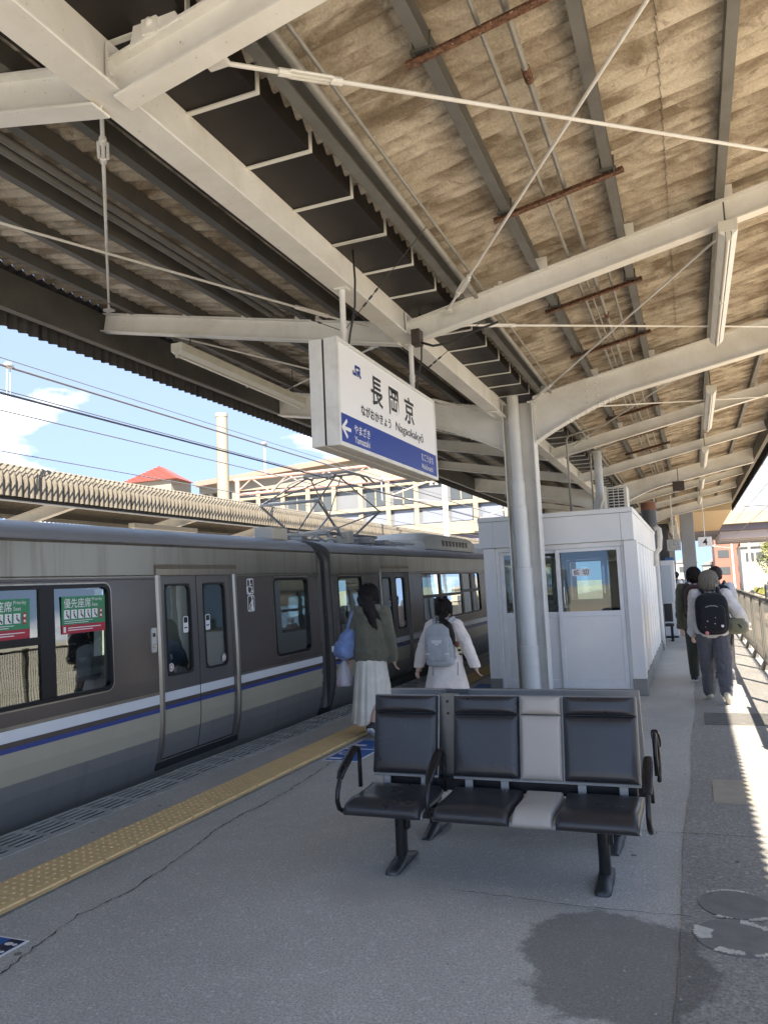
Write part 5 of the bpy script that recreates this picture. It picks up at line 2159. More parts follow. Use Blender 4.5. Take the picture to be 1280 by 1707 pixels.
        for (y, z), w_ in zip([(4.075, 0.535), (4.10, 0.565), (4.17, 0.604), (4.25, 0.645), (4.29, 0.664)], (0.018, 0.024, 0.026, 0.026, 0.020)):
            rings.append([T(x + u, y + v * -0.4, z + v) for u, v in ((-w_, -0.008), (w_, -0.008), (w_, 0.004), (w_ * 0.6, 0.011), (-w_ * 0.6, 0.011), (-w_, 0.004))])
        b.loft(rings)
        build('arm_pad', b, BFRM, ar, smooth=50)
    return t


bench(False, 'nearer black vinyl bench with grey armrest cushion, facing the camera')
bench(True, 'black bench behind the nearer one, facing away, mostly hidden')

# ------------------------------------------------------------------ fence along the right platform edge
FEN = M('fence_grey_paint', (0.12, 0.115, 0.10), 0.6, 0, 0.5, 5, (0.085, 0.08, 0.068))
fence = empty('barrier_fence', (1.0, 12, 0), 'low grey barred fence along the sunlit right platform edge', 'fence')
FX = 1.0
g = MB()
g.box(FX - 0.02, FX + 0.02, 0, 60, 1.14, 1.18)
build('top_rail', g, FEN, fence)
g = MB()
g.box(FX - 0.015, FX + 0.015, 0, 60, 0.13, 0.16)
build('bottom_rail', g, FEN, fence)
pst = pan_ = None
g = MB()
g.box(-0.03, 0.03, -0.03, 0.03, 0, 1.20)
g.prism([(-0.03, 0), (-0.12, 0.0), (-0.12, 0.012), (-0.045, 0.14), (-0.03, 0.17)], 1, -0.008, 0.008)
g2 = MB()
for i in range(39):
    y = 0.05 + i * 0.05
    g2.box(-0.001, 0.001, y - 0.007, y + 0.007, 0.16, 1.14)
for i in range(30):
    y = i * 2.0
    if pst is None:
        pst = build('post', g, FEN, fence); pst.data.transform(Matrix.Translation(origin_of(fence)))
        pst.location = Vector((FX, y, 0)) - origin_of(fence)
        pan_ = build('bar_infill', g2, FEN, fence); pan_.data.transform(Matrix.Translation(origin_of(fence)))
        tag(pan_, kind='stuff')
        pan_.location = Vector((FX, y, 0)) - origin_of(fence)
    else:
        copy_part(pst, fence, (FX, y, 0))
        copy_part(pan_, fence, (FX, y, 0))
for y0, y1 in ((2.2, 4.6), (6.6, 9.0), (11.0, 13.2)):
    for z0, z1 in ((1.19, 1.29), (1.305, 1.40)):
        g = MB(); g.box(FX + 0.02, FX + 0.035, y0, y1, z0, z1)
        build('board', g, WHITE_P, fence)
    for y in (y0 + 0.1, y1 - 0.1):
        g = MB(); g.box(FX + 0.005, FX + 0.019, y - 0.02, y + 0.02, 1.18, 1.40)
        build('board_post', g, FEN, fence)

# blue queue stickers on the floor
def floor_sticker(x0, x1, y0, y1, label, kind):
    t = empty('floor_sticker', ((x0 + x1) / 2, (y0 + y1) / 2, 0), label, 'sticker')
    BL = M('floor_blue', (0.02, 0.11, 0.42), 0.6, 0, 0.4, 12, (0.04, 0.13, 0.36))
    NV = M('floor_navy', (0.012, 0.018, 0.05), 0.6)
    g = MB(); g.box(x0, x1, y0, y1, 0.0005, 0.004); build('border', g, INK_WHITE2, t)
    g = MB(); g.box(x0 + 0.014, x1 - 0.014, y0 + 0.014, y1 - 0.014, 0.004, 0.0052); build('ground_print', g, BL, t)
    if kind == 0:
        g = MB(); text_mb(g, '1', plane_m((x0 + 0.16, y0 + 0.06, 0.0062), (0, 1, 0), (-1, 0, 0)), 0.06, 0.13, 'LEFT', 0.02); build('digit', g, INK_WHITE2, t, recalc=False)
        g = MB(); text_mb(g, '0', plane_m((x0 + 0.16, y0 + 0.25, 0.0062), (0, 1, 0), (-1, 0, 0)), 0.13, 0.13, 'LEFT', 0.0); build('digit', g, INK_WHITE2, t, recalc=False)
        g = MB(); text_mb(g, '1', plane_m((x0 + 0.16, y0 + 0.66, 0.0062), (0, 1, 0), (-1, 0, 0)), 0.06, 0.13, 'LEFT', 0.02); build('digit', g, INK_WHITE2, t, recalc=False)
        g = MB(); g.box(x0 + 0.01, x1 - 0.01, y0 + 0.50, y0 + 0.53, 0.0052, 0.0062); build('divider', g, INK_WHITE2, t)
    else:
        g = MB(); g.box(x1 - 0.10, x1 - 0.014, y0 + 0.014, y1 - 0.014, 0.0052, 0.0058); build('foot_band', g, NV, t)
    for k in range(5):
        yc = y1 - 0.06 - k * 0.075
        xf_ = x1 - 0.055
        if yc < y0 + 0.04:
            break
        g = MB()
        disc(g, xf_ - 0.010, yc, 0.024, 0.016, 0.0068, 0, 14)
        disc(g, xf_ + 0.026, yc, 0.012, 0.012, 0.0068, 0, 12)
        build('footprint', g, INK_WHITE2, t, recalc=False)


floor_sticker(-3.38, -3.02, 6.72, 7.68, 'blue platform number sticker on the floor beside the yellow tiles behind the bench', 0)
floor_sticker(-3.56 + 0.17, -3.06, 2.2, 2.93, 'blue footprint sticker cut off at the left edge of the photo', 1)
floor_sticker(-3.30, -2.95, 11.3, 12.2, 'small blue floor sticker left of the waiting room', 1)

# ------------------------------------------------------------------ things farther along the platform
FRIDGE = M('vending_white', (0.72, 0.74, 0.75), 0.35)
vm = empty('vending_machine', (-0.72, 21.5, 0), 'tall white cabinet standing past the waiting room', 'cabinet')
b = MB(); b.box(-1.05, -0.42, 21.2, 21.95, 0.05, 1.98); build('cabinet', b, FRIDGE, vm, bevel=0.01)
b = MB(); b.box(-1.0, -0.50, 21.185, 21.199, 0.9, 1.85); build('front_panel', b, M('vend_front', (0.5, 0.55, 0.58), 0.3), vm)
b = MB(); b.box(-1.03, -0.44, 21.2, 21.9, 0.0, 0.05); build('foot', b, BLACK_P, vm)
fb = empty('far_bench', (-0.75, 20.3, 0), 'small black bench against the far end of the waiting room', 'bench')
b = MB(); b.box(-1.3, -0.50, 20.1, 20.5, 0.36, 0.42); build('seat', b, VIN_B, fb, bevel=0.01)
b = MB(); b.box(-1.3, -0.52, 20.52, 20.57, 0.45, 0.9); build('backrest', b, VIN_B, fb, bevel=0.01)
for x in (-1.2, -0.56):
    b = MB(); b.box(x - 0.03, x + 0.03, 20.25, 20.35, 0.0, 0.36); b.box(x - 0.03, x + 0.03, 20.1, 20.52, 0.0, 0.04); build('leg', b, BFRM, fb)
# lower timber-coloured ceiling, louvres and big pillar under the station bridge
SOF = M('tan_ceiling', (0.52, 0.40, 0.24), 0.6, 0, 0.3, 1.5, (0.45, 0.34, 0.20))
LOUV = M('cream_louvre', (0.50, 0.44, 0.33), 0.6, 0, 0.4, 2)
st_c = empty('bridge_ceiling', (0, 48, 4.1), 'tan ceiling with cream louvres under the station bridge at the platform end', 'ceiling')
b = MB()
b.add([(-5.5, 35.3, 4.22), (1.75, 35.3, 4.22), (1.75, 62, 4.22), (-5.5, 62, 4.22)] + [(-5.5, 35.3, 5.2), (1.75, 35.3, 5.2), (1.75, 62, 5.2), (-5.5, 62, 5.2)], [(0, 3, 2, 1), (4, 5, 6, 7), (0, 1, 5, 4), (1, 2, 6, 5), (2, 3, 7, 6), (3, 0, 4, 7)])
build('ceiling_panel', b, SOF, st_c)
for i in range(9):
    y = 35.6 + i * 1.3
    b = MB(); b.box(-5.4, -0.75, y, y + 0.5, 3.95, 4.215); build('louvre', b, LOUV, st_c, bevel=0.01)
b = MB(); b.box(-0.70, -0.5, 35.4, 50, 3.7, 4.21); build('cable_tray', b, STEEL, st_c)
for y in (36, 38.5, 41, 44):
    b = MB(); b.box(-0.78, -0.45, y, y + 0.4, 3.45, 3.95); build('tray_box', b, FIXT, st_c, bevel=0.02)
pil = empty('pillar', (-0.02, 33.5, 0), 'grey square pillar under the number four sign', 'pillar')
b = MB(); b.box(-0.32, 0.22, 34.2, 34.75, 0, 4.2); build('shaft', b, M('pillar_grey', (0.30, 0.31, 0.31), 0.5, 0, 0.3, 2), pil, bevel=0.02)
b = MB(); b.box(-0.36, 0.26, 34.16, 34.79, 0, 0.15); build('base', b, CONC, pil)
s4 = empty('platform_number_sign', (0.52, 30, 2.6), 'white hanging sign with a black number 4', 'sign')
b = MB(); b.box(0.29, 0.75, 30.0, 30.12, 2.56, 2.91); build('case', b, INK_WHITE, s4, bevel=0.008)
b = MB(); text_mb(b, '4', plane_m((0.52, 29.995, 2.62), (1, 0, 0), (0, 0, 1)), None, 0.23, 'CENTER', 0.02); build('digit', b, INK_BLACK, s4, recalc=False)
b = MB(); b.cyl((0.52, 30.06, 2.91), (0.52, 30.06, 4.3), 0.02, 8); build('hanger', b, STEEL, s4)
cs = empty('hanging_clock_sign', (-0.5, 28, 2.6), 'square pale clock board hanging over the crowd', 'clock')
b = MB(); b.box(-0.72, -0.28, 28.0, 28.12, 2.42, 2.80); build('board', b, M('pale_board', (0.55, 0.56, 0.54), 0.4, 0, 0.6, 30, (0.25, 0.26, 0.27)), cs, bevel=0.006)
b = MB()
for k in range(12):
    a = k * pi / 6
    b.box(-0.5 + 0.15 * sin(a) - 0.010, -0.5 + 0.15 * sin(a) + 0.010, 27.994, 27.999, 2.61 + 0.15 * cos(a) - 0.014, 2.61 + 0.15 * cos(a) + 0.014)
tag(build('hour_mark', b, INK_BLACK, cs), kind='stuff')
b = MB(); b.box(-0.506, -0.494, 27.990, 27.996, 2.60, 2.72); build('hand', b, INK_BLACK, cs)
b = MB(); b.box(-0.5, -0.42, 27.986, 27.989, 2.603, 2.615); build('hand', b, INK_BLACK, cs)
b = MB(); b.cyl((-0.5, 28.06, 2.8), (-0.5, 28.06, 4.3), 0.018, 8); build('hanger', b, STEEL, cs)
led = empty('departure_board', (-1.6, 27, 2.5), 'black departure board with green and orange lights past the waiting room', 'display')
b = MB(); b.box(-2.4, -0.80, 27.0, 27.25, 2.50, 2.95); build('case', b, BLACK_P, led, bevel=0.01)
EMG, ntg, bg_ = new_mat('green_leds')
bg_.inputs['Base Color'].default_value = (0.02, 0.1, 0.02, 1)
bg_.inputs['Emission Color'].default_value = (0.35, 0.8, 0.1, 1)
bg_.inputs['Emission Strength'].default_value = 0.35
for i in range(2):
    b = MB(); text_mb(b, ['12:41', '12:48'][i], plane_m((-1.28, 26.995, 2.76 - i * 0.16), (1, 0, 0), (0, 0, 1)), None, 0.10, 'LEFT', 0.01)
    build('digits', b, EMG, led, recalc=False)
for x in (-2.2, -1.0):
    b = MB(); b.cyl((x, 27.1, 2.95), (x, 27.1, 4.3), 0.02, 8); build('hanger', b, STEEL, led)
# end block: shops and stair walls closing the platform under the bridge
blk = empty('stair_block', (-2.4, 39, 0), 'dark stair enclosure closing the platform beneath the bridge', 'stair')
b = MB(); b.box(-4.0, -0.9, 38.0, 52, 0, 4.0); build('enclosure', b, M('dark_stair_wall', (0.06, 0.06, 0.065), 0.6), blk)
b = MB(); b.box(-1.1, -0.72, 37.4, 37.9, 1.7, 2.4); build('blue_board', b, M('blue_board', (0.05, 0.14, 0.36), 0.5), blk)

# ------------------------------------------------------------------ opposite platform and its roof
opp = empty('opposite_canopy', (-12.5, 15, 0), 'corrugated curved roof edge of the opposite platform canopy', 'canopy')
OX = -10.45


def zo(x):
    return 4.02 - 0.16 * abs(x - OX)


path = [(OX, 3.40), (OX - 0.0, 3.72), (OX - 0.03, 3.82), (OX - 0.09, 3.90), (OX - 0.18, 3.96), (OX - 0.32, 3.98), (-11.4, 3.87), (-12.6, 3.70), (-14.0, 3.50)]
mb = sheet_mesh(path, 7.5)
s0 = None
for i in range(int(60 / W)):
    y = -12 + i * W
    if s0 is None:
        s0 = build('roof_sheet', mb, SLATE_OUT, opp, smooth=True, recalc=False)
        s0.data.transform(Matrix.Translation(origin_of(opp)))
        s0.location = Vector((0, y, 0)) - origin_of(opp)
    else:
        copy_part(s0, opp, (0, y, 0.004 * (i % 2)))
g = MB(); g.box(OX - 0.22, OX - 0.14, -12, 47, 3.36, 3.50); build('edge_channel', g, DARKST, opp)
g = MB(); g.box(OX - 0.14, OX - 0.10, -12, 47, 3.33, 3.355); build('edge_bead', g, STEEL, opp)
for i in range(14):
    y = -8 + i * 3.9
    g = MB()
    g.ibeam((OX - 0.25, y, 3.42), (-14.0, y, 2.75), 0.24, 0.13)
    build('cross_beam', g, STEEL, opp)
g = MB(); g.ibeam((-14.0, -12, 2.8), (-14.0, 47, 2.8), 0.32, 0.18); build('main_beam', g, STEEL, opp)
for x in (-11.3, -12.2, -13.1):
    g = MB(); g.box(x - 0.03, x + 0.03, -12, 47, zo(x) - 0.34 + 0.2, zo(x) - 0.22 + 0.2); build('purlin', g, DARKST, opp)
for y in (3.7, 15.4, 27.1, 38.8):
    g = MB(); g.box(-14.15, -13.85, y - 0.15, y + 0.15, 0, 3.0); build('column', g, STEEL, opp)
g = MB()
g.prism([(-17, -1.3), (-11.6, -1.3), (-11.6, 0), (-17, 0)], 1, -40, 120)
tag(build('opposite_platform', g, ASPH2), kind='structure')
for i, (y0, y1) in enumerate(((7.5, 9.8), (13.5, 15.8), (19, 21.3))):
    t = empty('opposite_lamp', (-11.2, (y0 + y1) / 2, 3.1), ['fluorescent fitting under the opposite canopy at the left edge', 'middle fluorescent fitting under the opposite canopy', 'farthest fluorescent fitting under the opposite canopy'][i], 'lamp', 'lamps of the opposite platform')
    g = MB(); g.box(-11.28, -11.12, y0, y1, 3.14, 3.24); build('housing', g, FIXT, t)
    g = MB(); g.cyl((-11.2, y0 + 0.05, 3.12), (-11.2, y1 - 0.05, 3.12), 0.016, 8); build('tube', g, TUBE, t)

# ------------------------------------------------------------------ overhead wires
WIRE = M('wire_grey', (0.20, 0.215, 0.24), 0.5, 0.3)
def wire(x, z, r, sag, label, y0=-40, y1=120, span=40):
    g = MB()
    pts = []
    y = y0
    while y <= y1:
        k = ((y - 5) % span) / span
        pts.append((x, y, z - sag * 4 * k * (1 - k)))
        y += 2
    g.tube(pts, r, 6)
    o = build('overhead_wire', g, WIRE, smooth=True)
    tag(o, label, 'wire', 'overhead wires above the tracks')
    return o


wire(-10.0, 5.44, 0.022, 0.05, 'thick upper wire crossing the blue sky')
wire(-10.0, 5.03, 0.011, 0.03, 'middle thin wire crossing the blue sky')
wire(-10.0, 4.68, 0.012, 0.0, 'lowest of the wires crossing the blue sky')
wire(-13.0, 6.75, 0.012, 0.05, 'topmost fine wire high in the blue sky')
wire(-6.16, 3.67, 0.012, 0.0, 'contact wire running over the train roof')
wire(-10.4, 4.12, 0.010, 0.0, 'fine wire running just above the opposite roof edge')
wire(2.75, 3.95, 0.012, 0.0, 'contact wire over the right hand track')
wire(2.75, 4.8, 0.014, 0.1, 'carrier wire over the right hand track')
for i, y in enumerate((9.14, 17.2, 25.3)):
    t = empty('wire_hanger', (-10.0, y, 4.66), ['wire hanger at the left edge of the sky', 'wire hanger in the sky just left of the name sign', 'farthest wire hanger in the sky'][i], 'hanger', 'wire hangers')
    for s_ in (-1, 1):
        g = MB(); g.cyl((-10.0, y + s_ * 0.04, 4.66), (-10.0, y + s_ * 0.03, 5.42), 0.012, 6); build('strip', g, ALU, t)
    g = MB(); g.ell((-10.0, y, 5.45), (0.07, 0.09, 0.06), None, 10, 6); build('clamp', g, ALU, t, smooth=True)

# ------------------------------------------------------------------ station bridge building over the tracks
BY = 52.0
CREAM = M('bridge_cream_paint', (0.32, 0.275, 0.20), 0.6, 0, 0.3, 0.8, (0.26, 0.215, 0.15))
PINK = M('bridge_pinkish_paint', (0.28, 0.205, 0.165), 0.6, 0, 0.3, 0.8)
GREYW = M('bridge_grey_panel', (0.17, 0.18, 0.20), 0.5, 0, 0.3, 0.6)
GWIN = M('bridge_window', (0.07, 0.08, 0.085), 0.2, 0.0)
LCOR = M('bridge_corrugated_pale', (0.28, 0.25, 0.20), 0.6, 0, 0.3, 0.7)
brd = empty('station_bridge', (-8, BY, 4.5), 'cream framed station building bridging the tracks beyond the train', 'building')
def bb(name, x0, x1, y0, y1, z0, z1, m_, bev=0):
    b = MB(); b.box(x0, x1, y0, y1, z0, z1); return build(name, b, m_, brd, bevel=bev)


bb('wall', -36, 30, BY, BY + 14, 5.3, 9.8, GREYW)
bb('girder', -36, 1.7, BY - 0.35, BY - 0.01, 5.1, 5.95, CREAM, 0.02)
bb('girder', 1.75, 30, BY - 0.35, BY - 0.01, 4.55, 5.3, CREAM, 0.02)
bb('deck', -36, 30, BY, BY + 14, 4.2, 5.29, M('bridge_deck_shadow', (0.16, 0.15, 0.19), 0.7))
for k in range(4):
    bb('floor_beam', 1.8, 30, BY + 1 + k * 3.2, BY + 1.5 + k * 3.2, 3.72, 4.19, M('bridge_lilac_beam', (0.55, 0.53, 0.60), 0.6), 0.02)
bb('rail_beam', -36, -4.2, BY - 0.30, BY - 0.05, 7.15, 7.45, CREAM, 0.02)
bb('rail_beam', -36, -4.2, BY - 0.30, BY - 0.05, 8.85, 9.05, CREAM, 0.02)
for i in range(16):
    x = -35 + i * 2.15
    bb('frame_post', x - 0.17, x + 0.17, BY - 0.42, BY - 0.36, 5.2, 9.75, CREAM)
    bb('frame_post_flange', x - 0.06, x + 0.06, BY - 0.359, BY - 0.05, 5.96, 9.75, CREAM)
    if i % 3 != 2:
        bb('window', x + 0.30, x + 1.85, BY - 0.04, BY - 0.012, 7.55, 8.75, GWIN)
        bb('window_mullion', x + 1.02, x + 1.10, BY - 0.07, BY - 0.041, 7.55, 8.75, CREAM)
    bb('panel', x + 0.30, x + 1.85, BY - 0.04, BY - 0.012, 6.05, 7.05, M('bridge_blue_panel', (0.19, 0.21, 0.26), 0.4))
# sloping pale roof edge with pink trim
b = MB(); b.prism([(-36, 10.6), (-17.5, 11.6), (1.0, 9.4), (1.0, 9.1), (-17.5, 11.2), (-36, 10.2)], 1, BY - 1.2, BY + 14)
build('roof_edge', b, PINK, brd)
b = MB(); b.prism([(-36, 10.2), (-17.5, 11.2), (1.0, 9.1), (1.0, 8.9), (-36, 9.7)], 1, BY - 0.5, BY + 14)
build('gable_panel', b, LCOR, brd)
# glass upper hall on the right
bb('hall_wall', 2.4, 30, BY - 0.05, BY - 0.01, 5.3, 13, M('hall_pale_wall', (0.26, 0.27, 0.28), 0.35))
for i in range(8):
    x = 2.5 + i * 3.2
    for z in (5.6, 8.1, 10.6):
        bb('hall_window', x + 0.15, x + 3.05, BY - 0.09, BY - 0.051, z, z + 2.2, M('hall_window_glass', (0.35, 0.42, 0.47), 0.08, 0.3))
    bb('hall_post', x - 0.08, x + 0.08, BY - 0.16, BY - 0.10, 5.3, 13, M('hall_post_tan', (0.42, 0.33, 0.22), 0.6))
# masts and catenary beams beyond the train
for i, (x, y, h) in enumerate(((-8.2, 27, 7.2), (-8.2, 40, 7.2), (4.8, 45, 7.5), (4.8, 75, 7.5), (4.8, 105, 7.5), (9.0, 60, 8), (9.0, 90, 8), (9.0, 120, 8))):
    lab = ['catenary mast between the tracks behind the pantograph', 'second catenary mast nearer the bridge', 'pale catenary mast right of the pillar', 'second pale mast along the right tracks', 'third pale mast along the right tracks', 'pale mast beside the far right fence', 'next pale mast beside the far right fence', 'farthest pale mast beside the right fence'][i]
    t = empty('catenary_mast', (x, y, -1.2), lab, 'mast', 'catenary masts')
    b = MB(); b.cyl((x, y, -1.2), (x, y, h), 0.13, 10, 0.10); build('pole', b, M('mast_concrete', (0.58, 0.56, 0.50), 0.7), t, smooth=40)
    s_ = -1 if x < 0 else -1
    b = MB(); b.cyl((x, y, 5.6), (x + s_ * 2.3, y, 5.0), 0.035, 8); b.cyl((x, y, 4.6), (x + s_ * 2.3, y, 5.0), 0.03, 8)
    build('bracket', b, M('mast_arm', (0.46, 0.40, 0.34), 0.6), t)
    for k in (0.3, 0.5):
        b = MB(); b.tube([(x + s_ * k, y, 5.3 + j * 0.05) for j in range(7)], 1, 10, [0.08, 0.04] * 3 + [0.05]); build('insulator', b, M('insulator_white', (0.6, 0.58, 0.52), 0.35), t, smooth=40)
trs = empty('catenary_truss', (-9, 33, 6), 'rust pink lattice truss spanning the tracks in front of the bridge', 'truss')
TR = M('truss_pink', (0.46, 0.27, 0.22), 0.6, 0, 0.4, 2, (0.5, 0.4, 0.33))
for dz in (0, 0.75):
    b = MB(); b.cyl((-21, 33, 6.55 + dz), (-4.5, 33, 6.55 + dz), 0.07, 8); build('chord', b, TR, trs, smooth=40)
for i in range(16):
    x = -21 + i * 1.03
    b = MB(); b.cyl((x, 33, 6.55 + 0.75 * (i % 2)), (x + 1.03, 33, 6.55 + 0.75 * ((i + 1) % 2)), 0.035, 6); build('lattice_bar', b, TR, trs)
for x in (-20.8, -4.6):
    b = MB(); b.cyl((x, 33, -1.2), (x, 33, 7.4), 0.12, 10); build('leg', b, TR, trs, smooth=40)

# chimney and red roof
chm = empty('chimney', (-29.5, 45, 0), 'tall pale round chimney standing in the blue sky', 'chimney')
b = MB(); b.cyl((-29.5, 45, -1), (-29.5, 45, 13.9), 0.44, 24, 0.40); build('shaft', b, M('chimney_cream', (0.27, 0.245, 0.20), 0.75, 0, 0.5, 1.2, (0.21, 0.19, 0.15)), chm, smooth=40)
b = MB(); b.cyl((-29.5, 45, 13.9), (-29.5, 45, 14.15), 0.43, 24); build('rim', b, CONC, chm, smooth=40)
hs = empty('red_roof_house', (-34.7, 45, 0), 'house with red hipped roof peeping over the opposite canopy', 'house')
b = MB(); b.add([(-37.2, 43.6, 9.75), (-32.3, 43.6, 9.75), (-32.9, 46.4, 9.75), (-36.6, 46.4, 9.75), (-34.75, 44.9, 10.95), (-34.75, 45.4, 10.95)], [(0, 1, 4), (1, 2, 5, 4), (2, 3, 5), (3, 0, 4, 5), (0, 3, 2, 1)])
RT = M('red_roof_sheet', (0.31, 0.09, 0.075), 0.6, 0, 0.3, 2)
build('roof', b, RT, hs)
for i in range(11):
    k = (i + 0.5) / 11
    b = MB(); y = 43.6 + 1.3 * k
    b.box(-37.2 + 2.45 * k, -32.3 - 2.45 * k, y - 0.05, y + 0.02, 9.75 + 1.2 * k, 9.75 + 1.2 * k + 0.04)
    build('roof_batten', b, RT, hs)
b = MB(); b.box(-36.5, -33.0, 43.9, 46.2, -1, 9.74); build('wall', b, LCOR, hs)

# ------------------------------------------------------------------ right hand distance: fences, houses, trees
ff = empty('track_fence', (11.5, 60, -1.3), 'pale green grey lineside fence beyond the right tracks', 'fence')
FG = M('lineside_fence', (0.42, 0.46, 0.42), 0.7, 0, 0.4, 1)
for i in range(40):
    y = 30 + i * 4
    b = MB(); b.box(9.75, 9.80, y, y + 3.94, -1.25, 0.75); build('fence_panel', b, FG, ff)
for (x0, x1, y0, y1, h, m_, lab) in (
        (3.6, 22, 135, 150, 10.5, M('apartment_red_brick', (0.27, 0.12, 0.09), 0.8, 0, 0.3, 0.5), 'red and cream apartment block beyond the right tracks'),
        (11.0, 17, 88, 98, 2.4, M('house_cream', (0.34, 0.32, 0.26), 0.8), 'low cream lineside hut beyond the fence'),
        (2.0, 6.0, 160, 172, 3.2, M('house_white', (0.36, 0.36, 0.35), 0.8), 'small white house at the end of the tracks'),
        (-3.0, 1.0, 170, 180, 4.0, M('house_grey', (0.5, 0.5, 0.5), 0.8), 'grey distant house behind the platform end'),
        (6.5, 10.0, 118, 126, 5.0, M('house_pale', (0.30, 0.30, 0.28), 0.8), 'pale terraced house in front of the red apartment block')):
    t = empty('apartment_block' if h > 9 else 'house', ((x0 + x1) / 2, (y0 + y1) / 2, -1.3), lab, 'building')
    b = MB(); b.box(x0, x1, y0, y1, -1.3, h); build('wall', b, m_, t)
    if h > 9:
        for fl in range(4):
            z = 0.2 + fl * 2.7
            b = MB(); b.box(x0 + 3.8, x1 + 0.2, y0 - 1.2, y0 - 0.01, z, z + 1.0); build('balcony', b, CREAM, t)
            for i in range(6):
                xx = x0 + 0.5 + i * 3.0
                b = MB(); b.box(xx, xx + 1.6, y0 - 0.06, y0 - 0.005, z + 1.1, z + 2.3); build('window', b, GWIN, t)
        b = MB(); b.box(x0 - 0.2, x1 + 0.2, y0 - 0.3, y1, h, h + 0.4); build('roof', b, CREAM, t)
    else:
        b = MB(); b.prism([(x0 - 0.3, h), (x1 + 0.3, h), ((x0 + x1) / 2, h + 1.2)], 1, y0 - 0.3, y1 + 0.3); build('roof', b, M('grey_tile_roof', (0.20, 0.20, 0.21), 0.7), t)
        for i in range(2):
            xx = x0 + 0.6 + i * (x1 - x0 - 2.2)
            b = MB(); b.box(xx, xx + 1.0, y0 - 0.05, y0 - 0.005, h - 2.0, h - 0.8); build('window', b, GWIN, t)

LEAF1 = M('leaf_yellow_green', (0.16, 0.17, 0.04), 0.8)
LEAF2 = M('leaf_green', (0.07, 0.11, 0.03), 0.8)
BARK = M('bark', (0.10, 0.075, 0.05), 0.9)


def tree(x, y, h, w_, lab, lm):
    t = empty('tree', (x, y, -1.3), lab, 'tree', 'trees beyond the right tracks')
    b = MB()
    b.tube([(x, y, -1.3), (x + 0.1, y, h * 0.3), (x, y + 0.1, h * 0.7)], 1, 8, [0.18, 0.13, 0.05])
    for k in range(5):
        a = k * 1.3
        b.tube([(x, y, h * (0.25 + 0.08 * k)), (x + cos(a) * w_ * 0.6, y + sin(a) * w_ * 0.6, h * (0.5 + 0.08 * k))], 1, 6, [0.07, 0.02])
    build('trunk', b, BARK, t, smooth=True)
    b = MB()
    for k in range(1500):
        a, r_, zz_ = random.uniform(0, 2 * pi), random.random() ** 0.5, random.uniform(-1, 1)
        rr = w_ * sqrt(max(0, 1 - zz_ * zz_)) * r_ * (0.75 + 0.35 * sin(a * 3 + zz_ * 4))
        c = Vector((x + cos(a) * rr, y + sin(a) * rr, h * 0.62 + zz_ * h * 0.42))
        u = Vector((random.uniform(-1, 1), random.uniform(-1, 1), random.uniform(-1, 1))).normalized()
        v = u.orthogonal().normalized()
        s_ = random.uniform(0.08, 0.2)
        b.add([c - u * s_, c + v * s_ * 0.6, c + u * s_, c - v * s_ * 0.6], [(0, 1, 2, 3)])
    build('crown', b, lm, t, recalc=False)


tree(9.4, 108, 5.4, 1.9, 'yellow green tree before the red apartment block', LEAF1)
tree(11.8, 112, 5.0, 1.9, 'broader yellowish tree right of the pale house', LEAF1)
tree(4.2, 150, 3.6, 1.6, 'dark green tree at the far end of the tracks', LEAF2)
tree(13.0, 96, 4.4, 1.7, 'green tree beside the low cream hut', LEAF2)
g = MB()
for k in range(900):
    x, y = random.uniform(7.6, 9.6), random.uniform(70, 180)
    z = -1.15
    s_ = random.uniform(0.2, 0.5)
    a = random.uniform(0, pi)
    g.add([(x - cos(a) * s_, y - sin(a) * s_, z), (x + cos(a) * s_, y + sin(a) * s_, z), (x, y, z + s_ * 1.5)], [(0, 1, 2)])
tag(build('trackside_weeds', g, LEAF1, recalc=False), 'low yellow green weeds beside the right tracks', 'weeds', kind='stuff')

# ------------------------------------------------------------------ people
SKIN = M('skin', (0.58, 0.37, 0.28), 0.5)


def blob(name, mb, mat, parent, voxel, smooth_it=6, xf=None):
    """fuse overlapping shells into one continuous skin"""
    me = bpy.data.meshes.new(name)
    off = origin_of(parent)
    vs = [Vector(p) for p in mb.v]
    if xf is not None:
        vs = [xf @ p for p in vs]
    me.from_pydata([tuple(p - off) for p in vs], [], mb.f)
    me.update()
    o = bpy.data.objects.new('tmp', me)
    COL.objects.link(o)
    r = o.modifiers.new('r', 'REMESH')
    r.mode = 'VOXEL'
    r.voxel_size = voxel
    r.use_smooth_shade = True
    if smooth_it:
        sm = o.modifiers.new('s', 'SMOOTH')
        sm.factor = 0.5
        sm.iterations = smooth_it
    dg = bpy.context.evaluated_depsgraph_get()
    m2 = bpy.data.meshes.new_from_object(o.evaluated_get(dg))
    m2.name = name
    bpy.data.objects.remove(o)
    bpy.data.meshes.remove(me)
    return finish(name, m2, mat, parent, smooth=True)


def wrinkle(o, amp, sc=9.0, seed=0.0):
    """cloth folds: push the surface in and out, stronger around the bends"""
    from mathutils import noise as mn
    me = o.data
    me.update()
    nr = [v.normal.copy() for v in me.vertices]
    for v, n_ in zip(me.vertices, nr):
        p = v.co
        q = Vector((p.x * sc + seed, p.y * sc, p.z * sc * 1.6))
        f = mn.noise(q) + 0.5 * mn.noise(q * 2.3) + 0.9 * (0.5 - abs(mn.noise(Vector((p.x * 5 + seed, p.y * 5, p.z * 11 + p.x * 6)))))
        v.co = p + n_ * (f * amp)
    me.update()


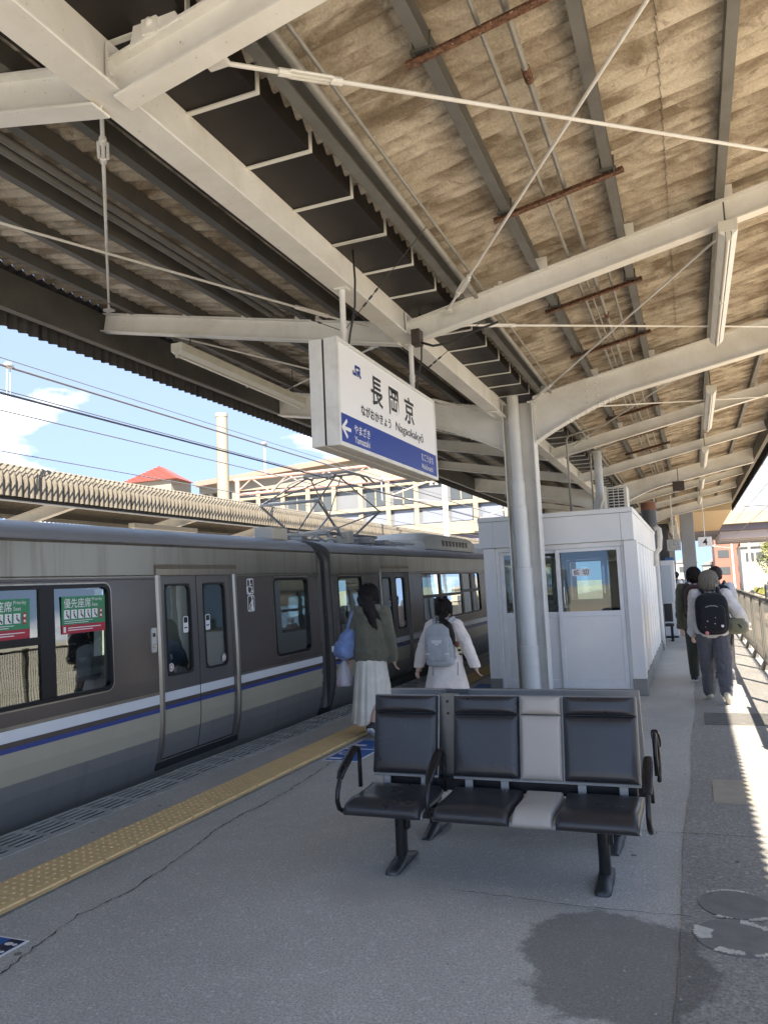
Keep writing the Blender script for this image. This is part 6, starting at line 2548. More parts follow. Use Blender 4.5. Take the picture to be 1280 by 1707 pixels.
def strand_cap(fig, parent, mat, c, rad, n, zlow, wid=0.006, jit=0.010, front=True, seed=1):
    """loose locks lying over the hair mass, from the crown downwards"""
    rg = random.Random(seed)
    b = MB()
    c = Vector(c)
    for i in range(n):
        a = rg.uniform(0, 2 * pi)
        if not front and 0.9 < a < 2.24:
            continue
        e0 = rg.uniform(0.9, 1.5)
        pts = []
        k = 6
        zl = zlow + rg.uniform(-0.03, 0.02)
        da = rg.uniform(-0.25, 0.25)
        for j in range(k + 1):
            t = j / k
            e = e0 * (1 - t) - 0.35 * t
            rr = 1.015 + rg.uniform(-0.01, 0.03)
            p = Vector((rad[0] * rr * cos(e) * cos(a + da * t), rad[1] * rr * cos(e) * sin(a + da * t), rad[2] * rr * sin(e)))
            w = c + p
            if t > 0.6:
                w.z = w.z + (zl - (c.z + rad[2] * sin(-0.35))) * (t - 0.6) / 0.4
            w += Vector((rg.uniform(-jit, jit), rg.uniform(-jit, jit), 0)) * t
            pts.append(fig.pt(fig.hp(w)))
        b.tube(pts, 1, 4, [wid * 0.5, wid, wid, wid, wid * 0.9, wid * 0.7, wid * 0.15])
    tag(build('hair_locks', b, mat, parent, smooth=True), kind='stuff')


def rot_pt(p, piv, ax, ang):
    return Vector(piv) + Matrix.Rotation(ang, 3, ax) @ (Vector(p) - Vector(piv))


def hand(mb, w, d, out, s=1.0, curl=0.5):
    """palm and five fingers from wrist w along d; out = side the thumb leaves from"""
    w, d, out = Vector(w), Vector(d).normalized(), Vector(out).normalized()
    out = (out - d * out.dot(d)).normalized()
    nrm = d.cross(out)
    mb.cap(w, w + d * 0.045 * s, 0.021 * s, 0.024 * s, 8)
    pc = w + d * 0.055 * s
    rot = Matrix((out, d, nrm)).transposed()
    mb.ell(pc, (0.036 * s, 0.042 * s, 0.015 * s), rot, 10, 7)
    for k, (o_, L) in enumerate(((0.027, 0.062), (0.009, 0.070), (-0.009, 0.066), (-0.026, 0.052))):
        b0 = pc + out * o_ * s + d * 0.034 * s
        b1 = b0 + (d * cos(curl * 0.5) + nrm * sin(curl * 0.5)).normalized() * L * 0.5 * s
        b2 = b1 + (d * cos(curl * 1.5) + nrm * sin(curl * 1.5)).normalized() * L * 0.5 * s
        mb.cap(b0, b1, 0.0088 * s, 0.0082 * s, 8)
        mb.cap(b1, b2, 0.0082 * s, 0.0070 * s, 8)
    t0 = w + out * 0.020 * s + d * 0.018 * s
    t1 = t0 + (out * 0.75 + d * 0.8 + nrm * 0.2).normalized() * 0.036 * s
    t2 = t1 + (out * 0.15 + d * 1.0 + nrm * 0.3).normalized() * 0.030 * s
    mb.cap(t0, t1, 0.0115 * s, 0.0098 * s, 8)
    mb.cap(t1, t2, 0.0098 * s, 0.0078 * s, 8)


class Fig:
    """figure standing at the origin, facing +Y, 1.6 m tall; all later scaled and turned"""
    def __init__(s, loc, h, yaw, thigh=(0.2, -0.25), knee=(0.05, 0.45), arm=((0.1, 0.15, 0.2), (-0.1, 0.15, 0.2)), lean=0.04, head_yaw=0.0, head_tilt=0.0, sh=0.165):
        s.k = h / 1.6
        s.loc = Vector(loc)
        s.yaw = yaw
        s.head_yaw, s.head_tilt = head_yaw, head_tilt
        s.hip, s.knee, s.ank, s.toe = [], [], [], []
        for i, sx in enumerate((-1, 1)):
            h0 = Vector((sx * 0.085, 0, 0.84))
            a = thigh[i]
            k_ = h0 + Vector((sx * 0.005, sin(a), -cos(a))) * 0.39
            b_ = a - knee[i]
            an = k_ + Vector((0, sin(b_), -cos(b_))) * 0.38
            f = b_ * 0.9 if knee[i] > 0.3 else 0.0
            t = an + Vector((sx * 0.02, cos(f) * 0.13, sin(f) * 0.13 - 0.035))
            s.hip.append(h0); s.knee.append(k_); s.ank.append(an); s.toe.append(t)
        # drop so that the lowest sole touches the ground
        low = min(min(a.z - 0.075, t.z - 0.03) for a, t in zip(s.ank, s.toe))
        s.dz = -low
        s.sho, s.elb, s.wri = [], [], []
        for i, sx in enumerate((-1, 1)):
            s0 = Vector((sx * sh, -0.005, 1.305))
            sw, ab, eb = arm[i]
            d = Vector((sx * sin(ab), sin(sw) * cos(ab), -cos(sw) * cos(ab)))
            e = s0 + d * 0.265
            d2 = Vector((sx * sin(ab * 0.7), sin(sw + eb) * cos(ab * 0.7), -cos(sw + eb) * cos(ab * 0.7)))
            s.sho.append(s0); s.elb.append(e); s.wri.append(e + d2 * 0.235)
        s.lean = lean

    def xf(s):
        return Matrix.Translation(s.loc) @ Matrix.Rotation(s.yaw, 4, 'Z') @ Matrix.Scale(s.k, 4) @ Matrix.Translation((0, 0, s.dz)) @ Matrix.Rotation(-s.lean, 4, 'X')

    def pt(s, p):
        return s.xf() @ Vector(p)

    def hp(s, p):
        """point fixed to the head"""
        m = Matrix.Translation((0, 0.0, 1.40)) @ Matrix.Rotation(s.head_yaw, 4, 'Z') @ Matrix.Rotation(s.head_tilt, 4, 'X') @ Matrix.Translation((0, 0, -1.40))
        return m @ Vector(p)

    def hr(s):
        return (Matrix.Rotation(s.head_yaw, 3, 'Z') @ Matrix.Rotation(s.head_tilt, 3, 'X'))

    def body(s, mb, legs=True, fing=True):
        r = s.hr()
        mb.cap((0, -0.01, 1.30), s.hp((0, 0.005, 1.43)), 0.056, 0.050)
        mb.ell(s.hp((0, 0.012, 1.50)), (0.074, 0.092, 0.098), r, 16, 12)
        mb.ell(s.hp((0, 0.035, 1.455)), (0.056, 0.062, 0.062), r, 14, 10)
        mb.cap(s.hp((0, 0.098, 1.505)), s.hp((0, 0.112, 1.478)), 0.010, 0.014, 8)
        mb.ell(s.hp((0, 0.092, 1.447)), (0.022, 0.010, 0.008), r, 10, 6)
        for sx in (-1, 1):
            mb.ell(s.hp((sx * 0.076, 0.005, 1.488)), (0.010, 0.018, 0.030), r, 10, 7)
            mb.ell(s.hp((sx * 0.032, 0.088, 1.508)), (0.014, 0.010, 0.009), r, 8, 6)
        mb.ell((0, 0, 1.20), (0.145, 0.092, 0.15))
        mb.ell((0, 0, 1.02), (0.125, 0.085, 0.14))
        mb.ell((0, 0, 0.88), (0.14, 0.095, 0.11))
        for i, sx in enumerate((-1, 1)):
            mb.cap((0, 0, 1.28), s.sho[i], 0.06, 0.05)
            mb.cap(s.sho[i], s.elb[i], 0.044, 0.036)
            mb.cap(s.elb[i], s.wri[i], 0.035, 0.024)
            d = (s.wri[i] - s.elb[i]).normalized()
            if fing:
                hand(mb, s.wri[i], d, Vector((-sx * 0.35, 0.9, 0)), 1.0, 0.55)
            else:
                mb.ell(s.wri[i] + d * 0.06, (0.03, 0.03, 0.06))
            if legs:
                mb.cap(s.hip[i], s.knee[i], 0.070, 0.050)
                mb.cap(s.knee[i], s.ank[i], 0.049, 0.034)
                mb.cap(s.ank[i], s.toe[i], 0.036, 0.028)

    def shoe(s, mb, i, sole=False):
        a, t = s.ank[i], s.toe[i]
        d = (t - a); d.normalize()
        up = Vector((0, -d.z, d.y)).normalized()
        heel = a - d * 0.035 - up * 0.045
        if not sole:
            mb.cap(heel + up * 0.020, t - d * 0.01 - up * 0.004 + up * 0.008, 0.037, 0.036, 12)
            mb.cap(a - up * 0.02, a + up * 0.03, 0.044, 0.040, 12)
        else:
            for w_ in (-0.014, 0.014):
                mb.cap(heel - up * 0.012 + Vector((w_, 0, 0)), t - up * 0.026 + Vector((w_, 0, 0)) + d * 0.01, 0.020, 0.018, 8)

    def trousers(s, mb, extra=0.018, hem=0.05):
        mb.ell((0, 0, 0.90), (0.15 + extra, 0.105 + extra * 0.7, 0.10))
        for i in (0, 1):
            mb.cap(s.hip[i] + Vector((0, 0, 0.02)), s.knee[i], 0.082 + extra, 0.062 + extra)
            e = s.knee[i].lerp(s.ank[i], 1 - hem)
            mb.cap(s.knee[i], e, 0.062 + extra, 0.046 + extra)

    def jacket(s, mb, extra=0.03, hem=0.86, sleeve=0.02, cuff=0.97):
        mb.ell((0, 0, 1.20), (0.150 + extra, 0.098 + extra, 0.165))
        mb.cap((0, 0, 1.05), (0, 0, hem + 0.09), 0.118 + extra, 0.128 + extra, 16)
        for sx in (-1, 1):
            mb.cap((sx * 0.055, 0, 1.08), (sx * 0.055, 0, hem + 0.08), 0.105 + extra * 0.8, 0.11 + extra, 14)
        for i, sx in enumerate((-1, 1)):
            mb.cap((0, -0.005, 1.30), s.sho[i] + Vector((0, 0, 0.0)), 0.062 + extra * 0.3, 0.056 + extra * 0.3)
            mb.cap(s.sho[i], s.elb[i], 0.052 + sleeve, 0.043 + sleeve)
            mb.cap(s.elb[i], s.elb[i].lerp(s.wri[i], cuff), 0.042 + sleeve, 0.033 + sleeve)


def flat_bottom(o, parent, zcut):
    """clothes end in a clean hem: cut everything below a world height"""
    me = o.data
    b = bmesh.new()
    b.from_mesh(me)
    oz = origin_of(parent).z
    bmesh.ops.bisect_plane(b, geom=b.verts[:] + b.edges[:] + b.faces[:], plane_co=(0, 0, zcut - oz), plane_no=(0, 0, 1), clear_inner=True)
    b.to_mesh(me)
    b.free()


def skirt_mb(fig, z_top, z_hem, w_top, d_top, w_hem, d_hem, folds=11, amp=0.045, sway=(0, 0), power=1.1):
    b = MB()
    n = 120
    nr = 26
    ph = [random.uniform(0, 6.28) for _ in range(5)]
    rings = []
    for i in range(nr + 1):
        t = i / nr
        z = z_top + (z_hem - z_top) * t
        w_ = w_top + (w_hem - w_top) * t ** power
        d_ = d_top + (d_hem - d_top) * t ** power
        ring = []
        for j in range(n):
            a = 2 * pi * j / n
            f = sin(a * folds + ph[0] + 0.8 * t) * 0.6 + sin(a * (folds * 1.7 // 1) + ph[1]) * 0.4 + 0.5 * sin(a * 5 + ph[2])
            k = 1 + amp * f * min(1, t * 1.6 + 0.08)
            ring.append(fig.pt((w_ * k * cos(a) + sway[0] * t * t, d_ * k * sin(a) + sway[1] * t * t, z + 0.006 * sin(a * 9 + ph[3]) * t)))
        rings.append(ring)
    b.loft(rings, cap=False)
    return b


def strands(fig, mb, pts_list, r0, r1, n=8):
    for pts in pts_list:
        k = len(pts)
        mb.tube([fig.pt(p) for p in pts], 1, n, [r0 + (r1 - r0) * i / (k - 1) for i in range(k)])


# --- woman in green jacket and cream skirt
random.seed(21)
f1 = Fig((-3.375, 7.98, 0), 1.635, 0.03, (0.20, -0.14), (0.08, 0.40), ((0.05, 0.30, 0.25), (0.0, 0.17, 0.22)), 0.03, -0.55, 0.0)
w1 = empty('person', f1.loc, 'person in green hooded jacket and long cream skirt walking beside the train', 'person')
b = MB(); f1.body(b); blob('body', b, SKIN, w1, 0.0065, 3, f1.xf())
GRN = mat_fabric('green_jacket', (0.16, 0.155, 0.11), 1.3)
b = MB()
f1.jacket(b, 0.045, 0.80, 0.026)
o = blob('jacket', b, GRN, w1, 0.010, 6, f1.xf()); wrinkle(o, 0.010, 8, 1.0); flat_bottom(o, w1, 0.785)
b = MB()
for a in range(9):
    an = pi * (0.08 + 0.84 * a / 8)
    b.ell((cos(an) * 0.105, -0.035 - sin(an) * 0.075, 1.345 - sin(an) * 0.035), (0.045, 0.045, 0.055 + 0.02 * sin(an)))
b.ell((0, -0.115, 1.265), (0.085, 0.035, 0.075))
o = blob('hood', b, GRN, w1, 0.008, 4, f1.xf()); wrinkle(o, 0.006, 14, 2.0)
CREAMF = mat_fabric('cream_skirt_cloth', (0.84, 0.80, 0.69), 0.8, 0.9, 0.2, 0.2)
b = skirt_mb(f1, 0.93, 0.13, 0.155, 0.125, 0.235, 0.21, 13, 0.055, (0.015, -0.02))
build('skirt', b, CREAMF, w1, smooth=True)
BLK_H = mat_hair('black_hair', (0.006, 0.005, 0.005), (0.022, 0.017, 0.015))
b = MB()
r = f1.hr()
b.ell(f1.hp((0, -0.008, 1.524)), (0.092, 0.104, 0.097), r, 18, 12)
b.ell(f1.hp((0, -0.045, 1.46)), (0.094, 0.075, 0.12), r, 16, 10)
b.ell(f1.hp((0.0, -0.065, 1.37)), (0.085, 0.055, 0.12), r, 16, 10)
b.ell((0.045, -0.105, 1.28), (0.078, 0.042, 0.12), None, 16, 10)
for (x0, x1, z1, y1, rr) in ((-0.05, -0.02, 1.30, -0.09, 0.042), (0.0, 0.05, 1.18, -0.125, 0.046), (0.05, 0.115, 1.13, -0.115, 0.040), (0.06, 0.155, 1.21, -0.08, 0.030), (0.03, 0.085, 1.15, -0.13, 0.040)):
    p0 = f1.hp((x0, -0.07, 1.45))
    mid = p0.lerp(Vector((x1, y1, z1)), 0.5) + Vector((0, -0.03, 0.02))
    b.cap(p0, mid, 0.058, rr); b.cap(mid, (x1, y1, z1), rr, rr * 0.35)
blob('hair', b, BLK_H, w1, 0.008, 3, f1.xf())
strand_cap(f1, w1, BLK_H, (0, -0.008, 1.524), (0.092, 0.104, 0.097), 160, 1.36, 0.007, 0.015, False, 3)
for i in (0, 1):
    b = MB(); f1.shoe(b, i); blob('shoe', b, M('black_white_sneaker', (0.03, 0.03, 0.035), 0.6), w1, 0.007, 3, f1.xf())
    b = MB(); f1.shoe(b, i, True); blob('sole', b, M('white_sole', (0.7, 0.7, 0.7), 0.7), w1, 0.007, 2, f1.xf())
# blue shoulder bag
BLU = mat_fabric('blue_bag_cloth', (0.19, 0.27, 0.50), 1.6, 0.75, 0.2, 0.5)
bag = empty('shoulder_bag', f1.pt((-0.25, -0.1, 0.80)), 'soft blue shoulder bag of the person in the green jacket', 'bag')
b = MB()
b.ell((-0.26, -0.10, 0.915), (0.105, 0.17, 0.105), None, 18, 12, 0.75)
b.ell((-0.235, -0.09, 1.00), (0.085, 0.135, 0.11), None, 18, 12, 0.75)
b.ell((-0.215, -0.09, 1.08), (0.06, 0.11, 0.05), None, 14, 9, 0.7)
b.ell((-0.315, -0.13, 0.90), (0.05, 0.11, 0.075), None, 14, 9, 0.7)
o = blob('pouch', b, BLU, bag, 0.009, 3, f1.xf()); wrinkle(o, 0.010, 9, 4.0)
for dy in (-0.15, -0.02):
    b = MB()
    b.tube([f1.pt(p) for p in ((-0.225, dy, 1.08), (-0.205, dy * 0.8, 1.20), (-0.175, dy * 0.5, 1.32), (-0.155, 0.0, 1.375))], 0.014, 8)
    build('strap', b, BLU, bag, smooth=True)
b = MB(); p = f1.pt((-0.36, -0.20, 0.93)); b.box(p.x - 0.004, p.x + 0.03, p.y - 0.03, p.y - 0.02, p.z - 0.03, p.z + 0.03); build('label_patch', b, INK_WHITE2, bag)
# thin plastic bag with pink box
plg = empty('plastic_bag', f1.pt((-0.33, -0.02, 0.5)), 'thin translucent plastic bag with something pink, hanging below the blue bag', 'bag')
PLM, ntp, bp0 = new_mat('thin_plastic_film')
bp0.inputs['Base Color'].default_value = (0.75, 0.76, 0.80, 1)
bp0.inputs['Roughness'].default_value = 0.25
bp0.inputs['Alpha'].default_value = 0.55
b = MB()
rings = []
for i, (z, w_, d_) in enumerate(((0.52, 0.075, 0.10), (0.53, 0.085, 0.11), (0.60, 0.082, 0.105), (0.68, 0.06, 0.08), (0.76, 0.03, 0.05), (0.80, 0.012, 0.02))):
    rings.append([f1.pt((-0.315 + w_ * cos(a) * (1 + 0.12 * sin(5 * a + z * 20)), -0.02 + d_ * sin(a) * (1 + 0.1 * sin(4 * a)), z)) for a in [2 * pi * j / 28 for j in range(28)]])
b.loft(rings, cap=False)
build('film', b, PLM, plg, smooth=True)
b = MB(); b.ell(f1.pt((-0.315, -0.02, 0.565)), (0.075, 0.09, 0.045), None, 14, 8, 0.5); build('pink_box', b, M('pink_box', (0.62, 0.36, 0.44), 0.6), plg, smooth=True)
for dx in (-0.02, 0.02):
    b = MB(); b.tube([f1.pt((-0.315, -0.02 + dx, 0.78)), f1.pt((-0.30, -0.01 + dx, 0.83)), f1.pt(f1.wri[0] + Vector((0, 0, -0.08)))], 0.005, 6); build('handle', b, PLM, plg, smooth=True)


def backpack(name, fig, label, cat, body_col, w_, h_, zc, d0, logo=None, extra=None):
    """backpack on the back of a figure: body, pocket, lid seam, straps"""
    t = empty(name, fig.pt((0, -0.2, zc - h_ / 2)), label, cat)
    m_ = body_col
    y = d0
    b = MB()
    b.ell((0, y - 0.075, zc), (w_ / 2, 0.085, h_ / 2), None, 22, 16, 0.55)
    b.ell((0, y - 0.07, zc + h_ * 0.22), (w_ / 2 * 0.88, 0.075, h_ * 0.30), None, 20, 12, 0.7)
    blob('main_compartment', b, m_, t, 0.008, 6, fig.xf())
    b = MB()
    b.ell((0, y - 0.145, zc - h_ * 0.10), (w_ / 2 * 0.78, 0.045, h_ * 0.33), None, 20, 14, 0.45)
    pk = blob('front_pocket', b, m_, t, 0.008, 4, fig.xf())
    for i, sx in enumerate((-1, 1)):
        b = MB()
        pts = [(sx * 0.07, y - 0.02, zc + h_ * 0.44), (sx * 0.09, y + 0.03, 1.37), (sx * 0.105, 0.02, 1.395), (sx * 0.115, 0.09, 1.33), (sx * 0.13, 0.125, 1.18), (sx * 0.145, 0.08, 1.02), (sx * 0.14, y - 0.03, zc - h_ * 0.36)]
        b.tube([fig.pt(p) for p in pts], 0.021, 8)
        build('strap', b, m_, t, smooth=True)
    b = MB()
    b.tube([fig.pt(p) for p in ((-0.035, y - 0.05, zc + h_ * 0.48), (-0.03, y - 0.05, zc + h_ * 0.56), (0.03, y - 0.05, zc + h_ * 0.56), (0.035, y - 0.05, zc + h_ * 0.48))], 0.009, 6)
    build('grab_handle', b, m_, t, smooth=True)
    zip_m = M('zip_grey', (0.20, 0.21, 0.22), 0.5) if logo else M('zip_dark', (0.05, 0.05, 0.055), 0.45)
    b = MB()
    b.tube([fig.pt((w_ / 2 * 0.80 * cos(a), y - 0.148 - 0.012 * 0, zc - h_ * 0.10 + h_ * 0.31 * sin(a))) for a in [pi * (0.06 + 0.88 * k / 12) for k in range(13)]], 0.005, 6)
    build('zip', b, zip_m, t, smooth=True)
    return t


# --- smaller person in pale coat
random.seed(5)
f2 = Fig((-2.47, 7.85, 0), 1.44, -0.02, (0.15, -0.2), (0.05, 0.4), ((-0.05, 0.46, 0.15), (-0.05, 0.46, 0.18)), 0.02, 0.0, -0.10, 0.15)
w2 = empty('person', f2.loc, 'person with black ponytail in a pale beige coat, arms held away from the body', 'person')
b = MB(); f2.body(b); blob('body', b, SKIN, w2, 0.0065, 3, f2.xf())
COATF = mat_fabric('pale_coat_cloth', (0.80, 0.72, 0.655), 1.0, 0.9, 0.3, 0.25)
b = MB(); f2.jacket(b, 0.035, 0.80, 0.030, 1.0)
o = blob('coat', b, COATF, w2, 0.009, 6, f2.xf()); wrinkle(o, 0.008, 8, 5.0); flat_bottom(o, w2, 0.74)
b = skirt_mb(f2, 1.0, 0.42, 0.165, 0.135, 0.30, 0.24, 5, 0.03, (0, 0), 1.0)
build('coat_skirt', b, COATF, w2, smooth=True)
b = MB(); f2.trousers(b, 0.0); blob('trousers', b, M('dark_tights', (0.03, 0.03, 0.035), 0.8), w2, 0.010, 4, f2.xf())
for i in (0, 1):
    b = MB(); f2.shoe(b, i); blob('shoe', b, M('black_white_sneaker', (0.03, 0.03, 0.035), 0.6), w2, 0.008, 3, f2.xf())
b = MB()
r = f2.hr()
b.ell(f2.hp((0, -0.005, 1.522)), (0.094, 0.106, 0.100), r, 18, 12)
b.ell(f2.hp((0, -0.045, 1.46)), (0.080, 0.065, 0.075), r, 16, 10)
b.cap((0, -0.10, 1.41), (0.01, -0.125, 1.37), 0.032, 0.036)
b.cap((0.01, -0.125, 1.37), (0.10, -0.19, 1.30), 0.045, 0.058)
b.cap((0.10, -0.19, 1.30), (0.155, -0.22, 1.20), 0.058, 0.042)
b.cap((0.155, -0.22, 1.20), (0.185, -0.22, 1.10), 0.042, 0.014)
b.cap((0.12, -0.2, 1.25), (0.16, -0.23, 1.10), 0.035, 0.01)
blob('hair', b, BLK_H, w2, 0.008, 3, f2.xf())
strand_cap(f2, w2, BLK_H, (0, -0.005, 1.522), (0.094, 0.106, 0.100), 150, 1.44, 0.006, 0.008, False, 4)
GREYB = mat_fabric('grey_backpack_cloth', (0.40, 0.42, 0.43), 1.2, 0.7, 0.1, 0.25)
bk2 = backpack('backpack', f2, 'grey school backpack with pale printed mark on the person in the pale coat', 'backpack', GREYB, 0.35, 0.46, 1.10, -0.115, True)
b = MB()
for k in range(3):
    p = f2.pt((0, -0.3085, 1.145 - k * 0.02))
    wd = (0.055, 0.05, 0.018)[k]
    b.add([(p.x - wd, p.y, p.z - 0.005), (p.x + wd, p.y, p.z - 0.005), (p.x + wd, p.y, p.z + 0.005), (p.x - wd, p.y, p.z + 0.005)], [(0, 1, 2, 3)])
build('printed_mark', b, INK_WHITE2, bk2, recalc=False)
for sx in (-1, 1):
    b = MB(); p = f2.pt((sx * 0.115, -0.30, 1.0)); b.box(p.x - 0.02, p.x + 0.02, p.y - 0.006, p.y, p.z - 0.004, p.z + 0.004); build('reflective_tab', b, INK_WHITE2, bk2)
b = MB(); f2_lp = (0, -0.13, 0.925)
b.ell((0, -0.205, 0.915), (0.165, 0.085, 0.065), None, 20, 12, 0.6); blob('bottom_pocket', b, GREYB, bk2, 0.008, 4, f2.xf())
for x, c in ((-0.10, 0), (0.20, 1)):
    b = MB(); b.tube([f2.pt((x, -0.18, 0.90)), f2.pt((x + 0.005, -0.20, 0.82)), f2.pt((x, -0.20, 0.75))], 0.006, 6); build('strap_tail', b, M('strap_grey', (0.3, 0.31, 0.36), 0.7), bk2, smooth=True)
ch = empty('bag_charm', f2.pt((0.22, -0.2, 1.0)), 'brown and striped plush charm dangling from the grey backpack', 'charm')
b = MB(); b.ell(f2.pt((0.205, -0.20, 1.10)), (0.028, 0.028, 0.032), None, 12, 8); build('plush', b, M('brown_plush', (0.16, 0.06, 0.035), 0.95), ch, smooth=True)
b = MB(); b.ell(f2.pt((0.17, -0.20, 1.14)), (0.018, 0.02, 0.035), None, 12, 8); build('bead', b, M('pale_green_plush', (0.5, 0.58, 0.36), 0.9), ch, smooth=True)
for k in range(4):
    b = MB(); b.ell(f2.pt((0.225 + k * 0.006, -0.20, 1.055 - k * 0.022)), (0.024 - k * 0.003, 0.024 - k * 0.003, 0.012), None, 12, 6); build('stripe', b, M('yellow_plush', (0.68, 0.58, 0.25), 0.9) if k % 2 == 0 else M('black_plush', (0.03, 0.025, 0.02), 0.9), ch, smooth=True)

# --- grey haired person in white top with black backpack
random.seed(9)
f3 = Fig((0.185, 10.55, 0), 1.63, 0.02, (0.30, -0.20), (0.10, 0.35), ((0.1, 0.14, 0.5), (-0.20, 0.50, 1.1)), 0.03, 0.0, 0.0)
w3 = empty('person', f3.loc, 'grey haired person in white top and grey trousers at the edge of the sunlight', 'person')
b = MB(); f3.body(b); blob('body', b, SKIN, w3, 0.0065, 3, f3.xf())
WHT = mat_fabric('white_top_cloth', (0.68, 0.655, 0.62), 1.2, 0.9, 0.25, 0.35)
b = MB(); f3.jacket(b, 0.045, 0.83, 0.035)
o = blob('top', b, WHT, w3, 0.009, 6, f3.xf()); wrinkle(o, 0.012, 7, 7.0); flat_bottom(o, w3, 0.80)
GRT = mat_fabric('grey_trouser_cloth', (0.115, 0.118, 0.135), 1.4, 0.9, 0.2, 0.45)
b = MB(); f3.trousers(b, 0.030, 0.10); o = blob('trousers', b, GRT, w3, 0.009, 4, f3.xf()); wrinkle(o, 0.010, 7, 9.0)
for i in (0, 1):
    b = MB(); f3.shoe(b, i); blob('shoe', b, M('cream_shoe', (0.60, 0.56, 0.46), 0.7), w3, 0.007, 3, f3.xf())
    b = MB(); b.cap(f3.ank[i] + Vector((0, 0, -0.01)), f3.ank[i].lerp(f3.knee[i], 0.16), 0.042, 0.042); blob('sock', b, M('black_sock', (0.015, 0.015, 0.02), 0.9), w3, 0.009, 2, f3.xf())
ASH = mat_hair('ash_grey_hair', (0.14, 0.125, 0.10), (0.32, 0.295, 0.245), 0.5)
b = MB()
r = f3.hr()
b.ell(f3.hp((0, -0.008, 1.518)), (0.100, 0.112, 0.100), r, 18, 12)
b.ell(f3.hp((0, -0.035, 1.455)), (0.098, 0.080, 0.075), r, 16, 10)
for k in range(13):
    a = pi + pi * k / 12
    L = random.uniform(0.0, 0.05)
    b.cap(f3.hp((0.085 * cos(a), -0.03 + 0.075 * sin(a), 1.44)), f3.hp((0.082 * cos(a), -0.03 + 0.08 * sin(a), 1.385 - L * 0.6)), 0.022, 0.006)
blob('hair', b, ASH, w3, 0.007, 2, f3.xf())
strand_cap(f3, w3, ASH, (0, -0.008, 1.518), (0.100, 0.112, 0.100), 260, 1.39, 0.007, 0.016, True, 5)
BLKB = mat_fabric('black_backpack_cloth', (0.012, 0.013, 0.018), 1.4, 0.75, 0.1, 0.3)
bk3 = backpack('backpack', f3, 'black backpack with small badges on the grey haired person', 'backpack', BLKB, 0.38, 0.50, 1.08, -0.13)
for x, z, rr, m_ in ((0.10, 0.94, 0.017, INK_WHITE2), (-0.06, 1.0, 0.008, ALU), (0.02, 0.97, 0.007, ALU), (0.03, 1.04, 0.006, ALU)):
    b = MB(); p = f3.pt((x, -0.326, z)); b.ell(p, (rr, 0.005, rr), None, 12, 6); build('badge', b, m_, bk3, smooth=True)
b = MB(); b.ell(f3.pt((-0.075, -0.30, 0.86)), (0.022, 0.014, 0.026), None, 12, 8); build('pink_charm', b, M('pink_charm', (0.62, 0.24, 0.26), 0.5), bk3, smooth=True)
b = MB(); b.tube([f3.pt((-0.09, -0.31, 0.98)), f3.pt((-0.085, -0.315, 0.93)), f3.pt((-0.077, -0.305, 0.88))], 0.004, 6); build('charm_strap', b, M('pink_charm_strap', (0.5, 0.3, 0.3), 0.6), bk3)
b = MB(); b.tube([f3.pt((-0.07, -0.325, 1.165)), f3.pt((-0.03, -0.33, 1.18)), f3.pt((0.03, -0.33, 1.18)), f3.pt((0.065, -0.325, 1.168))], 0.005, 6); build('zip', b, M('zip_silver', (0.35, 0.35, 0.36), 0.4), bk3)
KHK = mat_fabric('khaki_bag_cloth', (0.235, 0.23, 0.15), 1.5, 0.75, 0.15, 0.4)
kb = empty('sling_bag', f3.pt((0.28, 0.0, 0.8)), 'khaki sling bag at the right hip of the grey haired person', 'bag')
b = MB()
b.ell((0.28, -0.03, 0.915), (0.12, 0.10, 0.085), None, 20, 12, 0.7)
b.ell((0.27, -0.03, 0.985), (0.095, 0.085, 0.05), None, 18, 10, 0.7)
o = blob('pouch', b, KHK, kb, 0.008, 3, f3.xf()); wrinkle(o, 0.008, 10, 6.0)
b = MB(); b.tube([f3.pt(p) for p in ((0.20, -0.05, 1.0), (0.175, -0.12, 1.12), (0.13, -0.145, 1.28), (0.085, -0.09, 1.40), (0.06, 0.02, 1.43))], 0.013, 8); build('strap', b, M('brown_strap', (0.06, 0.042, 0.04), 0.7), kb, smooth=True)
b = MB(); b.ell(f3.pt((0.30, -0.135, 0.93)), (0.035, 0.006, 0.012), Matrix.Rotation(0.9, 3, 'Y'), 10, 6); build('buckle', b, BLACK_P, kb)

# --- man in dark green jacket ahead on the left
random.seed(12)
f4 = Fig((0.02, 12.35, 0), 1.715, 0.03, (0.32, -0.12), (0.10, 0.95), ((-0.12, 0.10, 0.2), (0.1, 0.1, 0.3)), 0.03)
f4.hip[0], f4.hip[1] = f4.hip[0], f4.hip[1]
w4 = empty('person', f4.loc, 'person in dark olive jacket lifting a striped sole, left of the grey haired person', 'person')
b = MB(); f4.body(b); blob('body', b, SKIN, w4, 0.0075, 3, f4.xf())
OLV = mat_fabric('olive_jacket_cloth', (0.06, 0.065, 0.045), 1.4, 0.8, 0.15, 0.5)
b = MB(); f4.jacket(b, 0.06, 0.80, 0.040)
o = blob('jacket', b, OLV, w4, 0.011, 5, f4.xf()); wrinkle(o, 0.014, 8, 3.0); flat_bottom(o, w4, 0.80)
b = MB(); f4.trousers(b, 0.02, 0.10); blob('trousers', b, mat_fabric('dark_olive_trousers', (0.035, 0.04, 0.032), 1.2), w4, 0.011, 5, f4.xf())
for i in (0, 1):
    b = MB(); f4.shoe(b, i); blob('shoe', b, M('black_white_sneaker', (0.03, 0.03, 0.035), 0.6), w4, 0.008, 3, f4.xf())
    b = MB(); f4.shoe(b, i, True); blob('sole', b, M('white_sole', (0.7, 0.7, 0.7), 0.7), w4, 0.008, 2, f4.xf())
b = MB(); r = f4.hr()
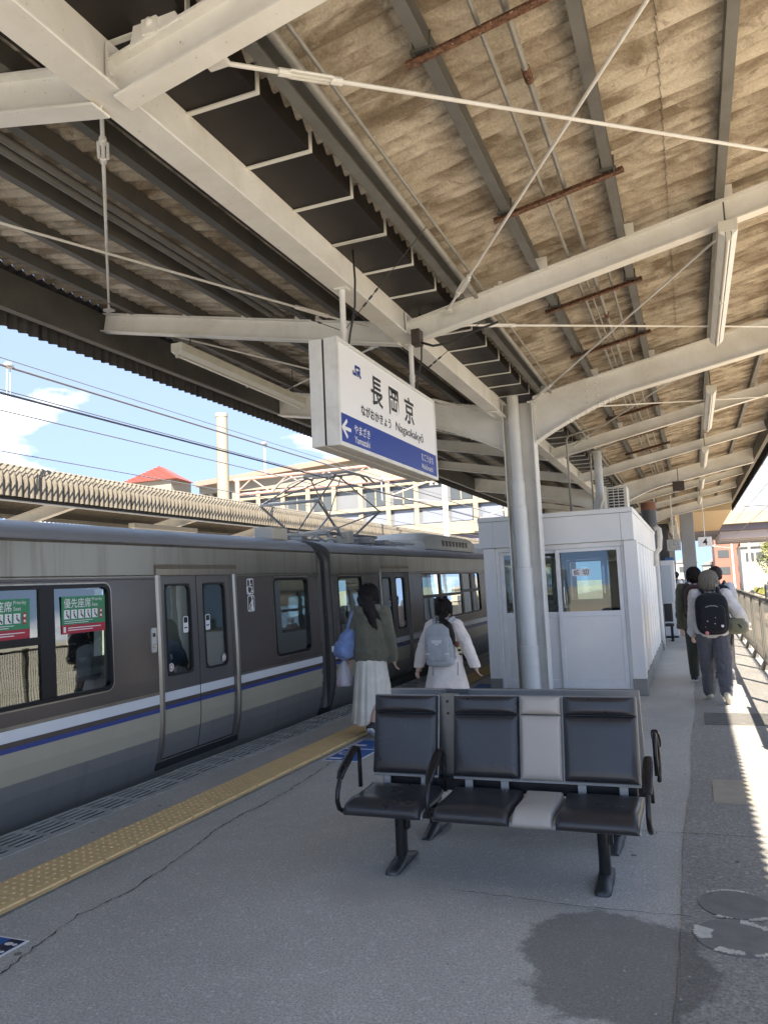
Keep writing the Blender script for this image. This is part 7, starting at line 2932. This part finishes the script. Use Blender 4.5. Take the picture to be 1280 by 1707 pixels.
b.ell(f4.hp((0, -0.006, 1.52)), (0.090, 0.104, 0.098), r, 18, 12)
b.ell(f4.hp((0, -0.035, 1.455)), (0.084, 0.070, 0.070), r, 16, 10)
blob('hair', b, BLK_H, w4, 0.008, 3, f4.xf())
strand_cap(f4, w4, BLK_H, (0, -0.006, 1.52), (0.090, 0.104, 0.098), 200, 1.42, 0.006, 0.012, True, 6)
backpack('backpack', f4, 'black and dark red backpack on the person in the olive jacket', 'backpack', mat_fabric('dark_red_backpack', (0.035, 0.014, 0.014), 1.4, 0.7, 0.1, 0.3), 0.30, 0.48, 1.12, -0.14)

# --- person ahead on the right in white and navy
f5 = Fig((0.33, 12.75, 0), 1.70, 0.0, (0.25, -0.2), (0.1, 0.5), ((0.05, 0.12, 0.2), (0.05, 0.16, 0.3)), 0.03)
w5 = empty('person', f5.loc, 'dark haired person in white with a navy bag strap, half hidden on the right', 'person')
b = MB(); f5.body(b); blob('body', b, SKIN, w5, 0.0075, 3, f5.xf())
b = MB(); f5.jacket(b, 0.035, 0.82, 0.03); o = blob('shirt', b, mat_fabric('white_shirt_cloth', (0.70, 0.70, 0.70), 1.2), w5, 0.012, 6, f5.xf()); flat_bottom(o, w5, 0.82)
b = MB(); f5.trousers(b, 0.015, 0.1); blob('trousers', b, M('black_trousers', (0.02, 0.02, 0.025), 0.9), w5, 0.012, 5, f5.xf())
for i in (0, 1):
    b = MB(); f5.shoe(b, i); blob('shoe', b, M('grey_shoe', (0.2, 0.2, 0.2), 0.7), w5, 0.009, 3, f5.xf())
b = MB(); r = f5.hr()
b.ell(f5.hp((0, -0.006, 1.52)), (0.094, 0.106, 0.102), r, 18, 12); b.ell(f5.hp((0, -0.03, 1.46)), (0.088, 0.068, 0.055), r, 16, 10)
blob('hair', b, mat_hair('dark_brown_hair', (0.012, 0.009, 0.007), (0.035, 0.025, 0.02)), w5, 0.008, 3, f5.xf())
backpack('backpack', f5, 'navy backpack on the half hidden person at the right', 'backpack', mat_fabric('navy_backpack', (0.012, 0.016, 0.03), 1.4, 0.75, 0.1, 0.3), 0.34, 0.42, 1.14, -0.12)

# --- small figures in the crowd under the bridge
crowd = [(-0.66, 25.2, 1.58, (0.42, 0.30, 0.20), (0.25, 0.22, 0.2), (0.02, 0.016, 0.012), 'person in a tan coat in the distant crowd'),
         (-0.36, 24.2, 1.46, (0.62, 0.48, 0.45), (0.3, 0.28, 0.27), (0.75, 0.73, 0.72), 'person in a white hat and pink top in the distant crowd'),
         (-0.10, 26.0, 1.66, (0.50, 0.56, 0.60), (0.06, 0.06, 0.08), (0.02, 0.016, 0.012), 'person in a pale blue grey shirt in the distant crowd'),
         (-0.52, 28.6, 1.70, (0.02, 0.02, 0.025), (0.02, 0.02, 0.025), (0.01, 0.01, 0.01), 'person all in black in the distant crowd'),
         (0.18, 27.6, 1.74, (0.08, 0.08, 0.10), (0.05, 0.05, 0.06), (0.72, 0.72, 0.72), 'person in a white cap in the distant crowd'),
         (0.36, 29.8, 1.66, (0.03, 0.04, 0.07), (0.04, 0.04, 0.05), (0.012, 0.01, 0.01), 'person in navy before the grey pillar')]
for i, (x, y, h, tc, bc, hc, lab) in enumerate(crowd):
    random.seed(40 + i)
    f = Fig((x, y, 0), h, random.uniform(-0.2, 0.2), (0.2, -0.2), (0.1, 0.35))
    t = empty('person', f.loc, lab, 'person', 'distant crowd')
    b = MB(); f.body(b, True, False); blob('body', b, SKIN, t, 0.018, 2, f.xf())
    b = MB(); f.jacket(b, 0.04, 0.72, 0.025); blob('jacket', b, M('crowd_top_%d' % i, tc, 0.9), t, 0.02, 4, f.xf())
    b = MB(); f.trousers(b, 0.02); blob('trousers', b, M('crowd_legs_%d' % i, bc, 0.9), t, 0.02, 3, f.xf())
    b = MB(); b.ell(f.hp((0, -0.006, 1.52)), (0.092, 0.104, 0.10)); b.ell(f.hp((0, -0.03, 1.46)), (0.08, 0.06, 0.05)); blob('hair', b, M('crowd_hair_%d' % i, hc, 0.6), t, 0.015, 2, f.xf())
